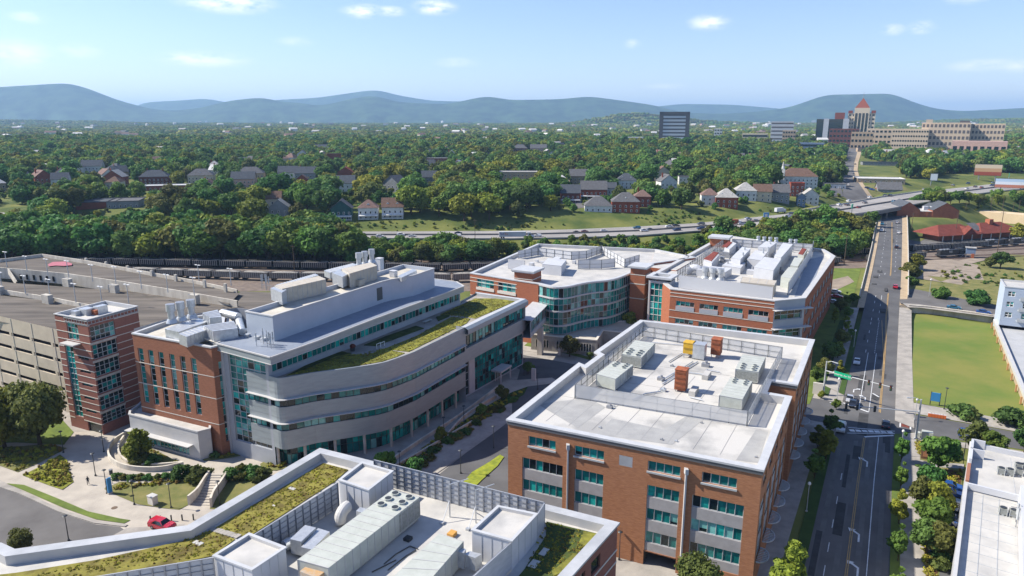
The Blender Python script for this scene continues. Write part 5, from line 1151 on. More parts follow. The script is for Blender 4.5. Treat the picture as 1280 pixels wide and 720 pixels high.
for k,(x,y)in enumerate(((480,322),(525,328),(570,332))):stack('pale exhaust stack on the research block roof, '+('next to the round duct','middle of the trio','rightmost of the trio')[k],*Z2(x,y),ZB,1.2,3.8,'exhaust stacks of the research block')
for k,(x,y)in enumerate(((795,100),(830,104),(865,106),(900,108),(985,118),(1015,120))):stack('small vent stack along the back edge of the research block roof',*Z2(x,y),21.5,.8,2,'small vent stacks at the back')
for k,(x,y)in enumerate(((860,185),(850,215),(820,222),(710,215),(700,250))):stack('thin exhaust pipe among the plant of the research block',*Z2(x,y),ZB,.35,5,'thin exhaust pipes')
for lab,q in(('row of dark red fins on the left plant box',[(475,205),(520,218),(560,172),(530,165)]),('row of dark red fins beside the rear pier',[(585,130),(610,138),(640,110),(620,105)]),('row of dark red fins near the avenue screen',[(1035,175),(1060,180),(1080,150),(1055,145)])):
 b=MB();q=[P(*Z2(*p),22.7)for p in q]
 for k in range(9):b.bar((*lerp(q[0],q[3],k/8),22.7),(*lerp(q[1],q[2],k/8),22.7),.35,.3)
 tag(b.build('cooling_fins',mat('fin_red',(.16,.03,.02),.7)),lab,'cooling fins')
b=MB();c=P(*Z2(420,300),ZB);torus_arc(b,(*c,ZB),2.4,1.2,0,3.1,(V.x,V.y));tag(b.build('arched_duct',MATS['white_panel'],smooth=True),'arched white duct at the front left of the research block roof','duct')
for k in range(34):
 x,y=R.uniform(480,1000),0;y=R.uniform(150,300);c=P(*Z2(x,y),ZB);b=MB();a,d_=R.uniform(.8,2.6),R.uniform(.8,2.6);hh=R.uniform(.8,2.6);b.obox(c,U,a,d_,ZB+.01,ZB+hh);b.obox(off(c,R.uniform(-1,1),1),U,a*.5,d_*2,ZB+.01,ZB+hh*.5)
 if R.random()<.4:b.tube((*off(c,a),ZB),(*off(c,a),ZB+hh*1.5),.2,n=6)
 tag(b.build('roof_machine',MATS[R.choice(['galvanized','white_panel','unit_green','galvanized','steel'])]),'small grey machine in the crowded plant area of the research block','roof machine','small machines on the research block')
ZC=19.0;ZW=lambda x,y:(560+x/4.8,280+y/4.8)
screen('roof_screen','tall white zigzag screen at the back of the wavy building roof',[P(*ZW(x,y),ZC)for x,y in((1145,235),(1060,262),(920,178),(830,210),(740,215),(540,190),(420,210))],ZC,3.2,'perforated_dense',step=4)
screen('roof_screen','white screen in the middle of the wavy building roof',[P(*ZW(x,y),ZC)for x,y in((1000,262),(920,270),(780,272))],ZC,3.4,'perforated_dense',step=4)
screen('roof_screen','white screen behind the left pier of the wavy building',[P(*ZW(x,y),ZC)for x,y in((360,270),(460,280))],ZC,3.6,'perforated_dense',step=3)
boxthing('plant_box','white plant room on the wavy building roof','plant box',[ZW(565,240),ZW(680,252),ZW(710,215),ZW(600,205)],ZC,22.5,'white_panel')
boxthing('plant_box','low white plant box behind the plant room of the wavy building','plant box',[ZW(620,210),ZW(660,216),ZW(680,200),ZW(645,195)],ZC,22,'white_panel')
for k in range(16):
 c=P(*ZW(R.uniform(480,980),R.uniform(225,262)),ZC);b=MB();s=R.uniform(.7,1.8);b.obox(c,U,s,s*R.uniform(.6,1.5),ZC+.01,ZC+s);tag(b.build('roof_machine',MATS[R.choice(['galvanized','white_panel','steel'])]),'small machine on the white roof of the wavy building','roof machine','small machines on the wavy building')
def mk_white():
 T=13.5;A=P(1213,553,T);N_=P(1192,720,T);U=Vector((A[0]-N_[0],A[1]-N_[1])).normalized();V=Vector((U.y,-U.x));off=lambda p,a=0,b=0:(p[0]+U.x*a+V.x*b,p[1]+U.y*a+V.y*b);far=off(A,0,42);near=off(A,-62,0);poly=ccw([A,far,off(far,-62),near])
 t=thing('white_apartments','white flat roofed apartment building at the lower right corner','apartment building',(*A,0));w=MB()
 n=len(poly)
 for i in range(n):
  p,q=poly[i],poly[(i+1)%n];L=math.dist(p,q);o=[(s,s+.9,z,z+1.7)for s in np.arange(3,L-3,4.4)for z in(1.2,4.6,8.2)]
  wall(w,p,q,0,T,o,.2)
 w.build('wall',MATS['white_panel'],t);g=MB();g.prism(offset(poly,-.22,True),.3,12.5);g.build('window_glass',MATS['glass_dark'],t)
 r=MB();roof_slab(r,poly,T-.7,T,w=.35,m_in=0,m_cop=1,m_roof=2);r.build('roof',[MATS['white_panel'],MATS['coping_white'],MATS['roof_white']],t)
 z=T-.69
 offA=lambda a=0,b=0:off(A,a,b)
 for k,(a0,a1)in enumerate(((-.3,-4.2),(-4.8,-9.5))):b=MB();b.obox(offA((a0+a1)/2,.3),U,abs(a1-a0),.4,T-.8,T+.9);b.obox(offA(a0,1.2),V,2.0,.3,T-.8,T+.9);b.build('parapet_panel',MATS['white_panel'],t)
 b=MB();b.obox(offA(-14,.2),U,7,.5,T-.6,T+.5);b.build('parapet_panel',mat('brown_panel',(.28,.12,.07),.8),t)
 b=MB();b.obox(offA(-32,7.2),U,27,.5,T-.5,T+2.2);b.obox(offA(-18.5,3.8),V,7,.4,T-.5,T+.5);b.build('inner_wall',MATS['white_panel'],t)
 s=MB()
 for k in range(10):s.bar((*offA(-19.5-k*2.6,.6),z),(*offA(-19.5-k*2.6,6.8),z),.09,.05)
 for k in(2.5,4.6):s.bar((*offA(-19,k),z),(*offA(-46,k),z),.09,.05)
 for k in range(6):s.bar((*offA(-1.5,6+k*6),z),(*offA(-60,9+k*6),z),.06,.03)
 s.build('roof_seam',MATS['frame_light'],t)
 b=MB();b.obox(offA(-10.5,11.5),U,5,6,T-.6,T+1.6);b.build('roof_box',MATS['white_panel'],t);b=MB();b.obox(offA(-10.5,11.5),U,1.6,1.8,T+1.61,T+1.7);b.build('hatch',MATS['steel'],t)
 return A
WA=mk_white()
Z5=lambda x,y:(1160+x/4.5,560+y/4.5)
def condenser(x,y,zb,lab,grp=None):
 c=P(x,y,zb);t=thing('condenser',lab,'condenser',(*c,zb),grp);b=MB();b.obox(c,U,1.0,1.0,zb+.15,zb+1.1);b.build('casing',MATS['coil'],t);b=MB();b.tube((*c,zb+1.1),(*c,zb+1.2),.42,n=14);b.build('fan_guard',MATS['dark_metal'],t)
 b=MB()
 for q in(-.5,.5):
  for r in(-.5,.5):b.bar((*off(c,q,r),zb),(*off(c,q,r),zb+1.1),.08)
 b.obox(c,U,1.1,.3,zb+.01,zb+.15);b.build('frame',MATS['frame_light'],t)
for k,(x,y)in enumerate(((408,145),(458,152),(508,150),(505,120),(540,125))):condenser(*Z5(x,y),12.8,'grey condenser in the farther cluster on the white roof','farther condensers')
for k,(x,y)in enumerate(((418,372),(478,385),(545,395))):condenser(*Z5(x,y),12.8,'grey condenser in the nearer cluster on the white roof','nearer condensers')
antennas('antenna_cluster','cluster of equipment at the right edge of the white roof',*Z5(545,440),12.8,5,3.5)
mat('blue_siding',(.40,.46,.55),.7,col2=(.35,.41,.50),scale=.5,stretch=(1,1,8))
def mk_blue():
 T=16.5;a=P(1248,345.5,T);b_=P(1256.5,358,T);c_=off(b_,0,40);d=off(a,0,40);poly=[a,b_,c_,d];zb=3.5
 a0=P(1248,345.5,T);L=15;p0=P(1256.5,358.5,T);p1=off(p0,12.5,-0);t=thing('blue_apartments','blue grey sided apartment building with white balconies','apartment building',(*p0,0));poly=[p0,off(p0,0,40),off(p1,0,40),p1];poly=ccw(poly);w=MB()
 A,B=p0,off(p0,0,40);Z=lambda x,y:onwall(980+x/3.6,330+y/3.6,A,B);ops=[]
 zs=[Z(1010,122),Z(1003,168),Z(995,215)];ze=[Z(1040,148),Z(1032,195),Z(1024,242)]
 s0=zs[0][0];s1=ze[0][0]
 for(sa,z1),(sb,z0)in zip(zs,ze):ops.append((s0,s1,z0,z1))
 for k in range(4):
  for o in list(ops[:3]):ops.append((o[0]+4.5+k*8,o[1]+6+k*8,o[2]-.6,o[3]))if o[1]+6+k*8<39 else None
 wall(w,A,B,zb,T,ops,.2);wall(w,off(p0,0,40),off(p1,0,40),zb,T);wall(w,off(p1,0,40),p1,zb,T);wall(w,p1,p0,0,T)
 w.build('wall',MATS['blue_siding'],t);
 for o in ops:window(t,A,B,*o,nc=2,nr=2,rec=.2,frame='frame_white',style='dark',fw=.14)
 b=MB()
 for k in range(4):
  for o in ops[:3]:s=o[0]+5.4+k*8;b.obox(off(A,-.9,s+.4),V,5,1.8,o[2]-.9,o[2]-.65);b.obox(off(A,-1.75,s+.4),V,5,.08,o[2]-.6,o[2]+.4)
 b.build('balcony',MATS['frame_light'],t)
 r=MB();roof_slab(r,poly,T-.4,T,w=.3,m_in=0,m_cop=1,m_roof=2);r.build('roof',[MATS['coping_white'],MATS['coping'],MATS['roof_white']],t)
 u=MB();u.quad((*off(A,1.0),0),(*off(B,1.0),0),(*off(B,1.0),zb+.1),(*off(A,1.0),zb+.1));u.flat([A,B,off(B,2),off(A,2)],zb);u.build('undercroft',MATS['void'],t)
 t2=thing('parking_deck','low white parking deck with a long pale parapet beside the field','parking deck',(*P(1262,405),0));z=2.6
 q0,q1=P(1243,402,z),P(1308,560,z);k=math.dist(q0,q1);e=Vector((q1[0]-q0[0],q1[1]-q0[1])).normalized();n2=Vector((-e.y,e.x));q2=(q1[0]+n2.x*40,q1[1]+n2.y*40);q3=(q0[0]+n2.x*40,q0[1]+n2.y*40)
 b=MB();b.prism(ccw([q0,q1,q2,q3]),0,z-.2,0,1);b.build('deck_slab',[MATS['tan'],mat('deck_grey',(.38,.39,.40),.8,col2=(.33,.34,.35),scale=.3)],t2)
 b=MB();b.bar((*q0,z+.35),(*q1,z+.35),.9,1.1);b.build('parapet',MATS['coping_white'],t2)
 b=MB()
 for i in range(12):c=lerp(q0,q1,i/11.5);b.obox((c[0]-n2.x*.6,c[1]-n2.y*.6),e,.5,.4,.2,z-.5)
 b.build('buttress',mat('buttress_tan',(.45,.25,.12),.85),t2)
mk_blue()
b=MB();pts=[P(1136,382.5,2.6),P(1165,384.5,2.6),P(1200,389,2.6),P(1241,395,2.6)]
for p,q in zip(pts,pts[1:]):b.quad((*p,0),(*q,0),(*q,2.9),(*p,2.9));b.bar((*p,2.95),(*q,2.95),.5,.25)
tag(b.build('retaining_wall',MATS['concrete_wall']),'pale retaining wall between the grass field and the upper street','wall')
CARCOL=dict(red=(.45,.012,.03),white=(.75,.75,.74),silver=(.42,.43,.45),black=(.015,.015,.018),grey=(.12,.125,.13),blue=(.02,.08,.28),navy=(.012,.03,.09),teal=(.02,.12,.2),darkred=(.18,.02,.02))
mat('car_glass',(.01,.012,.015),.06,spec=.7);mat('tyre',(.015,.015,.015),.9);mat('rim',(.4,.4,.42),.35,metal=.8);mat('head_light',(.7,.7,.68),.2);mat('tail_light',(.35,.01,.01),.3)
PROF={'sedan':([(-2.25,.35),(-2.3,.75),(-2.15,.95),(-1.5,1.0),(-.95,1.42),(.35,1.45),(1.05,1.02),(2.0,.85),(2.28,.65),(2.25,.35)],(4,5,3,6)),'suv':([(-2.3,.4),(-2.35,.95),(-2.25,1.15),(-1.95,1.7),(-.5,1.78),(.45,1.74),(1.1,1.15),(2.1,1.02),(2.35,.8),(2.3,.4)],None)}
CARP={}
def car_proto(kind,colr):
 if(kind,colr)in CARP:return CARP[(kind,colr)]
 m=mat('paint_'+colr,CARCOL[colr],.25,metal=.1,spec=.6);m.node_tree.nodes['Principled BSDF'].inputs['Coat Weight'].default_value=.6
 t=thing('parked_car',None,None);pr=PROF[kind][0];W=.9 if kind=='sedan' else.95;top=1.05 if kind=='sedan' else 1.15
 b=MB();n=len(pr);half=lambda z:W if z<=top else W-(z-top)*.45
 Lr=[[(x,s*half(z),z)for x,z in pr]for s in(-1,1)]
 k0=len(b.v)
 for row in Lr:b.v+=row
 for i in range(n):j=(i+1)%n;b.f.append((i,j,n+j,n+i));b.m.append(0)
 b.f.append(tuple(range(n)));b.f.append(tuple(range(2*n-1,n-1,-1)));b.m+=[0,0]
 body=b.build('body',m,t)
 md=body.modifiers.new('edge','BEVEL');md.width=.06;md.segments=2
 g=MB();zt,zb=(1.38,1.04)if kind=='sedan' else(1.66,1.16)
 if kind=='sedan':sx=[(-1.45,zb),(-.98,zt),(.33,zt),(.98,zb)]
 else:sx=[(-2.1,zb),(-1.92,zt),(.4,zt),(1.05,zb)]
 for s in(-1,1):g._add([(x,s*(half(z)+.012),z)for x,z in sx],[(0,1,2,3)])
 fr,rr=((.37,1.43),(1.02,1.04)),((-.98,1.4),(-1.47,1.03))
 if kind=='suv':fr,rr=((.48,1.72),(1.07,1.18)),((-2.0,1.66),(-2.24,1.2))
 for(xa,za),(xb,zb2)in(fr,rr):
  o=.02 if xa>-.5 else-.02;g._add([(xa+o,-half(za)+.08,za+.015),(xb+o,-half(zb2)+.08,zb2+.015),(xb+o,half(zb2)-.08,zb2+.015),(xa+o,half(za)-.08,za+.015)],[(0,1,2,3)])
 g.build('car_window',MATS['car_glass'],t)
 for x in(-1.4,1.42):
  for s in(-1,1):
   w=MB();w.tube((x,s*(W-.2),.34),(x,s*(W+.02),.34),.34,n=14);o=w.build('wheel',MATS['tyre'],t);w=MB();w.tube((x,s*(W+.021),.34),(x,s*(W+.03),.34),.2,n=10);w.build('rim',MATS['rim'],o)
 for s in(-1,1):
  w=MB();w.box(2.2,s*.65-.2,.62,2.31,s*.65+.2,.76);w.build('headlight',MATS['head_light'],t);w=MB();w.box(-2.34,s*.68-.18,.72,-2.24,s*.68+.18,.9);w.build('tail_light',MATS['tail_light'],t)
 CARP[(kind,colr)]=t;t['used']=0;return t
def car(kind,colr,loc,ang,label,group=None,name='car'):
 p=car_proto(kind,colr)
 c=copy_tree(p,loc=loc,rz=ang,label=label);c['category']='car';c.name=name
 if group:c['group']=group
 if 'used' in c:del c['used']
 return c
AU=math.atan2(U.y,U.x);AV=math.atan2(V.y,V.x)
def hw_at(px,py):
 z=3.0
 for _ in range(30):x,y=P(px,py,z);z=z*.4+.6*float(np.interp(x,hwc[:,0],hwc[:,2]))
 x,y=P(px,py,z);i=int(np.clip(np.searchsorted(hwc[:,0],x),1,len(hwc)-1));d=hwc[i]-hwc[i-1];return(x,y,z+.03),math.atan2(d[1],d[0])
def av_at(px,py):
 z=0.0
 ysr=[a[1]for a in AL][::-1];zr=[a[2]for a in AL][::-1]
 z=float(np.interp(py,ysr,zr));return(*P(px,py,z),z+.03)
car('suv','red',(*P(203,660,.1),.1),AV+math.pi*0+.12,'red car parked on the apron behind the near roof edge')
car('suv','white',av_at(1051,538),AU+math.pi,'white SUV waiting below the crosswalk at the crossing')
car('sedan','black',av_at(1107,533),AU,'black sedan driving away over the crosswalk')
car('sedan','black',av_at(1066,507),AU+math.pi,'black car half hidden below the far signal arm');car('sedan','silver',av_at(1062,501),AU+math.pi,'silver car stopped under the green street sign')
car('sedan','white',av_at(1071,454),AU+math.pi,'white sedan in the shade of the research block on the avenue')
car('sedan','red',av_at(1119,360),AU,'small red car at the foot of the avenue bridge')
car('sedan','black',av_at(1120.5,310),AU,'black car on the right lane of the avenue bridge')
car('sedan','white',av_at(1123,292),AU,'white car farther up the right lane of the avenue bridge');car('suv','white',av_at(1102,289),AU+math.pi,'white car coming down the left side of the avenue bridge');car('suv','teal',av_at(1102.5,281),AU+math.pi,'dark teal car coming out from under the overpass');car('sedan','silver',av_at(1121,279),AU,'silver car just short of the overpass')
HC=[(444,295,'suv','white'),(475,296.5,'suv','white'),(501,294.5,'suv','white'),(515,296,'sedan','white'),(572,296,'suv','white'),(573,292.5,'sedan','navy'),(672,296,'suv','white'),(721,291.5,'sedan','black'),(731,290.5,'sedan','darkred'),(755,289.5,'sedan','white'),(796,286,'suv','teal'),(805,289.5,'suv','white'),(812,288,'sedan','grey'),(836,284,'sedan','white'),(845,283,'sedan','black'),(846,288.5,'suv','navy'),(876,281,'suv','grey'),(876,287,'suv','navy'),(901,283.5,'sedan','navy'),(927,281,'suv','silver'),(935,275,'suv','silver'),(945,277,'sedan','grey'),(988,268.5,'suv','grey'),(984,272,'suv','white'),(1026,260,'suv','grey'),(1047,263,'sedan','black'),(1049,257,'suv','white'),(1059,257,'sedan','black'),(1061,252.5,'suv','white'),(1073,260,'sedan','darkred'),(1081,254,'sedan','grey'),(1087,248,'suv','silver'),(1106,245,'sedan','black'),(1112,245.5,'suv','black'),(1117,253,'suv','teal'),(1155,237.5,'sedan','silver'),(1191,232.5,'suv','black'),(1208,236.5,'sedan','white'),(1210,230,'suv','navy'),(1219,234,'sedan','black'),(1227,235,'sedan','darkred'),(1240,232.5,'suv','navy'),(1241,229,'sedan','teal'),(1249,227.5,'sedan','white'),(18,293,'sedan','white'),(314,293,'suv','navy')]
def hw_label(px,kd,cl):
 z='left of the long white lorry' if px<600 else 'just ahead of the long white lorry' if px<690 else 'on the straight behind the wavy building' if px<780 else 'below the grassy bank of the brick houses' if px<870 else 'on the bend before the blue sign' if px<970 else 'rising toward the overpass' if px<1070 else 'on top of the overpass' if px<1130 else 'on the highway near the billboards'
 return f"{ {'navy': 'dark blue', 'darkred': 'dark red', 'teal': 'blue green'}.get(cl, cl) } {'sedan' if kd == 'sedan' else 'SUV'} {z}"
cnt={}
for px,py,kd,cl in HC:
 loc,a=hw_at(px,py);lb=hw_label(px,kd,cl);cnt[lb]=cnt.get(lb,0)+1
 if cnt[lb]>1:lb+=', '+{2:'second from the left',3:'third from the left',4:'fourth from the left'}.get(cnt[lb],'another one')
 car(kd,cl,loc,a+(math.pi if(px%2<1)else 0),lb,'vehicles on the highway')
for t in list(CARP.values()):pass
for k,(y,cl)in enumerate(((612,'blue'),(621,'blue'),(631,'grey'),(641,'navy'),(651,'navy'),(661,'blue'),(671,'black'),(684,'white'),(697,'navy'))):
 car('suv' if k%3 else 'sedan',cl,(*P(1187-k*.9,y),.16),AV,f"{ {'navy': 'dark blue'}.get(cl, cl) } car parked beside the white building, "+('first','second','third','fourth','fifth','sixth','seventh','eighth','ninth')[k]+' from the top of its row','cars parked beside the white building','parked_car')
for k,(x,y,cl)in enumerate(((1212,545,'blue'),(1232,548,'blue'))):car('suv',cl,(*P(x,y+2),.06),AV,'blue car on the cross street '+('partly behind the rounder tree' if k==0 else 'with its nose by the white roof'))
for k,(x,y,cl,l)in enumerate(((1192,386,'teal','on the upper street right of the first street tree'),(1229,392,'blue','on the upper street in front of the blue apartments'),(1046,372,'red','parked in the small lot behind the research block'),(1044,366,'white','parked in the small lot behind the research block'),(1042,379,'silver','parked in the small lot behind the research block'))):
 car('sedan',cl,(*P(x,y,2.55 if x>1100 else.2),2.55 if x>1100 else.2),AV,f"{ {'teal': 'blue green'}.get(cl, cl)} car {l}",None,'parked_car')
for x,y,cl,l in((1144,277,'white','first of the cars below the brick warehouse'),(1163,277.5,'navy','dark car below the middle of the brick warehouse'),(1176,279,'white','car below the right gable of the brick warehouse'),(1210,282,'teal','car behind the red roofed station'),(1227,284,'white','white car behind the red station roof')):car('sedan',cl,(*P(x,y,.35),.35),AV,f"{ {'navy': 'dark blue', 'teal': 'blue green'}.get(cl, cl)} {l}" if not l.startswith(('white','dark'))else l,None,'parked_car')
for x,y,cl in((1084,236,'navy'),(1090,238,'blue'),(1098,237,'red'),(1104,236,'white'),(1060,232,'white'),(1067,218,'grey'),(1063,213,'white'),(1069,206,'black'),(1055,228,'grey'),(1050,236,'silver')):g=G(x,y);car('suv',cl,(g[0],g[1],g[2]+.1),AV if x>1080 else AU,f"{ {'navy': 'dark blue'}.get(cl, cl)} vehicle "+('in the yard beyond the overpass' if x>1080 else 'far up the avenue beyond the overpass'),None,'parked_car' if x>1080 else 'car')
for t in CARP.values():
 def rm(o):
  for c in list(o.children):rm(c)
  bpy.data.objects.remove(o)
 rm(t)
def text(name,s,loc,rot,size,m,parent,ext=.02):
 cu=bpy.data.curves.new(name,'FONT');cu.body=s;cu.size=size;cu.extrude=ext;cu.align_x='CENTER';cu.align_y='CENTER';cu.materials.append(m);o=bpy.data.objects.new(name,cu);COL.objects.link(o);bpy.context.view_layer.update();me=bpy.data.meshes.new_from_object(o.evaluated_get(bpy.context.evaluated_depsgraph_get()));bpy.data.objects.remove(o);o=bpy.data.objects.new(name,me);COL.objects.link(o);o.parent=parent;o.location=loc;o.rotation_euler=rot;return o
def lorry(px,py,label,L=15.5,col='white_panel',txt=(('Fed',(.10,.02,.25)),('Ex',(.55,.12,.01)))):
 loc,a=hw_at(px,py);t=thing('lorry',label,'lorry',(0,0,0));b=MB();b.box(-L+1,-1.28,1.2,1,1.28,4.1);b.build('trailer',MATS[col],t)
 b=MB();b.box(2.2,-1.2,.6,4.2,1.2,3.3);b.box(4.2,-1.1,.6,6.0,1.1,1.9);b.prism([(1.7,-1.2),(3.6,-1.2),(3.6,1.2),(1.7,1.2)],3.3,3.7);b.build('cab',MATS['paint_white' if 0 else 'white_panel'],t)
 b=MB();b.box(4.19,-1.05,2.1,4.24,1.05,3.1);b.box(2.9,-1.22,2.1,3.9,1.22,2.9);b.build('cab_window',MATS['car_glass'],t)
 for x in(-L+2.4,-L+3.7,.9,2.2,5.0):
  for s in(-1,1):w=MB();w.tube((x,s*.9,.5),(x,s*1.25,.5),.5,n=12);w.build('wheel',MATS['tyre'],t)
 x=-L+2.6
 if txt:text('lettering',txt[0][0],(x,-1.31,2.9),(math.pi/2,0,0),1.9,mat('letter_purple',txt[0][1],.6),t);text('lettering',txt[1][0],(x+2.65,-1.31,2.9),(math.pi/2,0,0),1.9,mat('letter_orange',txt[1][1],.6),t)
 t.location=loc;t.rotation_euler=(0,0,a);return t
lorry(655,298,'long white lorry with purple and orange lettering on the highway')
def smalltruck(px,py,label,m):
 loc,a=hw_at(px,py);t=thing('box_truck',label,'truck');b=MB();b.box(-4,-1.2,.9,2,1.2,3.4);b.build('cargo_box',MATS[m],t);b=MB();b.box(2.2,-1.1,.5,4,1.1,2.4);b.build('cab',MATS['white_panel'],t)
 for x in(-2.6,3):
  for s in(-1,1):w=MB();w.tube((x,s*.85,.45),(x,s*1.15,.45),.45,n=12);w.build('wheel',MATS['tyre'],t)
 t.location=loc;t.rotation_euler=(0,0,a)
smalltruck(918,281,'truck with a dull red box on the highway bend','rust');smalltruck(975,266,'white box truck on the highway beyond the blue sign','white_panel')
def track_pts(rows_):return[(*P(x,y,.3),.3)for x,y in rows_]
TR_B=track_pts([(-80,341),(60,342),(185,345),(335,350),(560,352),(800,345),(1000,333),(1140,324),(1290,314),(1500,300)])
TR_C=track_pts([(-80,331),(60,331),(160,332),(410,337),(560,339),(800,332),(1000,322.5),(1140,315),(1290,305),(1500,293)])
def along(T,x0):
 for a,b in zip(T,T[1:]):
  if a[0]<=x0<=b[0]:
   k=(x0-a[0])/(b[0]-a[0]);return lerp(a,b,k),math.atan2(b[1]-a[1],b[0]-a[0])
 return T[-1],0
def hopper_proto(body,load,nm='hopper_car'):
 t=thing(nm,None,None);b=MB()
 sec=[(-6.1,.95),(-6.1,3.4),(6.1,3.4),(6.1,.95)]
 for s in(-1,1):b._add([(-6.3,s*1.5,3.6),(6.3,s*1.5,3.6),(6.3,s*1.5,1.3),(4.2,s*1.5,1.0),(-4.2,s*1.5,1.0),(-6.3,s*1.5,1.3)],[(0,1,2,3,4,5)])
 for x in(-6.3,6.3):b._add([(x,-1.5,3.6),(x,1.5,3.6),(x,1.5,1.3),(x,-1.5,1.3)],[(0,1,2,3)])
 b.box(-6.6,-1.2,.95,6.6,1.2,1.25);b.box(-6.3,-1.45,1.2,6.3,1.45,3.1);b.build('hopper_body',body,t)
 r=MB()
 for i in range(13):
  x=-6+i
  for s in(-1,1):r.bar((x,s*1.56,1.2),(x,s*1.56,3.6),.16,.14)
 for s in(-1,1):r.bar((-6.4,s*1.52,3.65),(6.4,s*1.52,3.65),.18,.14)
 r.build('side_rib',MATS['rib_pale'],t)
 c=MB()
 vs=[]
 for i in range(13):
  for j in range(4):x=-5.9+i*.983;y=-1.3+j*.87;vs.append((x,y,3.25+(.75*max(0,math.sin(math.pi*i/12))**.5 if j in(1,2)else.15)+R.uniform(-.08,.08)))
 c._add(vs,[(i*4+j,i*4+j+1,i*4+j+5,i*4+j+4)for i in range(12)for j in range(3)]);c.build('coal_load',load,t)
 for x in(-4.7,4.7):w=MB();w.box(x-1.1,-1.1,.35,x+1.1,1.1,.9);o=w.build('bogie',MATS['void'],t)
 return t
mat('rib_pale',(.42,.39,.34),.8);mat('wagon_grey',(.20,.185,.165),.8,col2=(.12,.11,.10),scale=1);mat('wagon_black',(.03,.03,.032),.8);mat('coal_pale',(.36,.34,.30),.95,col2=(.17,.16,.145),scale=2);mat('coal',(.03,.03,.03),.9)
hp1=hopper_proto(MATS['wagon_grey'],MATS['coal_pale']);hp2=hopper_proto(MATS['wagon_black'],MATS['coal'])
def rm_tree(o):
 for c in list(o.children):rm_tree(c)
 bpy.data.objects.remove(o)
def run(T,x0,x1,proto,label,group,cat='railway car',step=13.6):
 x=x0
 while x<x1:
  p,a=along(T,x);c=copy_tree(proto,loc=(p[0],p[1],p[2]),rz=a,label=label);c['category']=cat;c['group']=group;x+=step*math.cos(a)
run(TR_B,-196,24,hp1,'pale ribbed hopper car heaped with gravel in the nearer train behind the garage','cars of the nearer train')
run(TR_C,-230,10,hp2,'dark hopper car in the farther train below the tree belt','cars of the farther train')
run(TR_B,130,168,hp2,'black hopper car on the tracks left of the avenue bridge','black cars left of the bridge');run(TR_C,140,215,hp2,'black hopper car under and beside the avenue bridge','black cars at the bridge')
run(TR_B,207,216,hp2,'black hopper car coupled behind the locomotive right of the bridge','black cars right of the bridge');run(TR_C,222,262,hp2,'black hopper car behind the leading pair of locomotives','black cars behind the locomotives')
rm_tree(hp1);rm_tree(hp2)
def loco(T,x,label):
 p,a=along(T,x);t=thing('locomotive',label,'locomotive');b=MB();b.box(-9,-1.45,1.0,9,1.45,1.5);b.box(-8.3,-1.1,1.5,4.6,1.1,3.9);b.box(7.4,-1.2,1.5,8.6,1.2,3.0);b.build('body',MATS['loco_black'],t)
 b=MB();b.box(4.7,-1.45,1.5,7.3,1.45,4.3);o=b.build('cab',MATS['loco_black'],t);b=MB();b.box(5.2,-1.47,3.0,6.8,1.47,3.8);b.box(7.31,-1.1,3.2,7.35,1.1,4.0);b.build('cab_window',MATS['car_glass'],o)
 for x2 in(-6,6):b=MB();b.box(x2-2,-1.2,.3,x2+2,1.2,1.0);b.build('bogie',MATS['void'],t)
 b=MB();b.box(-9,-1.47,1.05,9,-1.455,1.2);b.box(8.6,-1.2,1.5,8.63,1.2,2.4);b.build('stripe',MATS['paint_white'],t)
 text('lettering','NS',(-1.5,-1.13,2.8),(math.pi/2,0,0),1.7,MATS['paint_white'],t);b=MB()
 for k in range(3):b.box(-7.5+k*2.2,-.8,3.9,-6+k*2.2,.8,4.25)
 b.build('roof_fan',MATS['steel'],t);t.location=p;t.rotation_euler=(0,0,a)
mat('loco_black',(.018,.019,.022),.5)
loco(TR_B,230,'black diesel locomotive with white NS letters beside the signal hut');loco(TR_C,274,'black diesel locomotive with white NS letters in front of the red roofed station, leading pair');loco(TR_C,293,'black diesel locomotive with white NS letters in front of the red roofed station, trailing pair')
p,a=along(TR_B,186);t=thing('tank_car','dark tank car on the tracks just left of the avenue bridge','tank car');b=MB();b.tube((-7,0,2.5),(7,0,2.5),1.45,n=14);b.build('tank',MATS['wagon_black'],t);b=MB();b.box(-7.6,-1.2,.6,7.6,1.2,1.0);b.build('frame',MATS['void'],t);b=MB();b.tube((0,0,3.8),(0,0,4.4),.6,n=10);b.build('dome',MATS['steel'],t);t.location=p;t.rotation_euler=(0,0,a)
p,a=along(TR_B,180);
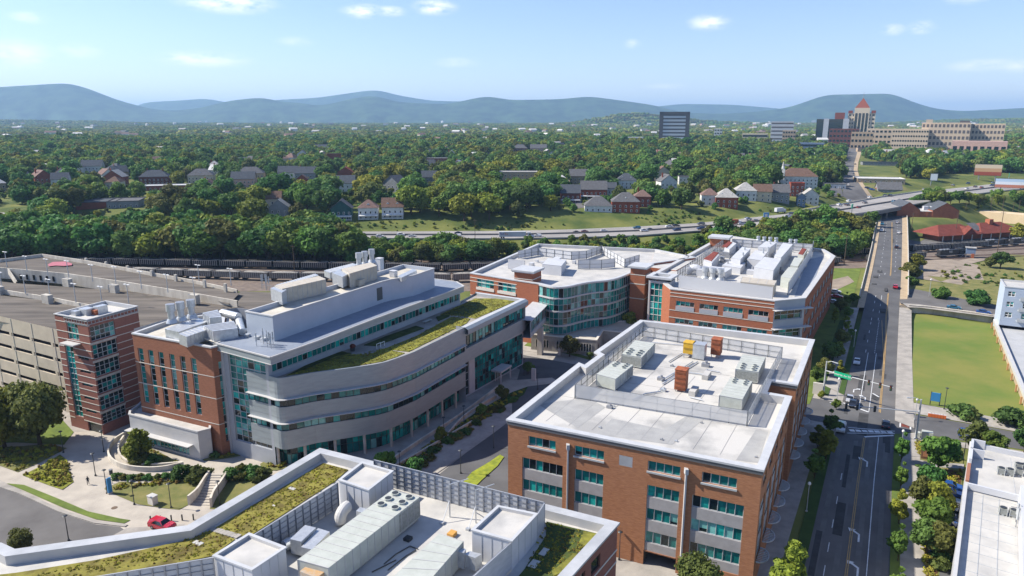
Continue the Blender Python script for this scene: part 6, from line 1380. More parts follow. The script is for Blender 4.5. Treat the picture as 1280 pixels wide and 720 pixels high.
def signal_mast(px,py,h,ex,ey,label,heads,arm_h=6.3,sign=None,lamp=True):
 c=P(px,py);tip=P(ex,ey,arm_h+.6)if False else(ex,ey);t=thing('signal_mast',label,'traffic signal',(*c,0));b=MB();b.tube((*c,0),(*c,h),.26,.16,n=10);b.tube((*c,0),(*c,.4),.45,n=10);b.build('pole',MATS['frame_light'],t)
 b=MB();b.tube((*c,arm_h),(*tip,arm_h+.7),.15,.08,n=8);b.build('arm',MATS['frame_light'],t)
 e=Vector((tip[0]-c[0],tip[1]-c[1]));L=e.length;e.normalize()
 for s in heads:
  q=(c[0]+e.x*L*s,c[1]+e.y*L*s);z=arm_h+.7*s;b=MB();b.obox(q,e,.45,.4,z-.95,z+.45);o=b.build('signal_head',MATS['dark_metal'],t)
  n2=Vector((e.y,-e.x))
  for k,cc in enumerate(((.5,.01,.01),(.5,.3,.01),(.01,.35,.15))):l=MB();l.tube((q[0]+n2.x*.2,q[1]+n2.y*.2,z+.2-k*.43),(q[0]+n2.x*.24,q[1]+n2.y*.24,z+.2-k*.43),.14,n=10);l.build('lens',mat(f'lens_{k}',tuple(v*.25 for v in cc),.4),o)
 if lamp:b=MB();q=(c[0]+e.x*2.6,c[1]+e.y*2.6);b.path([(*c,h-.3),(*lerp(c,q,.5),h+.3),(*q,h+.25)],.07);b.obox(q,e,.9,.35,h+.15,h+.33);b.build('street_lamp',MATS['frame_light'],t)
 if sign:
  s,w,txt=sign;q=(c[0]+e.x*L*s,c[1]+e.y*L*s);n2=Vector((e.y,-e.x));b=MB();b.obox((q[0]+n2.x*.2,q[1]+n2.y*.2),e,w,.08,arm_h-.55,arm_h+.75);o=b.build('street_name_sign',mat('sign_green',(.0,.32,.16),.5),t)
  tx=text('lettering',txt,(q[0]+n2.x*.26-c[0],q[1]+n2.y*.26-c[1],arm_h+.1),(math.pi/2,0,math.atan2(e.y,e.x)),.8,MATS['paint_white'],t,.01)
 return t
tipL=P(1110,476,7);c0_=P(1029,492)
signal_mast(1029,493,9.2,*P(1116.5,485,7.2),'signal mast with green street sign reaching over the avenue from the left',(.66,.82,.97),arm_h=6.6,sign=(.27,4.4,'Reserve Av SW'))
signal_mast(1144.5,549,9.6,*P(1057,507,7.2),'tall signal mast reaching over the avenue from the right corner',(.60,.84,.99),arm_h=6.6,lamp=True)
def lamp(x,y,h,label,grp=None,head='dark',name='lamp_post'):
 c=P(x,y);t=thing(name,label,'lamp post',(*c,0),grp);b=MB();b.tube((*c,0),(*c,h),.09,.06,n=6);b.tube((*c,0),(*c,.3),.2,n=8);b.build('pole',MATS['dark_metal' if head=='dark' else 'frame_light'],t);b=MB()
 if head=='dark':b.tube((*c,h),(*c,h+.15),.12,.42,n=10);b.tube((*c,h+.15),(*c,h+.28),.42,.25,n=10)
 elif head=='double':b.obox(off(c,0,.7),V,.9,.35,h,h+.16);b.obox(off(c,0,-.7),V,.9,.35,h,h+.16);b.bar((*off(c,0,-.7),h),(*off(c,0,.7),h),.08)
 else:b.blob((*c,h+.25),.3,.3,.35)
 b.build('lamp_head',MATS['dark_metal' if head=='dark' else 'frame_white'],t);return t
for x,y,h,l in((119.5,595,4.8,'dark lamp post on the open plaza left of the bike rack'),(130,565,4.8,'dark lamp post beside the curved ramp wall'),(79.5,566,4.8,'dark lamp post at the edge of the meadow bed'),(5.5,552,4.8,'dark lamp post at the left edge under the big tree'),(134,617,4.8,'dark lamp post right behind the blue kiosk sign'),(168,631,4.8,'dark lamp post on the lawn left of the utility box'),(214,635,4.8,'dark lamp post on the lawn right of the utility box'),(275,632,4.8,'dark lamp post on the lawn right of the stairs'),(500,590,4.4,'dark lamp post above the planting bed, nearest the near roof'),(555,545,4.4,'dark lamp post halfway along the courtyard ramp'),(580,530,4.4,'dark lamp post near the far end of the courtyard ramp'),(655,470,4.8,'dark lamp post on the drop off island'),(576,592,5,'lamp post at the tip of the bright green median'),(617,560,5,'lamp post beside the courtyard crosswalk'),(672,487,4.4,'dark lamp post at the corner of the planted island'),(764,418,4.5,'dark lamp post beside the stone podium'),(774,700,5,'dark bell lamp post on the grass at the foot of the office'),(1180,512,5.5,'dark lamp post on the pavement above the cross street'),(1204,575,5.5,'dark lamp post at the corner of the white building'),(1233,386,5.5,'dark lamp post on the upper street')):lamp(x,y,h,l)
lamp(86,676,4.6,'dark lamp post standing on the asphalt at the lower left',head='dark')
for x,y,l in((1046,500,'pale street lamp on the left pavement beyond the crossing'),(1067,435,'pale street lamp farther up the left pavement'),(1008,640,'white globe lamp beside the avenue trees near the lower edge'),(1125,570,'white globe lamp among the narrow trees by the crossing')):lamp(x,y,5.5,l,head='globe')
for x,y in((1160,378),(1143,525)):lamp(x,y,9 if x>1150 else 5,'grey pole on the pavement right of the avenue' if x<1150 else 'tall grey pole at the upper street corner',head='globe')
for k,x in enumerate((188.5,201,214.5,228,242)):
 c=P(x,652.5-k*.6);b=MB();b.tube((*c,0),(*c,1.15),.13,n=8);b.tube((*c,1.15),(*c,1.22),.13,.07,n=8);tag(b.build('bollard',MATS['dark_metal']),'black bollard behind the red car, '+('leftmost','second from the left','middle one','fourth from the left','rightmost')[k]+' of five','bollard','bollards at the apron')
c=P(191.5,630);t=thing('utility_box','pale utility cabinet standing on the courtyard lawn','utility box',(*c,.1));b=MB();b.obox(c,V,1.5,1.1,.1,1.7);b.build('casing',MATS['stone_band'],t);b=MB();b.obox(c,V,1.65,1.25,1.7,1.82);b.build('lid',MATS['coping_white'],t)
c=P(138,617);t=thing('kiosk_sign','tall narrow blue kiosk sign on the plaza','sign',(*c,0));b=MB();b.obox(c,U,.8,.3,.3,3.3);b.build('sign_panel',mat('kiosk_blue',(.03,.20,.42),.5),t);b=MB();b.obox(c,U,.9,.45,.02,.3);b.build('base',MATS['concrete'],t);b=MB();n_=V;b.obox(off(c,0,-.18),U,.5,.05,1.2,2.7);b.build('map_panel',MATS['frame_white'],t)
b=MB()
for k in range(5):c=off(P(133,606),k*.8,0);b.path([(*c,0),(*c,.8),(*off(c,0,.35),.95),(*off(c,0,.7),.8),(*off(c,0,.7),0)],.04,n=5)
tag(b.build('bike_rack',MATS['dark_metal']),'row of bicycle hoops beside the blue kiosk sign','bike rack')
t=thing('bin','black litter bin at the end of the curved ramp wall','bin',(*P(139,593),0));c=P(139,593);b=MB();b.tube((*c,0),(*c,1.0),.35,n=10);b.build('body',MATS['dark_metal'],t);b=MB();b.tube((*c,1.0),(*c,1.12),.38,n=10);b.build('lid',MATS['steel'],t)
b=MB();c=P(143,635);b.tube((*c,.03),(*c,.06),.55,n=14);tag(b.build('manhole_cover',mat('cover_brown',(.12,.08,.05),.8)),'brown round cover in the plaza paving','manhole cover')
def lowwall(name,label,pts,h,z0=0,w=.35,m='concrete_wall',smooth_it=2):
 q=chaikin(PP(pts,z0),smooth_it);b=MB();bandwall(b,q,z0,z0+h,w/2,thick=w);tag(b.build(name,MATS[m]),label,'wall')
lowwall('curved_wall','curved pale ramp wall sweeping round the courtyard tree',[(160,543),(140,555),(134,570),(143,582),(165,589),(200,590),(230,583)],1.1)
lowwall('curved_wall','inner curved wall of the courtyard planter',[(155,548),(147,560),(150,573),(165,583),(195,584),(228,581)],.8)
sheet('planter_soil',[(150,560),(160,552),(180,556),(205,568),(228,580),(200,583),(165,582),(151,573)],.4,'lawn_dry')
def stairs():
 L0,R0,L1,R1=P(264,600),P(282,600),P(238,631),P(262,632);t=thing('stairway','two flights of concrete steps between low side walls','stairs',(*L0,0));b=MB();n=12
 for i in range(n):
  if i in(5,6):pass
  a,c=lerp(L0,L1,i/n),lerp(R0,R1,i/n);a1,c1=lerp(L0,L1,(i+1)/n),lerp(R0,R1,(i+1)/n);z=1.55*(1-i/n)
  b.prism([a1,c1,c,a],.0,z)
 b.build('step',MATS['plaza_paving'],t)
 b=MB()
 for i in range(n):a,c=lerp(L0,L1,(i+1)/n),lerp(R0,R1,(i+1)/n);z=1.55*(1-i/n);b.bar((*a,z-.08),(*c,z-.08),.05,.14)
 b.build('riser_shadow_strip',MATS['steel'],t)  # grey strips put in as the shadow line below each step edge
 for pts in([(262,598),(255,608),(248,620),(236,630)],[(284,599),(276,612),(268,622),(264,633)]):
  q=chaikin(PP(pts,.3),2);w=MB();bandwall(w,q,0,2.0,.2,thick=.4);w.build('side_wall',MATS['concrete_wall'],t)
stairs()
lowwall('planting_wall','low curved pale wall above the dark courtyard planting',[(430,632),(470,600),(500,582),(530,566),(560,548),(590,530)],.9);lowwall('ramp_wall','long low wall along the courtyard ramp',[(560,545),(580,522),(605,506),(620,498)],.9)
lowwall('ramp_wall','low wall beside the columns of the curved lab',[(450,606),(520,556),(575,522),(622,486)],.9)
c=P(667,476);b=MB();b.obox(c,U,.5,1.2,0,3.6);tag(b.build('totem_sign',MATS['coping_white']),'white totem sign on the drop off island','sign')
c=P(699,444,.1);b=MB();b.obox(c,V,.8,.3,.1,2.2);tag(b.build('white_marker',MATS['coping_white']),'small white marker on the grass below the stone podium','sign')
c=P(1168,507);t=thing('bus_sign','blue framed information sign on the pavement above the cross street','sign',(*c,0));b=MB();b.obox(c,V,2.0,.25,1.2,3.4);b.build('sign_panel',MATS['kiosk_blue'],t);b=MB();b.bar((*off(c,0,-1),0),(*off(c,0,-1),3.6),.15);b.bar((*off(c,0,1),0),(*off(c,0,1),3.6),.15);b.build('post',MATS['dark_metal'],t)
for k in range(6):
 c=P(1162+k*3.6,521+k*.55);t=thing('road_barrier','orange and white barrier board on the cross street kerb, '+('first','second','third','fourth','fifth','last')[k]+' of the row','barrier',(*c,0),'orange barriers');b=MB();b.obox(c,V,.75,.5,0.1,.9);b.build('barrier_body',mat('barrier_orange',(.60,.14,.03),.6),t);b=MB();b.obox(c,V,.76,.3,.901,1.05);b.build('barrier_top',MATS['paint_white'],t)
c=P(1158,549);b=MB();b.obox(c,V,2.2,1.3,.1,1.9);b.obox(off(c,.2,-1.8),V,1.0,1.0,.1,1.3);tag(b.build('signal_cabinet',MATS['unit_green']),'grey green signal cabinet at the corner lawn','cabinet')
c=P(1159,574,.1);t=thing('monument_sign','small brown monument sign among pink flowers','sign',(*c,.1));b=MB();b.obox(c,V,2.4,.6,.1,2.3);b.build('sign_body',mat('sign_brown',(.14,.07,.04),.8),t);b=MB();b.obox(off(c,-.33,0),V,1.8,.06,.7,1.9);b.build('sign_face',mat('sign_face',(.35,.16,.08),.7),t)
c=P(1009,488);c=P(1022,492);b=MB();b.obox(P(1021.5,493),V,2.4,.5,0,3.2);tag(b.build('corner_sign',MATS['stone_band']),'square stone sign on the corner left of the avenue','sign')
def pole(x,y,h,label,arms=1,z=0,m='steel'):
 c=P(x,y,z);t=thing('utility_pole',label,'utility pole',(*c,z));b=MB();b.tube((*c,z),(*c,z+h),.2,.13,n=6);b.build('pole',mat('pole_wood',(.10,.075,.055),.9),t);b=MB()
 for k in range(arms):b.bar((*off(c,0,-1.2),z+h-.7-k),(*off(c,0,1.2),z+h-.7-k),.14)
 b.build('cross_arm',MATS['pole_wood'],t)
for x,y,h,l in((1193,300,17,'wooden utility pole in front of the left end of the red station roof'),(1246,318,24,'tall leaning wooden pole beside the signal hut'),(1138,296,15,'utility pole at the right end of the avenue bridge'),(1205,277,14,'first pole along the long tan wall'),(1236,275,17,'second pole along the long tan wall'),(1251,274,17,'third pole along the long tan wall'),(1272,272,13,'fourth pole along the long tan wall'),(1055,331,15,'dark pole between the research block and the bridge'),(369,350,16,'thin pole behind the lab penthouse'),(594,312,17,'dark pole in front of the highway behind the wavy building'),(1265,270,10,'short pole near the billboards')):pole(x,y,h,l,arms=1 if h<20 else 2)
def person(px,py,label):
 c=P(px,py);me=bpy.data.meshes.new('person');J=[((0,0,.95),.14),((0,0,1.2),.14),((0,0,1.42),.15),((0,0,1.54),.06),((0,.01,1.66),.10),((0,.01,1.76),.085),((.11,0,.9),.1),((.13,.1,.5),.075),((.14,.12,.09),.05),((.14,.26,.04),.04),((-.11,0,.9),.1),((-.13,-.1,.5),.075),((-.14,-.2,.1),.05),((-.14,-.08,.04),.04),((.21,0,1.4),.07),((.27,-.08,1.12),.05),((.25,.02,.88),.035),((-.21,0,1.4),.07),((-.27,.1,1.12),.05),((-.25,.2,.92),.035)]
 E_=[(0,1),(1,2),(2,3),(3,4),(4,5),(0,6),(6,7),(7,8),(8,9),(0,10),(10,11),(11,12),(12,13),(2,14),(14,15),(15,16),(2,17),(17,18),(18,19)]
 me.from_pydata([j[0]for j in J],E_,[]);o=bpy.data.objects.new('person',me);COL.objects.link(o);o.location=(*c,.04);o.rotation_euler=(0,0,.6)
 me.materials.append(mat('dark_clothes',(.03,.035,.045),.9));sk=o.modifiers.new('skin','SKIN')
 for v,j in zip(me.skin_vertices[0].data,J):v.radius=(j[1],j[1])
 me.skin_vertices[0].data[0].use_root=True;sb=o.modifiers.new('sub','SUBSURF');sb.levels=1;sb.render_levels=1
 tag(o,label,'person');h=MB();h.blob((0,.03,1.72),.105,.11,.09);hh=h.build('hair',mat('hair_brown',(.03,.02,.012),.9));hh.parent=o
person(110.5,606,'person in dark clothes walking across the plaza');
for nm,c in dict(white=(.62,.62,.60),teal=(.03,.09,.09),grey=(.24,.25,.26),brick=(.26,.075,.045),tan=(.42,.32,.22),cream=(.55,.48,.36),pinkish=(.5,.33,.28),darkbrick=(.16,.06,.045),blue=(.16,.22,.32)).items():mat('house_'+nm,c,.85,col2=tuple(v*.8 for v in c),scale=.5)
for nm,c in dict(grey=(.13,.13,.135),brown=(.16,.10,.075),red=(.28,.07,.045),pale=(.38,.37,.35),slate=(.085,.095,.11),white=(.62,.61,.59),rose=(.20,.13,.11),green=(.06,.10,.08)).items():mat('roof_'+nm+'_house',c,.85,col2=tuple(v*.7 for v in c),scale=.8)
FOOT=[]
def hframe(loc,a):
 ca,sa=math.cos(a),math.sin(a);return lambda x,y,z=0:(loc[0]+ca*x-sa*y,loc[1]+sa*x+ca*y,loc[2]+z)
def house(px,py,wpx,label,wallc='white',roofc='grey',kind='gable',st=2,depth=None,rot=0,dorm=0,porch=False,chim=0,name='house',cat='house',grp=None,wn=True,H=None):
 g=G(px,py);D=math.hypot(g[0],g[1]);w=wpx*D/FPX/1.0;d=depth or min(w*.9,14);h=H or st*3.3+1.2;a=rot-math.atan2(g[0],g[1])*.55
 f=hframe((g[0],g[1],g[2]-.3),a);t=thing(name,label,cat,(g[0],g[1],g[2]-.3),grp);FOOT.append((g[0],g[1]+d/2*.8,max(w,d)*.62+3,wpx))
 f0=lambda x,y,z=0:f(x,y+d/2,z)
 W=w/2;Dp=d/2;b=MB();cs=[(-W,-Dp),(W,-Dp),(W,Dp),(-W,Dp)]
 for i in range(4):p,q=cs[i],cs[(i+1)%4];b.quad(f0(*p,-2),f0(*q,-2),f0(*q,h),f0(*p,h))
 rh=(min(w,d)/2)*.85;o=.5
 if kind=='gable':
  for x in(-W,W):b._add([f0(x,-Dp,h),f0(x,Dp,h),f0(x,0,h+rh)],[(0,1,2)])
 if kind=='front':
  for y in(-Dp,Dp):b._add([f0(-W,y,h),f0(W,y,h),f0(0,y,h+rh)],[(0,1,2)])
 if kind=='flat':b.poly([f0(*p,h-.3)for p in cs])
 b.build('wall',MATS['house_'+wallc],t);r=MB()
 if kind=='gable':
  for s in(-1,1):r._add([f0(-W-o,s*(Dp+o),h-.3),f0(W+o,s*(Dp+o),h-.3),f0(W+o,0,h+rh+.1),f0(-W-o,0,h+rh+.1),f0(-W-o,s*(Dp+o),h-.05),f0(W+o,s*(Dp+o),h-.05),f0(W+o,0,h+rh+.35),f0(-W-o,0,h+rh+.35)],[(0,1,2,3),(4,5,6,7),(0,1,5,4),(1,2,6,5),(0,3,7,4)])
 elif kind=='front':
  for s in(-1,1):r._add([f0(s*(W+o),-Dp-o,h-.3),f0(s*(W+o),Dp+o,h-.3),f0(0,Dp+o,h+rh+.1),f0(0,-Dp-o,h+rh+.1),f0(s*(W+o),-Dp-o,h),f0(s*(W+o),Dp+o,h),f0(0,Dp+o,h+rh+.4),f0(0,-Dp-o,h+rh+.4)],[(0,1,2,3),(4,5,6,7),(0,1,5,4),(0,3,7,4)])
 elif kind=='hip':
  k=max(0,W-Dp)if W>Dp else 0;ky=max(0,Dp-W);e=[(-W-o,-Dp-o),(W+o,-Dp-o),(W+o,Dp+o),(-W-o,Dp+o)];v=[f0(*p,h)for p in e]+[f0(-k,-ky,h+rh),f0(k,ky,h+rh)]
  r._add(v,[(0,1,5,4),(1,2,5),(2,3,4,5),(3,0,4)]if W>=Dp else[(0,1,4),(1,2,5,4),(2,3,5),(3,0,4,5)]);r.poly([f0(*p,h-.05)for p in e])
 else:
  for i in range(4):p,q=cs[i],cs[(i+1)%4];r.bar(f0(*p,h),f0(*q,h),.4,.5)
  r.poly([f0(*p,h-.25)for p in cs])
 ro=r.build('roof',MATS['roof_'+roofc+'_house'],t)
 for c in range(chim):x=(-.5,.55,0)[c]*W;b=MB();q=[f0(x-.5,.3),f0(x+.5,.3),f0(x+.5,1.3),f0(x-.5,1.3)];b.prism([(p[0],p[1])for p in q],g[2]+h,g[2]+h+rh+1.3);o_=b.build('chimney',MATS['house_brick'],t)
 for c in range(dorm):
  x=(0 if dorm==1 else(-.45+.9*c/(dorm-1)))*W;b=MB();y=-Dp*.55
  b._add([f0(x-1,y-.9,h+.2),f0(x+1,y-.9,h+.2),f0(x+1,y-.9,h+2),f0(x,y-.9,h+3),f0(x-1,y-.9,h+2),f0(x-1,y+1.8,h+2),f0(x+1,y+1.8,h+2),f0(x,y+2.2,h+3),f0(x-1,y+1.5,h+.3),f0(x+1,y+1.5,h+.3)],[(0,1,2,3,4),(0,4,5,8),(1,2,6,9),(4,3,7,5),(2,3,7,6)]);o_=b.build('dormer',MATS['house_white'],t)
  b=MB();b._add([f0(x-.5,y-.95,h+.6),f0(x+.5,y-.95,h+.6),f0(x+.5,y-.95,h+1.8),f0(x-.5,y-.95,h+1.8)],[(0,1,2,3)]);b.build('window',MATS['glass_dark'],o_)
 if porch:
  b=MB();b._add([f0(-W,-Dp-2.4,2.7),f0(W,-Dp-2.4,2.7),f0(W,-Dp,3.3),f0(-W,-Dp,3.3)],[(0,1,2,3)])
  for k in range(5):x=-W+.2+(w-.4)*k/4;b.bar(f0(x,-Dp-2.2,0),f0(x,-Dp-2.2,2.7),.25)
  b.bar(f0(-W,-Dp-2.3,2.65),f0(W,-Dp-2.3,2.65),.2,.4);b.bar(f0(-W,-Dp-2.2,.6),f0(W,-Dp-2.2,.6),.1,.5);b.build('porch',MATS['house_white'],t)
 if wn:
  n=max(2,min(9,int(w/3.2)));trim='frame_white'
  for s in range(st):
   for k in range(n):
    if porch and s==0 and False:continue
    x=-W+w*(k+.5)/n;z=s*3.0+1.0 if not H else 1+s*(h-1)/st;b=MB();b.quad(f0(x-.62,-Dp-.05,z-.12),f0(x+.62,-Dp-.05,z-.12),f0(x+.62,-Dp-.05,z+1.6),f0(x-.62,-Dp-.05,z+1.6));o_=b.build('window',MATS[trim],t)
    b=MB();b.quad(f0(x-.45,-Dp-.08,z),f0(x+.45,-Dp-.08,z),f0(x+.45,-Dp-.08,z+1.45),f0(x-.45,-Dp-.08,z+1.45));b.build('pane',MATS['glass_dark'],o_)
  if wpx>17:
   for s in range(st):
    for sx in(-1,1):
     z=s*3.0+1.0;b=MB();b.quad(f0(sx*(W+.05),-.5,z),f0(sx*(W+.05),.5,z),f0(sx*(W+.05),.5,z+1.5),f0(sx*(W+.05),-.5,z+1.5));b.build('window',MATS['glass_dark'],t)
 return t
H_=[(427,275,25,'dark teal gabled house with a white porch, left of three above the highway',dict(wallc='teal',roofc='grey',kind='front',porch=True)),(460.5,274,24,'white house with a red brown hip roof, middle of three above the highway',dict(roofc='rose',kind='hip',dorm=1,porch=True)),(491,273,26,'white house with brown roof and two dormers, right of the three',dict(roofc='brown',kind='gable',dorm=2,porch=True)),(349,273,22,'grey two storey house partly hidden left of the teal house',dict(wallc='grey',roofc='pale',kind='front')),(341,262,20,'house with a tan gable roof above the partly hidden grey one',dict(wallc='cream',roofc='brown')),(489,227,13,'white gabled house standing between trees behind the three porch houses',dict(kind='front')),(432,226,22,'brick house with a bright red roof in the trees',dict(wallc='brick',roofc='red',kind='front',dorm=1)),(432,240,22,'pale house with a slate roof below the red roofed one',dict(wallc='white',roofc='slate')),(418,212,15,'tall dark red brick block rising out of the trees',dict(wallc='brick',roofc='brown',kind='flat',st=4,H=19,wn=False)),(546,205,26,'long brick and white house right of the tall brick block',dict(wallc='brick',roofc='pale',kind='flat')),(313,226,30,'wide house under a grey roof beside the light grey mansion',dict(wallc='tan',roofc='grey',kind='hip')),(360,225,22,'row house with slate roof left of the cluster centre',dict(wallc='white',roofc='slate')),(382,226,24,'row house with slate roof right of the cluster centre',dict(wallc='grey',roofc='slate',chim=1)),(378,234,12,'small brick gable in front of the slate row houses',dict(wallc='brick',roofc='rose',kind='front')),(326,196,12,'small white house far left of the hillside cluster',{}),(353,197,9,'narrow red and white gabled house on the hillside',dict(wallc='brick',kind='front')),(368,199,10,'white gabled house right of the red one',dict(kind='front')),(378,202,11,'tall white house with dark windows on the hillside',dict(kind='front',st=3)),(400,191,17,'grey and white house with two chimneys on the hillside',dict(wallc='grey',roofc='slate',chim=2)),(501,170,13,'far red brick building on the wooded plain',dict(wallc='brick',roofc='red',kind='flat',H=12,wn=False)),(512,189,16,'long white low building behind the trees',dict(kind='flat',st=1)),(251,229,27,'tan brick mansion with a grey hip roof on the left hillside',dict(wallc='cream',roofc='grey',kind='hip',dorm=1)),(304,234,26,'long grey roofed house behind the mansion',dict(wallc='pinkish',roofc='slate')),(193,231,30,'brick house with slate roof and red chimneys on the left',dict(wallc='darkbrick',roofc='slate',kind='hip',chim=2)),(271,207,11,'narrow white house above the mansion',dict(kind='front',roofc='slate')),(282,207,10,'little house with a pinkish roof',dict(wallc='white',roofc='rose',kind='front')),(304,209,10,'brick cottage at the upper edge of the left hillside',dict(wallc='brick')),(93,218,16,'white turreted house on the far left',dict(kind='hip',dorm=1)),(115,216,20,'grey roofed white house next to the turreted one',dict(roofc='slate')),(129,207,10,'tall white gabled house on the far left',dict(kind='front',st=3)),(52,200,15,'pale pink roofed house at the far left',dict(wallc='pinkish',roofc='white')),(207,238,46,'long low building with a white flat roof among left trees',dict(wallc='brick',roofc='white',kind='flat',st=1,depth=14)),(648,229,47,'three storey tan apartment block with a flat roof',dict(wallc='tan',roofc='pale',kind='flat',st=3,depth=18,name='apartment_block',cat='apartment block')),(620,234,12,'small dark house at the left foot of the tan block',dict(wallc='blue',roofc='slate')),(713,254,24,'dark brick house with slate roof beside the parking lot',dict(wallc='darkbrick',roofc='slate',porch=True)),(742,249,32,'long brick house with a grey roof and two tier porch',dict(wallc='brick',roofc='grey',porch=True)),(748,265,34,'white bungalow with grey hip roof near the grassy bank',dict(roofc='grey',kind='hip',st=1)),(782,266,34,'large red brick house with dark hip roof above the grassy bank',dict(wallc='brick',roofc='grey',kind='hip',dorm=1)),(803,259,20,'red brick house with tall chimney next to the large brick one',dict(wallc='brick',roofc='rose',kind='hip',chim=1)),(783,236,24,'white house with slate hip roof and dormers mid hillside',dict(roofc='slate',kind='hip',dorm=2)),(702,236,16,'pale house with white hip roof mid hillside',dict(wallc='cream',roofc='white',kind='hip')),(724,230,24,'tan gabled row house mid hillside',dict(wallc='tan',roofc='grey',chim=1)),(762,247,16,'white house tucked behind the long brick one',dict(roofc='slate')),(650,191,18,'grey roofed brick house on the far crest',dict(wallc='darkbrick',roofc='grey',kind='hip',chim=2)),(673,191,20,'pinkish brick house with chimneys on the far crest',dict(wallc='pinkish',roofc='grey',chim=2)),(694,187,13,'pale roofed house at the end of the far crest row',dict(roofc='pale')),(858,231,18,'white two storey house half buried in trees',dict(kind='flat')),(887,257,20,'white house with dark hip roof left of the red brick pair',dict(roofc='rose',kind='hip')),(908,260,26,'bright red brick house with white dormers',dict(wallc='brick',roofc='pale',kind='hip',dorm=2)),(932,251,24,'white house under a pale pyramid roof',dict(roofc='pale',kind='hip')),(953,252,20,'cream house with a brown ridge roof near the bend',dict(wallc='cream',roofc='brown')),(974,253,22,'grey roofed house beside the cream one',dict(wallc='grey',roofc='grey',chim=1)),(996,246,15,'red brick block behind the last houses',dict(wallc='brick',roofc='red',kind='flat',st=3)),(1013,256,17,'white and red gabled house closest to the overpass',dict(wallc='white',roofc='pale',kind='front')),(1001,258,9,'narrow blue house beside the closest gabled one',dict(wallc='blue',kind='front')),(998,236,40,'big white hall with a brown hip roof',dict(roofc='brown',kind='hip',st=3,depth=16,name='hall',cat='hall')),(970,206,14,'white gabled house above the hall',dict(kind='front')),(930,194,10,'white house in the dense cluster on the crest',dict(kind='front')),(940,197,10,'grey house in the dense cluster on the crest',dict(wallc='grey',kind='hip')),(935,188,9,'small roof at the top of the crest cluster',dict(wallc='cream')),(950,194,11,'rose roofed house at the right of the crest cluster',dict(roofc='rose')),(925,203,10,'low house at the bottom of the crest cluster',dict(wallc='pinkish')),(838,184,12,'grey roofed house below the striped tower',dict(roofc='rose')),(862,182,12,'beige house right of the striped tower',dict(wallc='tan')),(800,184,9,'white gabled house left of the striped tower',dict(kind='front')),(752,186,12,'white house with dark roof in the middle crest trees',dict(roofc='slate')),(1044,236,22,'flat white building beside the avenue beyond the overpass',dict(kind='flat',st=1)),(1049,205,10,'white flat shop beside the upper avenue',dict(kind='flat',st=1)),(1078,190,10,'small beige building right of the upper avenue',dict(wallc='tan',kind='flat',st=2)),(1101,229,48,'long low beige warehouse with a white roof right of the avenue',dict(wallc='tan',roofc='white',kind='flat',st=1,depth=22,name='warehouse',cat='warehouse')),(1112,243,24,'grey roofed shed in the yard beyond the overpass',dict(wallc='grey',roofc='grey',st=1,name='shed',cat='shed')),(1103,207,40,'long dark canopy building behind the beige warehouse',dict(wallc='grey',roofc='slate',kind='flat',st=1))]
for px,py,w,lb,kw in H_:house(px,py,w,lb,**kw)
g=G(976.7,236);t=thing('cupola','white cupola with green tip rising beside the white hall','cupola',g);z=g[2];b=MB();b.obox(g[:2],U,3.4,3.4,z,z+17);b.tube((g[0],g[1],z+17),(g[0],g[1],z+20),1.5,1.1,n=8);b.build('tower',MATS['house_white'],t);b=MB();b.tube((g[0],g[1],z+20),(g[0],g[1],z+24),1.2,.1,n=8);b.build('spire',MATS['roof_pale_house'],t);FOOT.append((g[0],g[1],9,9))
house(120,261,38,'low orange brick building in the trees at the left',wallc='brick',roofc='slate',kind='flat',st=1,depth=26,H=5,wn=False,name='brick_building',cat='building');house(154,260,32,'grey annex with white roof vents beside the low brick building',wallc='grey',roofc='grey',kind='flat',st=1,depth=26,H=5,name='annex',cat='building')
sheetz=G(10,272)
b=MB();pts=[G(x,y)for x,y in((-60,276),(16,274),(18,266),(-60,267))];b.poly([(p[0],p[1],p[2]+.4)for p in pts]);tag(b.build('side_road',MATS['highway_concrete']),kind='structure')
FOOT.append((pts[1][0]-15,pts[1][1]+15,28,30))
LU=[(1062,252),(1054,246),(1053,236),(1052,224),(1051.5,213),(1054,203),(1058,193),(1061,186),(1063,181)];RU=[(1092,252),(1085,246),(1078,236),(1070,224),(1067,213),(1068,203),(1071,193),(1072,186),(1072,181)]
def drape(name,L,Rr,m,dz):
 b=MB();A=[G(*p)for p in dens([(x,y)for x,y in L],5)];B=[G(*p)for p in dens([(x,y)for x,y in Rr],5)]
 b.strip([(p[0],p[1],p[2]+dz)for p in A],[(p[0],p[1],p[2]+dz)for p in B]);return tag(b.build(name,MATS[m]),kind='structure'),A,B
_,UA,UBr=drape('upper_avenue',LU,RU,'asphalt_old',.35);drape('upper_pavement',RU,[(x+5,y)for x,y in RU],'tan',.4)
drape('yard',[(1090,246),(1080,236),(1076,232)],[(1140,238),(1128,232),(1118,229)],'lawn_dry',.25);drape('lot',[(1040,246),(1036,232)],[(1054,246),(1051,232)],'asphalt_old',.3);drape('house_lot',[(712,262),(720,252)],[(750,258),(745,250)],'asphalt_old',.3)
for A_2,B_2 in zip(UA,UBr):FOOT.append(((A_2[0]+B_2[0])/2,(A_2[1]+B_2[1])/2,math.dist(A_2,B_2)*.5+3,3))
def tower(px,ptop,pbase,w,d,label,build,name='office_tower',cat='tower',rot=0):
 g=G(px,pbase);D=math.hypot(g[0],g[1]);k=D/FPX;W=w*k;h=(pbase-ptop)*k;a=rot-math.atan2(g[0],g[1]);t=thing(name,label,cat,(g[0],g[1],g[2]-1));f=hframe((g[0],g[1],g[2]-1),a);FOOT.append((g[0],g[1],W*.6+6,w));build(t,f,W,d or W*.5,h+1);return t
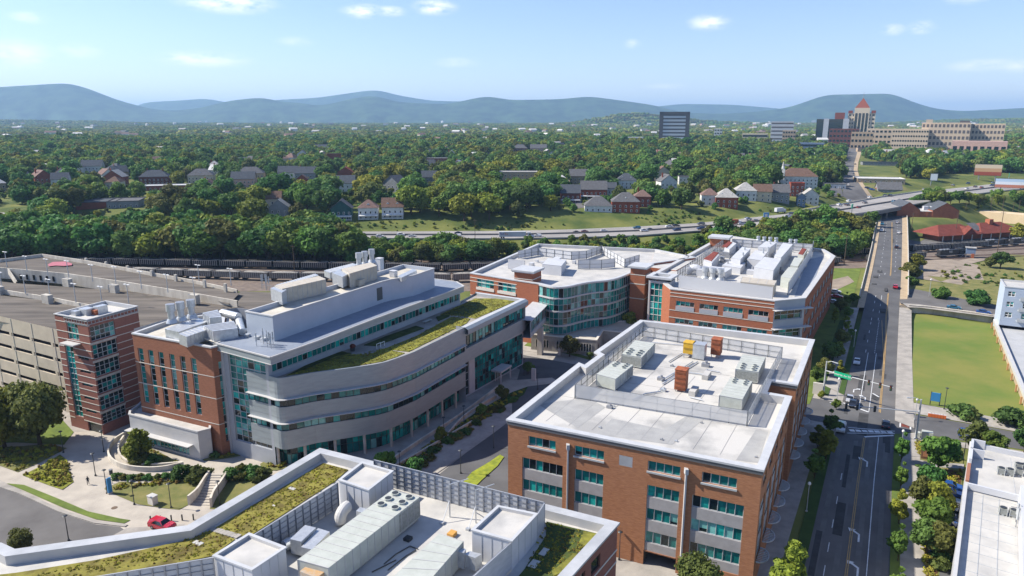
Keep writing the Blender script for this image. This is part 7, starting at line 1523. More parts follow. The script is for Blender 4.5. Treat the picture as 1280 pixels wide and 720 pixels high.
def fbox(b,f,x0,y0,z0,x1,y1,z1,m=0):
 v=[f(x,y,z)for z in(z0,z1)for x,y in((x0,y0),(x1,y0),(x1,y1),(x0,y1))];b._add(v,[(0,1,5,4),(1,2,6,5),(2,3,7,6),(3,0,4,7),(4,5,6,7)],m)
def bands(t,f,W,d,h,n,wallm,glassm,gap=.5,bays=0,z0=0,part='window_band'):
 b=MB();fbox(b,f,-W/2,0,0,W/2,d,h);b.build('wall',MATS[wallm],t)
 for i in range(n):
  z=z0+(h-z0)*(i+.5*(1-gap))/n;z1=z+(h-z0)/n*gap;b=MB()
  if bays:
   for k in range(bays):x=-W/2+W*(k+.2)/bays;x1=-W/2+W*(k+.8)/bays;b.quad(f(x,-.2,z),f(x1,-.2,z),f(x1,-.2,z1),f(x,-.2,z1))
  else:b.quad(f(-W/2+1,-.2,z),f(W/2-1,-.2,z),f(W/2-1,-.2,z1),f(-W/2+1,-.2,z1))
  b.quad(f(-W/2-.2,1,z),f(-W/2-.2,d-1,z),f(-W/2-.2,d-1,z1),f(-W/2-.2,1,z1));b.build(part,MATS[glassm],t)
mat('tower_brown',(.10,.085,.08),.7);mat('tower_cream',(.60,.50,.36),.8);mat('hospital',(.55,.44,.32),.85,col2=(.50,.40,.29),scale=.05);mat('band_pale',(.55,.56,.57),.4)
def bA(t,f,W,d,h):
 b=MB();fbox(b,f,-W/2,0,0,W/2,d,h);fbox(b,f,-W/2,-1.5,0,-W*.37,d,h+.5);fbox(b,f,W*.37,-1.5,0,W/2,d,h+.5);fbox(b,f,-W/2,-1.5,h*.93,W/2,d,h+.5);b.build('frame',MATS['tower_brown'],t)
 for i in range(9):b=MB();z=h*.93*i/9;fbox(b,f,-W*.37,-1.0,z,W*.37,1,z+h*.06);b.build('pale_band',MATS['band_pale'],t)
tower(841.5,143,182,35,30,'dark office tower with pale horizontal stripes above the trees',bA)
tower(976,154,180,24,25,'white office block with dark window stripes',lambda t,f,W,d,h:bands(t,f,W,d,h*.97,6,'white_panel','tower_brown',.35))
def bC(t,f,W,d,h):
 b=MB();fbox(b,f,-W/2,0,0,W/2,d,h);b.build('glass_block',MATS['glass_dark'],t)
 for x0,x1 in((-.28,-.12),(.32,.5)):b=MB();fbox(b,f,x0*W,-1,0,x1*W,2,h+1);b.build('pale_fin',MATS['white_panel'],t)
 b=MB();fbox(b,f,W*.05,4,h,W*.35,d,h+14);b.build('roof_block',MATS['house_brick'],t)
tower(1038,153,181,33,25,'dark glass tower with pale fins and a brick roof block',bC)
def bD(t,f,W,d,h):
 bands(t,f,W,d,h*.86,8,'tower_cream','glass_dark',.45,bays=7);b=MB();fbox(b,f,-W*.28,-2,0,W*.28,d*.9,h);b.build('central_bay',MATS['tower_cream'],t)
 for x in(-.2,-.07,.06,.19):b=MB();b.quad(f((x-.04)*W,-2.3,h*.25),f((x+.04)*W,-2.3,h*.25),f((x+.04)*W,-2.3,h*.86),f((x-.04)*W,-2.3,h*.86));b.build('tall_window',MATS['glass_dark'],t)
 b=MB();q=[f(-W*.27,-1,h),f(W*.27,-1,h),f(W*.27,d*.8,h),f(-W*.27,d*.8,h),f(0,d*.4,h*1.27)];b._add(q,[(0,1,4),(1,2,4),(2,3,4),(3,0,4)]);b.build('pyramid_roof',mat('tower_red',(.22,.065,.04),.85),t);b=MB();b.tube(f(0,d*.4,h*1.26),f(0,d*.4,h*1.42),.8,.2,n=6);b.build('spire',MATS['steel'],t)
 for s in(-1,1):b=MB();fbox(b,f,s*W*.42-W*.08,-1,h*.86,s*W*.42+W*.08,4,h*.93);b.build('corner_turret',MATS['roof_red_house'],t)
tower(1073,141.5,181,27,30,'tall cream tower with a red pyramid roof and spire',bD)
tower(1053,164,184,30,25,'lower red brown building in front of the glass tower',lambda t,f,W,d,h:bands(t,f,W,d,h,4,'house_darkbrick','glass_dark',.4,bays=8),name='city_block',cat='building')
tower(1076,168,186,22,20,'pale grey low building at the foot of the cream tower',lambda t,f,W,d,h:bands(t,f,W,d,h,3,'house_tan','glass_dark',.4,bays=6),name='city_block',cat='building')
tower(1107,165,186,40,40,'tan hospital wing on the left with four window rows',lambda t,f,W,d,h:bands(t,f,W,d,h,4,'hospital','glass_dark',.4,bays=10),name='hospital_wing',cat='hospital');tower(1135,166,190,34,40,'tan hospital wing in the middle with many small windows',lambda t,f,W,d,h:bands(t,f,W,d,h,5,'hospital','glass_dark',.35,bays=14),name='hospital_wing',cat='hospital')
tower(1178,160,190,44,40,'large tan hospital block with deep shaded window rows',lambda t,f,W,d,h:bands(t,f,W,d,h,5,'hospital','tower_brown',.5,bays=12),name='hospital_block',cat='hospital');tower(1157,156,188,6,30,'blank tan stair shaft at the left end of the large hospital block',lambda t,f,W,d,h:bands(t,f,W,d,h,1,'hospital','hospital',.1),name='hospital_shaft',cat='hospital');tower(1201,158,189,9,36,'dark brown core between the two large hospital blocks',lambda t,f,W,d,h:bands(t,f,W,d,h,1,'tower_brown','glass_dark',.1),name='hospital_core',cat='hospital');tower(1224,161.5,189,38,40,'right tan hospital block with a small roof turret',lambda t,f,W,d,h:bands(t,f,W,d,h,5,'hospital','tower_brown',.5,bays=12),name='hospital_block',cat='hospital')
tower(1222,180,194,48,30,'low pinkish building in front of the right hospital block',lambda t,f,W,d,h:bands(t,f,W,d,h,1,'house_pinkish','glass_dark',.3,bays=8),name='city_block',cat='building');tower(943,168,178,28,20,'long cream low building left of the white office block',lambda t,f,W,d,h:bands(t,f,W,d,h,2,'house_cream','glass_dark',.4),name='city_block',cat='building');tower(985,165,182,14,20,'orange brick block below the white office block',lambda t,f,W,d,h:bands(t,f,W,d,h,4,'house_tan','glass_dark',.4,bays=5),name='city_block',cat='building');tower(897,162,176,9,15,'small tan tower block between the striped tower and downtown',lambda t,f,W,d,h:bands(t,f,W,d,h,4,'house_white','glass_dark',.4,bays=3),name='city_block',cat='building');tower(788,172,181,30,20,'long pale low building left of the striped tower',lambda t,f,W,d,h:bands(t,f,W,d,h,2,'house_white','glass_dark',.4),name='city_block',cat='building');tower(1014,180,190,26,20,'low pale blue building below the glass tower',lambda t,f,W,d,h:bands(t,f,W,d,h,2,'house_blue','glass_dark',.4),name='city_block',cat='building')
def mk_station():
 q=[P(1168,298,5),P(1275,290,5)];A,B=P(1174,303,0),P(1272,297,0);e=Vector((B[0]-A[0],B[1]-A[1]));L=e.length;e.normalize();f=hframe((*A,0),math.atan2(e.y,e.x));t=thing('railway_station','old brick railway station with sweeping red roofs beside the tracks','station',(*A,0));b=MB();fbox(b,f,2,3,0,L-2,14,4.2);b.build('brick_wall',MATS['brick_far'],t)
 for x0,x1 in((-3,L*.52),(L*.48,L+3)):
  b=MB();v=[f(x0,-2,4),f(x1,-2,4),f(x1,18,4),f(x0,18,4),f(x0+9,8,9),f(x1-9,8,9)];b._add(v,[(0,1,5,4),(1,2,5),(2,3,4,5),(3,0,4),(0,3,2,1)]);b.build('red_roof',mat('station_red',(.19,.055,.04),.85,col2=(.14,.04,.03),scale=.4),t)
 b=MB();x=L*.34;b._add([f(x-5,-2.2,4),f(x+5,-2.2,4),f(x,-2.2,8),f(x,7,8),f(x-5,4,6),f(x+5,4,6)],[(0,1,2),(0,2,3,4),(1,2,3,5)]);b.build('gable',MATS['station_red'],t);b=MB();fbox(b,f,L*.72,6,7,L*.72+3,9,11);b.build('chimney',MATS['brick_far'],t)
 b=MB();v=[f(L*.47,2,5.5),f(L*.53+3,2,5.5),f(L*.53+3,9,9.1),f(L*.47,9,9.1)];b._add(v,[(0,1,2,3)]);b.build('grey_roof_strip',MATS['roof_grey_house'],t)
 for k in range(9):b=MB();b.bar(f(1+k*(L-2)/8,-1.2,0),f(1+k*(L-2)/8,-1.2,4),.4);b.build('column',MATS['stone_band'],t)
mk_station()
def mk_warehouse():
 A,B=P(1120,279,1),P(1196,281,1);e=Vector((B[0]-A[0],B[1]-A[1]));L=e.length;e.normalize();f=hframe((*A,0),math.atan2(e.y,e.x));t=thing('brick_warehouse','long red brick warehouse with a gable at each end','warehouse',(*A,0));b=MB();h=9.5;D=22
 fbox(b,f,0,0,0,L,D,h)
 for x0,x1 in((-.3,14),(L-16,L+.3)):m_=(x0+x1)/2;b._add([f(x0,-.3,0),f(x1,-.3,0),f(x1,-.3,h+1),f(m_,-.3,h+6),f(x0,-.3,h+1)],[(0,1,2,3,4)]);b._add([f(x0,D,h+1),f(x1,D,h+1),f(m_,D,h+6),f(x0,D,0),f(x1,D,0)],[(0,1,2),(0,1,4,3)]);b.quad(f(x0,-.3,0),f(x0,D,0),f(x0,D,h+1),f(x0,-.3,h+1));b.quad(f(x1,-.3,0),f(x1,D,0),f(x1,D,h+1),f(x1,-.3,h+1))
 b.build('brick_wall',MATS['brick_far'],t)
 for x0,x1 in((-.6,14.3),(L-16.3,L+.6)):
  m_=(x0+x1)/2;b=MB()
  for u in(x0,x1):b.quad(f(u,-.6,h+.9),f(u,D,h+.9),f(m_,D,h+6.2),f(m_,-.6,h+6.2))
  b.build('gable_roof',MATS['roof_slate_house'],t)
 b=MB();b.quad(f(14,0,h+.05),f(L-16,0,h+.05),f(L-16,D,h+.05),f(14,D,h+.05));b.build('flat_roof',MATS['roof_white'],t)
 for k in range(9):b=MB();x=4+k*(L-8)/8;b.obox(f(x,-.1)[:2],e,.8,.3,0,h-.5);b.build('buttress',MATS['brick_far'],t)
 for k in(L*.5,L*.62):b=MB();fbox(b,f,k,8,h,k+3,11,h+2.5);b.build('roof_box',MATS['white_panel'],t)
mk_warehouse()
b=MB();A,B=P(1199,272,1),P(1300,281,1);b.quad((*A,0),(*B,0),(*B,6.5),(*A,7));e=Vector((B[0]-A[0],B[1]-A[1])).normalized();b.flat([A,B,(B[0]-e.y*14,B[1]+e.x*14),(A[0]-e.y*14,A[1]+e.x*14)],6.5);tag(b.build('tan_wall',mat('wall_tan',(.60,.47,.30),.85,col2=(.52,.41,.27),scale=.1)),'long tan retaining wall right of the brick warehouse','wall')
def hut2():
 c=P(1212,322);t=thing('signal_hut','pale blue signal hut raised on legs beside the tracks','hut',(*c,0));b=MB();b.obox(c,V,4.2,3.2,2.2,5.2);b.build('wall',MATS['house_blue'],t);b=MB();b.obox(c,V,4.9,3.9,5.2,5.5);b.build('roof',MATS['roof_pale_house'],t);b=MB()
 for p in(-1.8,1.8):
  for q in(-1.3,1.3):b.bar((*off(c,q,p),0),(*off(c,q,p),2.2),.2)
 b.bar((*off(c,0,-2),2.2),(*off(c,-2,-4.5),0),.5,.1);b.build('leg',MATS['steel'],t)
 c=off(c,-2,1);b=MB();b.obox(c,V,1.3,1,0,2.4);tag(b.build('relay_box',MATS['rust']),'rusty red box in front of the signal hut','box')
hut2()
def billboard(px,pyb,pyt,wpx,label,cols,z0=None,legs=2):
 g=G(px,pyb+6)if z0 is None else(*P(px,pyb+4,z0),z0);D=math.hypot(g[0],g[1]);k=D/FPX;W=wpx*k;h=(pyb-pyt)*k;zb=g[2]+6*k;a=-math.atan2(g[0],g[1])+.1;f=hframe(g,a);t=thing('billboard',label,'billboard',g);b=MB();fbox(b,f,-W/2,0,6*k,W/2,.8,6*k+h);b.build('board',MATS['frame_dark'],t)
 for i,c in enumerate(cols):b=MB();z=6*k+.3+(h-.6)*i/len(cols);z1=6*k+.3+(h-.6)*(i+1)/len(cols);b.quad(f(-W/2+.3,-.06,z),f(W/2-.3,-.06,z),f(W/2-.3,-.06,z1),f(-W/2+.3,-.06,z1));b.build('poster_field',mat(f'poster_{c}',c,.6),t)
 for i in range(legs):x=-W*.3+W*.6*i/max(1,legs-1);b=MB();b.bar(f(x,.5,-1),f(x,.5,6*k),.7);b.build('leg',MATS['steel'],t)
billboard(1233,221,209.5,24,'billboard with an orange and pale picture in front of right trees',[(.30,.06,.03),(.50,.30,.16),(.62,.50,.36)]);billboard(1262,238.5,229,28,'white and blue billboard beside the highway at the right edge',[(.42,.16,.10),(.62,.66,.70),(.40,.52,.66)],z0=8);billboard(1166,227,219.5,7,'small white square sign on the grass above the highway',[(.5,.55,.6)],legs=1)
def gantry(px,py,w,h,label,txt=None):
 loc,a=hw_at(px,py);t=thing('road_sign',label,'road sign',loc);b=MB();b.obox(loc[:2],(math.cos(a+.4),math.sin(a+.4)),w,.2,loc[2]+5,loc[2]+5+h);b.build('sign_panel',mat('sign_green_far',(.0,.42,.24),.5),t);b=MB();b.bar(loc,(loc[0],loc[1],loc[2]+5),.35);b.build('post',MATS['steel'],t)
gantry(1260,228,6,3.6,'green highway sign above the lanes at the far right');gantry(1064,270,4.5,2.5,'green highway sign on the near edge before the overpass')
loc,a=hw_at(957,279);t=thing('service_sign','blue and white service sign on the near side of the highway bend','road sign',loc);b=MB();b.obox(loc[:2],(1,.2),3.6,.2,loc[2]+2,loc[2]+6.5);b.build('sign_panel',mat('sign_blue',(.12,.3,.55),.5),t);b=MB();b.obox((loc[0]-.1,loc[1]-.2),(1,.2),1.6,.2,loc[2]+3.4,loc[2]+5.6);b.build('white_logo_field',MATS['paint_white'],t);b=MB();b.bar(loc,(loc[0],loc[1],loc[2]+2),.3);b.build('post',MATS['steel'],t)
WC,RC=('white','white','cream','brick','grey','white','pinkish','tan'),('slate','grey','brown','pale','rose','white')
for k in range(95):
 for _ in range(30):
  px=R.uniform(-20,1045)if k<80 else R.uniform(1085,1290);py=R.uniform(181,244)if k<80 else R.uniform(183,205);g=G(px,py)
  if all(math.hypot(g[0]-a,g[1]-b)>r+16 for a,b,r,w in FOOT[-220:]):break
 else:continue
 wc,rc=R.choice(WC),R.choice(RC);house(px,py,max(8.6,R.uniform(11,17)*FPX/math.hypot(g[0],g[1])),f'small {wc} house with a {rc} roof among the hillside trees',wallc=wc,roofc=rc,kind=R.choice(['gable','front','hip']),rot=R.uniform(-.7,.7),grp='small houses scattered on the wooded hillside',chim=R.randint(0,1))
for k in range(150):
 px=R.uniform(-60,1340);py=R.choice([R.uniform(157,172),R.uniform(160,182)])if k<110 else R.uniform(154,160);g=G(px,py);D=math.hypot(g[0],g[1]);s=R.uniform(9,20)*(1+D/6000);f=hframe(g,R.uniform(-.8,.8));b=MB();hh=8.5+D/420;dd=s*.7
 fbox(b,f,-s/2,0,-2,s/2,dd,hh);b._add([f(-s/2-.5,-.5,hh),f(s/2+.5,-.5,hh),f(s/2,dd/2,hh+4),f(-s/2,dd/2,hh+4),f(-s/2-.5,dd+.5,hh),f(s/2+.5,dd+.5,hh)],[(0,1,2,3),(3,2,5,4),(0,3,4),(1,2,5)],1)
 wc=R.choice(['white','white','cream','pinkish','grey','white']);o=b.build('far_house',[MATS['house_'+wc],MATS['roof_'+R.choice(['white','pale','rose','grey','white'])+'_house']])
 tag(o,'small distant house among the trees of the far plain','house','far houses on the wooded plain');FOOT.append((g[0],g[1]-4,s*.7+6+D/250,8))
def range_(name,D,prof,depth,seed,fz=0):
 """ridge whose skyline passes through (px, py) points when seen from the camera area; full 3-D slopes on both sides"""
 xs=[p[0]for p in prof];ys=[p[1]for p in prof];n=420;m=26;rr=np.random.RandomState(seed);px=np.linspace(xs[0],xs[-1],n);py=np.interp(px,xs,ys)
 ker=np.hanning(9);ker/=ker.sum();py=np.convolve(np.pad(py,4,'edge'),ker,'valid')
 X=(px-640)/905*D;Z=CAMH+(HZN-py)/905*np.sqrt(D*D+X*X)*1.0
 V_=[];ph=rr.rand(12)*6.28;fr=rr.uniform(1,9,12)
 for j in range(m+1):
  s=j/m*2-1;prof_=max(0,(1-abs(s)))**1.15
  wob=sum(np.sin(px*.03*fr[k]+ph[k]+s*2.5)for k in range(8))/5
  y=D+s*depth+wob*depth*.18*abs(s);z=(Z-20)*np.clip(prof_*(1+.16*wob*(1-abs(abs(s)*2-1))*(abs(s)>.02)),0,1.0 if j!=m//2 else 1)+20*(prof_>0)-(5 if prof_==0 else 0)
  V_.append(np.stack([X*(y/D),y,z],-1))
 v=np.concatenate(V_);i=np.arange(m)[:,None]*n+np.arange(n-1)[None];f=np.stack([i,i+1,i+n+1,i+n],-1).reshape(-1,4)
 me=bpy.data.meshes.new(name);me.from_pydata(v.tolist(),[],f.tolist());me.polygons.foreach_set('use_smooth',[True]*len(f));me.materials.append(mat('mountain_forest',(.045,.08,.03),.95,col2=(.015,.03,.012),scale=.006,detail=12,ramp=(.4,.6),bump=1));o=bpy.data.objects.new(name,me);COL.objects.link(o);tag(o,kind='structure')
range_('mountain_range',13500,[(-500,150),(150,146),(180,131),(220,129),(262,126),(300,133),(345,127),(400,124),(455,116),(475,114),(495,120),(540,127),(600,128),(720,128),(800,136),(850,131),(905,132),(925,133),(960,136),(1010,140),(1100,146),(1400,146),(1900,150)],1500,1)
range_('mountain_ridge',9800,[(-700,148),(-200,128),(-60,119),(0,118),(60,114),(92,112),(115,117),(150,129),(190,138),(215,140),(250,137),(290,128),(332,124),(350,129),(378,130),(400,134),(450,123),(470,121),(500,129),(560,131),(600,122.5),(612,121),(635,126),(700,125),(735,121.5),(770,126),(815,132),(850,141),(900,143),(950,140),(985,136),(1010,128),(1028,122),(1060,122),(1112,121.5),(1135,130),(1165,138),(1200,141),(1280,138),(1400,133),(1800,146)],1200,5)
def haze():
 b=MB();b.box(-26000,-900,-12,26000,27000,660);o=b.build('haze',[bpy.data.materials.new('haze')]);m=o.data.materials[0];m.use_nodes=True;n=m.node_tree.nodes;l=m.node_tree.links;n.remove(n['Principled BSDF']);v=n.new('ShaderNodeVolumePrincipled');v.inputs['Color'].default_value=(.42,.68,1,1);v.inputs['Density'].default_value=7.0e-5;v.inputs['Anisotropy'].default_value=.1;l.new(v.outputs[0],n['Material Output'].inputs['Volume']);tag(o,kind='stuff')
haze()
def fol(n,a,b,s=1.2):
 m=mat(n,a,.75,col2=b,scale=s,detail=5,rnd=.28,objco=True,ramp=(.3,.68),spec=.25);N,l=m.node_tree.nodes,m.node_tree.links;p=N['Principled BSDF'];t=N.new('ShaderNodeBsdfTranslucent');x=N.new('ShaderNodeMixShader');x.inputs[0].default_value=.35;src=p.inputs['Base Color'].links[0].from_socket;l.new(src,t.inputs[0]);l.new(p.outputs[0],x.inputs[1]);l.new(t.outputs[0],x.inputs[2]);l.new(x.outputs[0],N['Material Output'].inputs['Surface']);return m
FOL=[fol('foliage_mid',(.175,.27,.045),(.062,.12,.024)),fol('foliage_deep',(.12,.225,.05),(.045,.10,.026)),fol('foliage_yellow',(.27,.29,.035),(.12,.15,.024)),fol('foliage_olive',(.17,.18,.042),(.08,.095,.024)),fol('foliage_rust',(.17,.10,.035),(.09,.065,.025))]
mat('bark',(.07,.05,.035),.95)
def crown_mesh(nm,h,rad,nl,leaf,nlobe,seed,m,base=.25,trunk=True,squash=1.0,wild=1.0,joined=True,top=0):
 r=np.random.RandomState(seed);cz=h*(base+(1-base)/2);rz=h*(1-base)/2
 d=r.randn(nlobe,3);d/=np.linalg.norm(d,axis=1)[:,None];rr=r.uniform(.25,.78,nlobe)[:,None]**.8
 lc=d*rr*np.array([rad,rad,rz]);k=1-top*np.clip(lc[:,2]/rz,-.3,1);lc[:,0]*=k;lc[:,1]*=k;lc[:,2]+=cz
 lr=rad*r.uniform(.26,.46,nlobe)*(1.45 if nlobe<8 else 1)*k
 w=lr**2;w/=w.sum();li=r.choice(nlobe,nl,p=w);dd=r.randn(nl,3);dd[:,2]+=.25;dd/=np.linalg.norm(dd,axis=1)[:,None]
 pos=lc[li]+dd*(lr[li]*r.uniform(.62,1.24,nl))[:,None]*np.array([1,1,.85*squash]);nr=dd+r.randn(nl,3)*.55;nr/=np.linalg.norm(nr,axis=1)[:,None]
 a=np.cross(nr,r.randn(nl,3));a/=np.linalg.norm(a,axis=1)[:,None];b=np.cross(nr,a);s=(leaf*r.uniform(.55,1.25,nl)*wild)[:,None]
 q=np.stack([pos-a*s-b*s*.6,pos+a*s*.7-b*s,pos+a*s+b*s*.6,pos-a*s*.6+b*s],1);q[:,:,2]=np.maximum(q[:,:,2],.05);v=q.reshape(-1,3);f=np.arange(nl*4).reshape(-1,4)
 core=MB()
 for c,l in zip(lc,lr):core.blob(c,l*.7,l*.7,l*.62,7,4,jit=.1)
 tb=MB();tr=max(.08,rad*.06);tb.tube((0,0,-.5),(0,0,h*(base+.15)),tr*1.3,tr*.7,n=7)
 for i in range(min(5,nlobe)):tb.tube((0,0,h*base*.8),tuple(lc[i]),tr*.55,tr*.15,n=5)
 def mk(name,vs,fs,mi,ms):
  me=bpy.data.meshes.new(name);me.from_pydata(vs,[],fs);[me.materials.append(x)for x in ms];me.polygons.foreach_set('material_index',mi);me.update();return me
 cv=v.tolist()+core.v;cf=f.tolist()+[tuple(i+len(v)for i in t)for t in core.f]
 if joined:n0=len(cv);return mk(nm,cv+tb.v,cf+[tuple(i+n0 for i in t)for t in tb.f],[0]*len(cf)+[1]*len(tb.f),[m,MATS['bark']])
 return mk('crown',cv,cf,[0]*len(cf),[m]),mk('trunk',tb.v,tb.f,[0]*len(tb.f),[MATS['bark']])
def pair(*a,**k):return crown_mesh(*a,joined=False,**k)
MID=[pair('t',10,4.6,2600,.42,26,10+i,FOL[i%4])for i in range(9)];SHR=[pair('s',3,2.0,500,.32,9,40+i,FOL[i%4],base=.02)for i in range(3)]
NEARB=[pair('n',14,6.3,12000,.34,46,60+i,FOL[(3,2,0)[i]],base=.16)for i in range(3)];SLIM=[pair('c',8,1.5,2600,.24,20,70+i,FOL[(0,2)[i]],base=.1,top=.55)for i in range(2)];SM=[pair('m',7,2.8,3600,.26,20,80+i,FOL[(0,1,3,2)[i]],base=.16)for i in range(4)];HED=[pair('b',2,1.5,900,.17,9,90+i,FOL[(1,3)[i]],base=.0)for i in range(2)]
def put(lib,i,x,y,z,h,h0,label,group=None,name='tree',cat='tree',wide=1.0):
 c,t=lib[i%len(lib)];s=h/h0;e=thing(name,label,cat,(x,y,z-.05),group);e.rotation_euler=(0,0,R.uniform(0,6.28));e.scale=(s*wide,s*wide,s)
 for nm,me in(('crown',c),('trunk',t)):
  if nm=='trunk' and cat in('bush','shrub'):continue
  o=bpy.data.objects.new(nm if cat=='tree' else 'foliage',me);COL.objects.link(o);o.parent=e
 return e
def T_(lib,h0,px,py,h,i,label,group=None,cat='tree',wide=1.0,z=0.0):x,y=P(px,py,z);return put(lib,i,x,y,z,h,h0,label,group,{'tree':'tree','bush':'bush'}[cat],cat,wide)
T_(NEARB,14,50,556,15,0,'big olive green tree on the lawn in front of the garage',wide=.92);T_(NEARB,14,6,560,14,1,'big yellowish tree at the left edge beside the garage tree');T_(NEARB,14,-45,548,15,2,'dark green tree beyond the left edge beside the yellowish tree')
T_(SM,7,172,577,7,3,'light green multi stemmed tree inside the curved planter');T_(NEARB,14,872,760,8.5,0,'olive brown tree at the foot of the office garage entry',wide=.9);T_(NEARB,14,28,692,4.5,0,'brownish tree top showing above the near roof edge')
T_(SLIM,8,988,752,11,1,'light green columnar tree at the lower edge beside the avenue',wide=1.2)
for k,(x,y,h,l)in enumerate(((1018,598,8,'dark street tree left of the avenue, second from the crossing'),(1032,575,9,'leafy street tree left of the avenue behind the second one'),(1037,545,8,'dark tree at the crossing corner of the office'),(1022,560,7,'bushy tree tucked between the office and the crossing'))):T_(SLIM,8,x,y,h*.85,k,l,wide=1.4)
for x,y,h,l in((1126,578,7.5,'narrow tree nearest the crossing right of the avenue'),(1125,612,6.5,'second narrow tree in the row right of the avenue'),(1123,655,7.5,'third narrow tree in the row right of the avenue'),(1122,702,7.5,'fourth narrow tree in the row right of the avenue'),(1121,760,7.5,'last narrow tree in the row right of the avenue')):T_(SLIM,8,x,y,h,int(y),l,wide=.95)
for k,(x,y,h,l)in enumerate(((1172,590,8.5,'tree on the corner lawn right of the monument sign'),(1161,622,7,'topmost tree of the dense clump beside the car park'),(1154,640,7,'left tree of the dense clump beside the car park'),(1172,645,7,'right tree of the dense clump beside the car park'),(1163,668,7.5,'middle tree of the dense clump beside the car park'),(1158,695,7,'lower left tree of the dense clump beside the car park'),(1174,700,7,'lowest tree of the dense clump beside the car park'),(1217,563,7,'yellow green tree in front of the white building corner'),(1241,572,6.5,'round green tree in front of the white roof'),(1280,566,6,'tree at the right edge behind the white roof'))):T_(SM,7,x,y,h,k+(3 if k==7 else 0),l)
for k,(x,y,h,l)in enumerate(((1205,521,3.2,'wide bush on the lower edge of the grass field'),(1213,524,2.6,'yellowish bush beside the wide one on the field edge'),(1266,530,4,'large bush at the lower right of the grass field'),(1176,684,2.2,'rounded hedge shrub upper one beside the parked cars'),(1176,698,2.2,'rounded hedge shrub middle one beside the parked cars'),(1175,712,2.2,'rounded hedge shrub lower one beside the parked cars'),(1149,584,.7,'bed of pink flowers left of the monument sign'))):T_(HED,2,x,y,h,k,l,cat='bush',wide=1.4 if h>2.5 or h<1 else 1)
mat('pink_flower',(.50,.12,.20),.8,col2=(.30,.10,.10),scale=3)
for k,(x,y)in enumerate(((146,596),(155,597),(165,598),(175,597),(186,597),(197,597),(208,595),(218,593))):T_(HED,2,x,y+2,1.2,k,'low dark shrub in the row under the curved wall','shrubs under the curved wall','bush',1.2)
for k,(x,y,h,l)in enumerate(((229,597,2.6,'round shrub at the right end of the curved wall row'),(251,600,3.0,'large round shrub beside the top of the stairs'),(291,598,2.4,'first shrub right of the stairs'),(301,597,2.6,'second shrub right of the stairs'),(313,598,2.5,'third shrub right of the stairs'),(326,600,2.5,'shrub nearest the near roof right of the stairs'),(270,571,1.3,'low shrub at the brick wing foot'),(175,579,3.0,'dark shrub below the planter tree'),(190,580,2.0,'low shrub right of the planter tree'),(1032,560,2,'low hedge at the office corner near the crossing'))):T_(HED,2,x,y,h,k,l,cat='bush',wide=1.2)
for k,(x,y,h,l)in enumerate(((482,590,5,'small green tree at the near roof corner beside the curved lab'),(519,596,4.5,'small dark tree in the planting bed behind the near roof'),(627,500,4.2,'small conical tree at the tip of the planting bed'),(550,552,3.5,'thin tree halfway along the planting bed'),(602,520,3.2,'small tree at the far part of the planting bed'),(660,468,4,'dark tree on the drop off island'),(712,446,7,'small brownish tree in front of the stone podium'),(788,418,8,'yellow green tree squeezed between glass wall and office'),(737,449,2.5,'bright bush at the right of the stone podium lawn'))):T_(SM,7,x,y,h,k,l)
for k in range(26):s=k/25;T_(HED,2,478+165*s+R.uniform(-6,6),604-110*s+R.uniform(0,9)+2,R.uniform(.8,1.5),k,'dark low shrub in the shaded planting bed beside the curved lab','shrubs in the shaded planting bed','bush',1.5)
for k,(x,y,h,l)in enumerate(((1174,380,7,'round street tree on the upper street nearest the bridge'),(1219,389,9,'larger street tree on the upper street before the blue apartments'),(1136,352,9,'bushy tree against the right side of the bridge'),(1143,338,8,'bright bush like tree further along the bridge'),(1139,362,6,'low bushy tree at the foot of the bridge wall'),(1250,336,9,'scrubby tree right of the signal hut'),(1238,335,6,'small scrubby tree just right of the signal hut'),(1272,300,10,'dark tree at the right edge beside the station'),(1186,290,4,'orange green bush on the station garden'))):T_(SM,7,x,y,h,k,l,wide=1.2)
for k,(x,y,h)in enumerate(((1060,398,5),(1057,415,6),(1052,432,6),(1047,448,6),(1062,425,5),(1037,452,7),(1031,470,6),(1049,470,5),(1021,478,5),(1066,380,5),(1057,384,6),(1026,498,2.4),(1045,512,3),(1043,404,6),(1050,390,6))):T_(SLIM if k%3==1 else SM,7.5,x,y,h,k,'street tree in the shade between the research block and the avenue','trees beside the research block')
for k,(x,y)in enumerate(((1142,259),(1153,256),(1165,258),(1177,256),(1188,255),(1199,254),(1211,256),(1223,257),(1172,249),(1160,251))):g=G(x,y);put(MID,k,*g,R.uniform(8,11),10,'bushy tree in the row behind the brick warehouse','trees behind the brick warehouse',wide=1.2)
FA=np.array([(a,b,c)for a,b,c,w in FOOT]);FW=np.array([w for*_,w in FOOT]);FD=np.hypot(FA[:,0],FA[:,1]);FZ=np.arctan2(FA[:,0],FA[:,1])
def proj(x,y,z):z=z-CAMH;fz=y*CP-z*SP;u=y*SP+z*CP;return 640+FPX*x/fz,360-FPX*u/fz
def inpoly(px,py,poly):
 c=np.zeros(px.shape,bool);n=len(poly)
 for i in range(n):
  x0,y0=poly[i];x1,y1=poly[(i+1)%n];m=((y0>py)!=(y1>py))&(px<(x1-x0)*(py-y0)/((y1-y0)or 1e-9)+x0);c^=m
 return c
rs=np.random.RandomState(3);FPY=[float(proj(a,b,tz(a,b))[1])for a,b in FA[:,:2]]
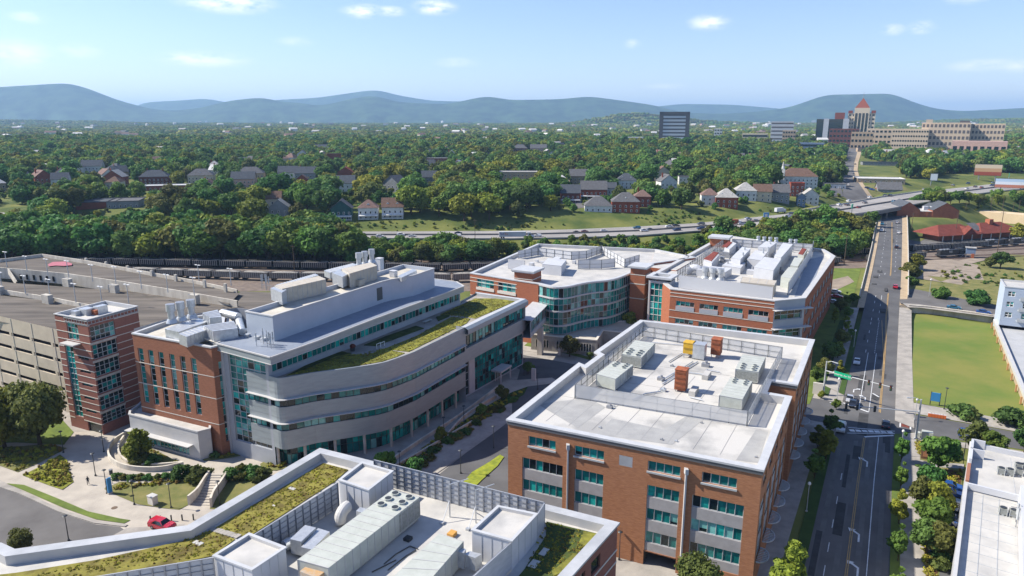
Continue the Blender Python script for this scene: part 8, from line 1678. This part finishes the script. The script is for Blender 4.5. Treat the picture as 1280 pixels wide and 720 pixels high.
def sample(poly,sp,hr,ymax,ymin=300,kind=0,label='',block=True,xm=1.1):
 pts=[]
 yy=ymin
 while yy<ymax:xs=np.arange(-yy*.95,yy*.95,sp);pts.append(np.stack([xs+rs.uniform(-.45,.45,len(xs))*sp,np.full(len(xs),yy)+rs.uniform(-.45,.45,len(xs))*sp],1));yy+=sp
 p=np.concatenate(pts);z=terr(p[:,0],p[:,1]);u,v=proj(p[:,0],p[:,1],z);k=inpoly(u,v,poly);p,z,u=p[k],z[k],u[k];h=rs.uniform(*hr,len(p))*np.where(rs.rand(len(p))<.12,1.2,1);D=np.hypot(p[:,0],p[:,1]);az=np.arctan2(p[:,0],p[:,1]);ok=np.abs(p[:,1]-np.interp(p[:,0],hwc[:,0],hwc[:,1]))>np.interp(p[:,0],hwc[:,0],hww)+4
 vt=proj(p[:,0],p[:,1],z+h)[1]
 for a,b,r,w,d,t,fy in zip(FA[:,0],FA[:,1],FA[:,2],FW,FD,FZ,FPY):
  near=np.abs(D-d)<220;near&=np.abs(az-t)<.2
  ok&=~(near&(np.hypot(p[:,0]-a,p[:,1]-b)<r))
  if block and w>8.5:
   hid=near&(D<d)&(vt<fy-w*.16)&(np.abs(az-t)<(w*.46+1)/FPX+.3*h/D)&(rs.rand(len(h))<(1 if w>17 else.5));h=np.where(hid,(2.5 if w>17 else 4)+3.5*rs.rand(len(h)),h)
  elif block and w==3:hid=near&(D<d)&(D>d*(1-h/66))&(np.abs(az-t)<9/FPX);h=np.where(hid,2.2,h)
 return[(p[i,0],p[i,1],z[i],h[i],D[i],label)for i in np.nonzero(ok)[0]]
HILLP=[(-400,286),(330,284),(430,273),(505,272),(560,279),(600,281),(640,274),(705,265),(760,266),(830,264),(930,260),(1000,254),(1050,248),(1052,225),(1052,205),(1060,178),(-400,178)]
A_L=[]
A_L+=sample([(-400,336),(-400,291),(425,293),(440,334),(160,330)],8.4,(14,20),640,300,label='tall broadleaf tree in the dense belt behind the garage trains')
A_L+=sample([(425,312),(640,317),(640,320),(600,331),(430,335)],7.6,(7,10.5),640,300,label='broadleaf tree in the dense belt between the trains and the highway')
A_L+=sample([(880,300),(935,288),(1000,279),(1060,272),(1094,267),(1084,300),(1074,320),(1000,331),(905,328)],7.2,(8,12.5),700,300,label='bushy tree in the thicket left of the avenue bridge')
A_L+=sample([(640,303),(780,299),(880,296),(905,300),(900,325),(820,330),(640,316)],8,(3,6),600,300,label='low tree on the slope behind the wavy building')
near_h=sample(HILLP,12,(11,19),2600,430,label='tree on the wooded hillside beyond the highway')
A_L+=near_h
A_L+=sample([(1098,240),(1125,228),(1140,222),(1160,226),(1175,219),(1215,216),(1290,217),(1500,215),(1500,178),(1082,178),(1082,198),(1100,203),(1128,212),(1128,225)],11.5,(12,18),2400,500,label='tree in the wood below the hospital')
A_L+=sample([(1140,262),(1150,251),(1200,247),(1245,243),(1500,236),(1500,262),(1280,256),(1250,258),(1205,264),(1198,256)],9,(5,9),700,400,label='scrubby tree on the slope right of the overpass');A_L+=sample([(1090,262),(1125,260),(1125,255),(1200,246),(1180,256),(1146,266)],9,(7,10),700,400,label='tree growing beside the overpass')
A_L.sort(key=lambda t:-t[3]/t[4]);nI=300;u_=0;REST=[]
for t in A_L:
 px,py=proj(t[0],t[1],t[2])
 if u_<nI and-40<px<1320 and t[3]>4.5:
  cz=int(min(4,max(0,px//256)));lb=t[5]+(('',', toward the left edge','')[0]);put(MID,R.choice([0,0,1,1,5,6,2,3,7,8,5,6,4,0]),t[0],t[1],t[2],t[3],10,lb,t[5].replace('broadleaf tree','trees').replace('bushy tree','trees').replace('low tree','trees').replace('tree ','trees ',1),wide=1.12);u_+=1
 elif-400<px<1700:REST.append(t)
def instancer(name,pts,meshes,h0):
 """stuff: one object, tree meshes instanced on its points"""
 src=bpy.data.collections.new(name+'_kinds')
 for i,me in enumerate(meshes):o=bpy.data.objects.new(f'{name}_kind_{i}',me);src.objects.link(o)
 me=bpy.data.meshes.new(name);me.from_pydata([(p[0],p[1],p[2]-.1)for p in pts],[],[]);n=len(pts)
 for nm,ty,val in(('sc','FLOAT',[p[3]/h0 for p in pts]),('rt','FLOAT',rs.uniform(0,6.28,n).tolist())):a=me.attributes.new(nm,ty,'POINT');a.data.foreach_set('value',val)
 o=bpy.data.objects.new(name,me);COL.objects.link(o);ng=bpy.data.node_groups.new(name,'GeometryNodeTree');ng.interface.new_socket('Geometry',in_out='INPUT',socket_type='NodeSocketGeometry');ng.interface.new_socket('Geometry',in_out='OUTPUT',socket_type='NodeSocketGeometry');N,L=ng.nodes,ng.links
 gi,go=N.new('NodeGroupInput'),N.new('NodeGroupOutput');ip=N.new('GeometryNodeInstanceOnPoints');ci=N.new('GeometryNodeCollectionInfo');ci.inputs['Collection'].default_value=src;ci.inputs['Separate Children'].default_value=True;ci.inputs['Reset Children'].default_value=True;ip.inputs['Pick Instance'].default_value=True
 def na(s):a=N.new('GeometryNodeInputNamedAttribute');a.data_type='FLOAT';a.inputs['Name'].default_value=s;return a.outputs['Attribute']
 cx=N.new('ShaderNodeCombineXYZ');L.new(na('rt'),cx.inputs['Z']);ri=N.new('FunctionNodeRandomValue');ri.data_type='INT';ri.inputs['Min'].default_value=0 if 0 else 0;ri.inputs[4].default_value=0;ri.inputs[5].default_value=len(meshes)-1
 L.new(gi.outputs[0],ip.inputs['Points']);L.new(ci.outputs[0],ip.inputs['Instance']);L.new(ri.outputs[2],ip.inputs['Instance Index']);L.new(cx.outputs[0],ip.inputs['Rotation']);L.new(na('sc'),ip.inputs['Scale']);L.new(ip.outputs[0],go.inputs[0])
 o.modifiers.new('plants','NODES').node_group=ng;tag(o,kind='stuff');return o
FARM=[crown_mesh('f',10,5.6,520,.85,12,100+i,FOL[(0,1,2,3,1,0,0,1,2,1)[i]],base=.08)for i in range(10)];MIDJ=[crown_mesh('g',10,5.0,1500,.55,20,120+i,FOL[(0,1,3,2,1,0)[i]],base=.1)for i in range(6)];SHJ=[crown_mesh('h',3,2.2,260,.4,8,140+i,FOL[i],base=0)for i in range(4)]
instancer('woodland',[t for t in REST if t[4]<1000 and t[3]>4.5],MIDJ,10);instancer('far_woodland',[t for t in REST if t[4]>=1000 and t[3]>4.5],FARM,10);instancer('undergrowth',[t for t in REST if t[3]<=4.5],SHJ,3)
bk=sample([(430,290),(640,288),(760,285),(860,280),(930,272),(1000,262),(1000,257),(930,262),(830,266),(700,268),(640,277),(560,281),(430,275)],4.5,(.5,2.0),620,380,block=False)+sample([(430,302),(640,303),(780,299),(900,293),(900,330),(640,325),(430,330)],5,(1.0,2.6),600,300,block=False)+sample([(1165,340),(1185,352),(1300,380),(1400,320),(1255,318),(1232,326)],5,(.5,1.6),400,200,block=False)+sample([(1140,262),(1150,251),(1245,243),(1500,236),(1500,262),(1205,264)],6,(1,2.4),700,380,block=False)+sample([(1035,330),(1076,336),(1080,322),(1050,320)],5,(1,2.5),420,280,block=False)
bk=[t for t in bk if math.sin(t[0]*.06+1)+math.sin(t[1]*.13+t[0]*.025)+rs.uniform(-.7,.7)>.1]
instancer('rough_shrubs',bk,SHJ,3)
def onroof(polys,z,sp):
 out=[]
 for q in polys:
  w=PP(q,z);xs=[p[0]for p in w];ys=[p[1]for p in w];n=int((max(xs)-min(xs))*(max(ys)-min(ys))/sp/sp);X,Y=rs.uniform(min(xs),max(xs),n),rs.uniform(min(ys),max(ys),n);u,v=proj(X,Y,z);k=inpoly(u,v,q);out+=[(a,b,z+.02,.1+.15*rs.rand())for a,b in zip(X[k],Y[k])]
 return out
SED=[crown_mesh('sd',1,.9,60,.16,4,160+i,mat(f'sedum_plant_{i}',c,.9),base=0)for i,c in enumerate(((.24,.22,.035),(.16,.16,.035),(.32,.32,.035),(.18,.12,.035),(.24,.21,.045)))]
sp_=onroof([[zoomN(650,160),zoomN(775,190),zoomN(715,245),zoomN(300,508),zoomN(240,516),zoomN(120,480)],[zoomN(90,495),zoomN(210,535),zoomN(105,616),(120,715),(40,735),(0,730),(120,701),(215,680)]],17.0,.38)+onroof([[zoomM(812,450),zoomM(1060,508),zoomM(1040,560),zoomM(860,720),zoomM(700,690)]],17.03,.38)+onroof([[(358,469),(390,464.5),(445,457),(478,451.5),(506,441),(478,436),(440,443)],[(511,439.5),(583,404),(588,398),(564,396),(520,420),(480,436)],[(594,373),(643,377),(594,398),(550,393)]],19.1,.5)
instancer('sedum_plants',sp_,SED,1)
mp=onroof([[(-60,572),(0,580),(22,588),(50,577),(82,561),(60,557),(20,560),(-60,562)],[(30,594),(50,584),(75,570),(84,578),(90,602),(78,610),(60,605)],[(326,580),(355,578),(360,584),(345,587)],[(252,571),(300,567),(275,573)],[(131,611),(150,604),(250,597),(256,602),(200,606),(150,612)],[(152,562),(180,558),(226,580),(165,581)],[(1144,549),(1203,562),(1200,575),(1146,570)],[(1153,662),(1171,667),(1171,740),(1153,740)],[(1166,586),(1201,589),(1199,610)],[(660,484),(600,513),(520,567),(475,603),(484,603),(560,551),(620,514)]],.13,.75)
instancer('meadow_plants',[(a,b,c,d*2.6)for a,b,c,d in mp],SED,1)
def clump(i):
 r=np.random.RandomState(200+i);V=[];F_=[];M=[]
 for k in range(14):
  me=FARM[r.randint(10)];n=len(V);x,y=r.uniform(-30,30,2);s=r.uniform(.8,1.3)
  b=MB();b.blob((x,y,5.5*s),6.8*s,6.8*s,5.5*s,7,4,jit=.22)
  V+=b.v;F_+=[tuple(q+n for q in f)for f in b.f]
 me=bpy.data.meshes.new('clump');me.from_pydata(V,[],F_);me.materials.append(FOL[i%4]);return me
cp=[]
yy=1900.
while yy<7500:
 xs=np.arange(-yy*1.0,yy*1.0,46+yy/250);ys_=np.full(len(xs),yy)+rs.uniform(-20,20,len(xs));xs=xs+rs.uniform(-20,20,len(xs));zz=terr(xs,ys_);ok=np.ones(len(xs),bool);u,v=proj(xs,ys_,zz)
 for a,b,r,w in zip(FA[:,0],FA[:,1],FA[:,2],FW):
  ok&=np.hypot(xs-a,ys_-b-(12 if w==8 else 0))>r+32
 ok&=v<182;cp+=[(x,y,z,1.0+.3*rs.rand())for x,y,z,k in zip(xs,ys_,zz,ok)if k];yy+=46+yy/250
instancer('distant_forest',[(x,y,z-1,s)for x,y,z,s in cp],[clump(i)for i in range(8)],1)
print('TREES',len(A_L),u_,len(REST),len(bk),len(cp))
ORD='first second third fourth fifth sixth seventh eighth ninth tenth eleventh twelfth thirteenth fourteenth fifteenth sixteenth seventeenth eighteenth'.split()
bl={}
for o in scene.objects:
 if o.parent is None and o.get('label'):bl.setdefault(o['label'],[]).append(o)
for lb,os_ in bl.items():
 if 1<len(os_)<=18 and 'tree' not in lb:
  bpy.context.view_layer.update()
  def sx(o):
   c=Vector(o.matrix_world.translation)if not o.type=='MESH' or len(o.data.vertices)==0 else o.matrix_world@(sum((v.co for v in o.data.vertices),Vector())/len(o.data.vertices));return proj(c.x,c.y,c.z)[0]
  for i,o in enumerate(sorted(os_,key=sx)):o['label']=' '.join((lb+f', {ORD[i]} from left').split()[:16])if len(lb.split())<=13 else ' '.join(lb.split()[:12])+f', {ORD[i]} from left'
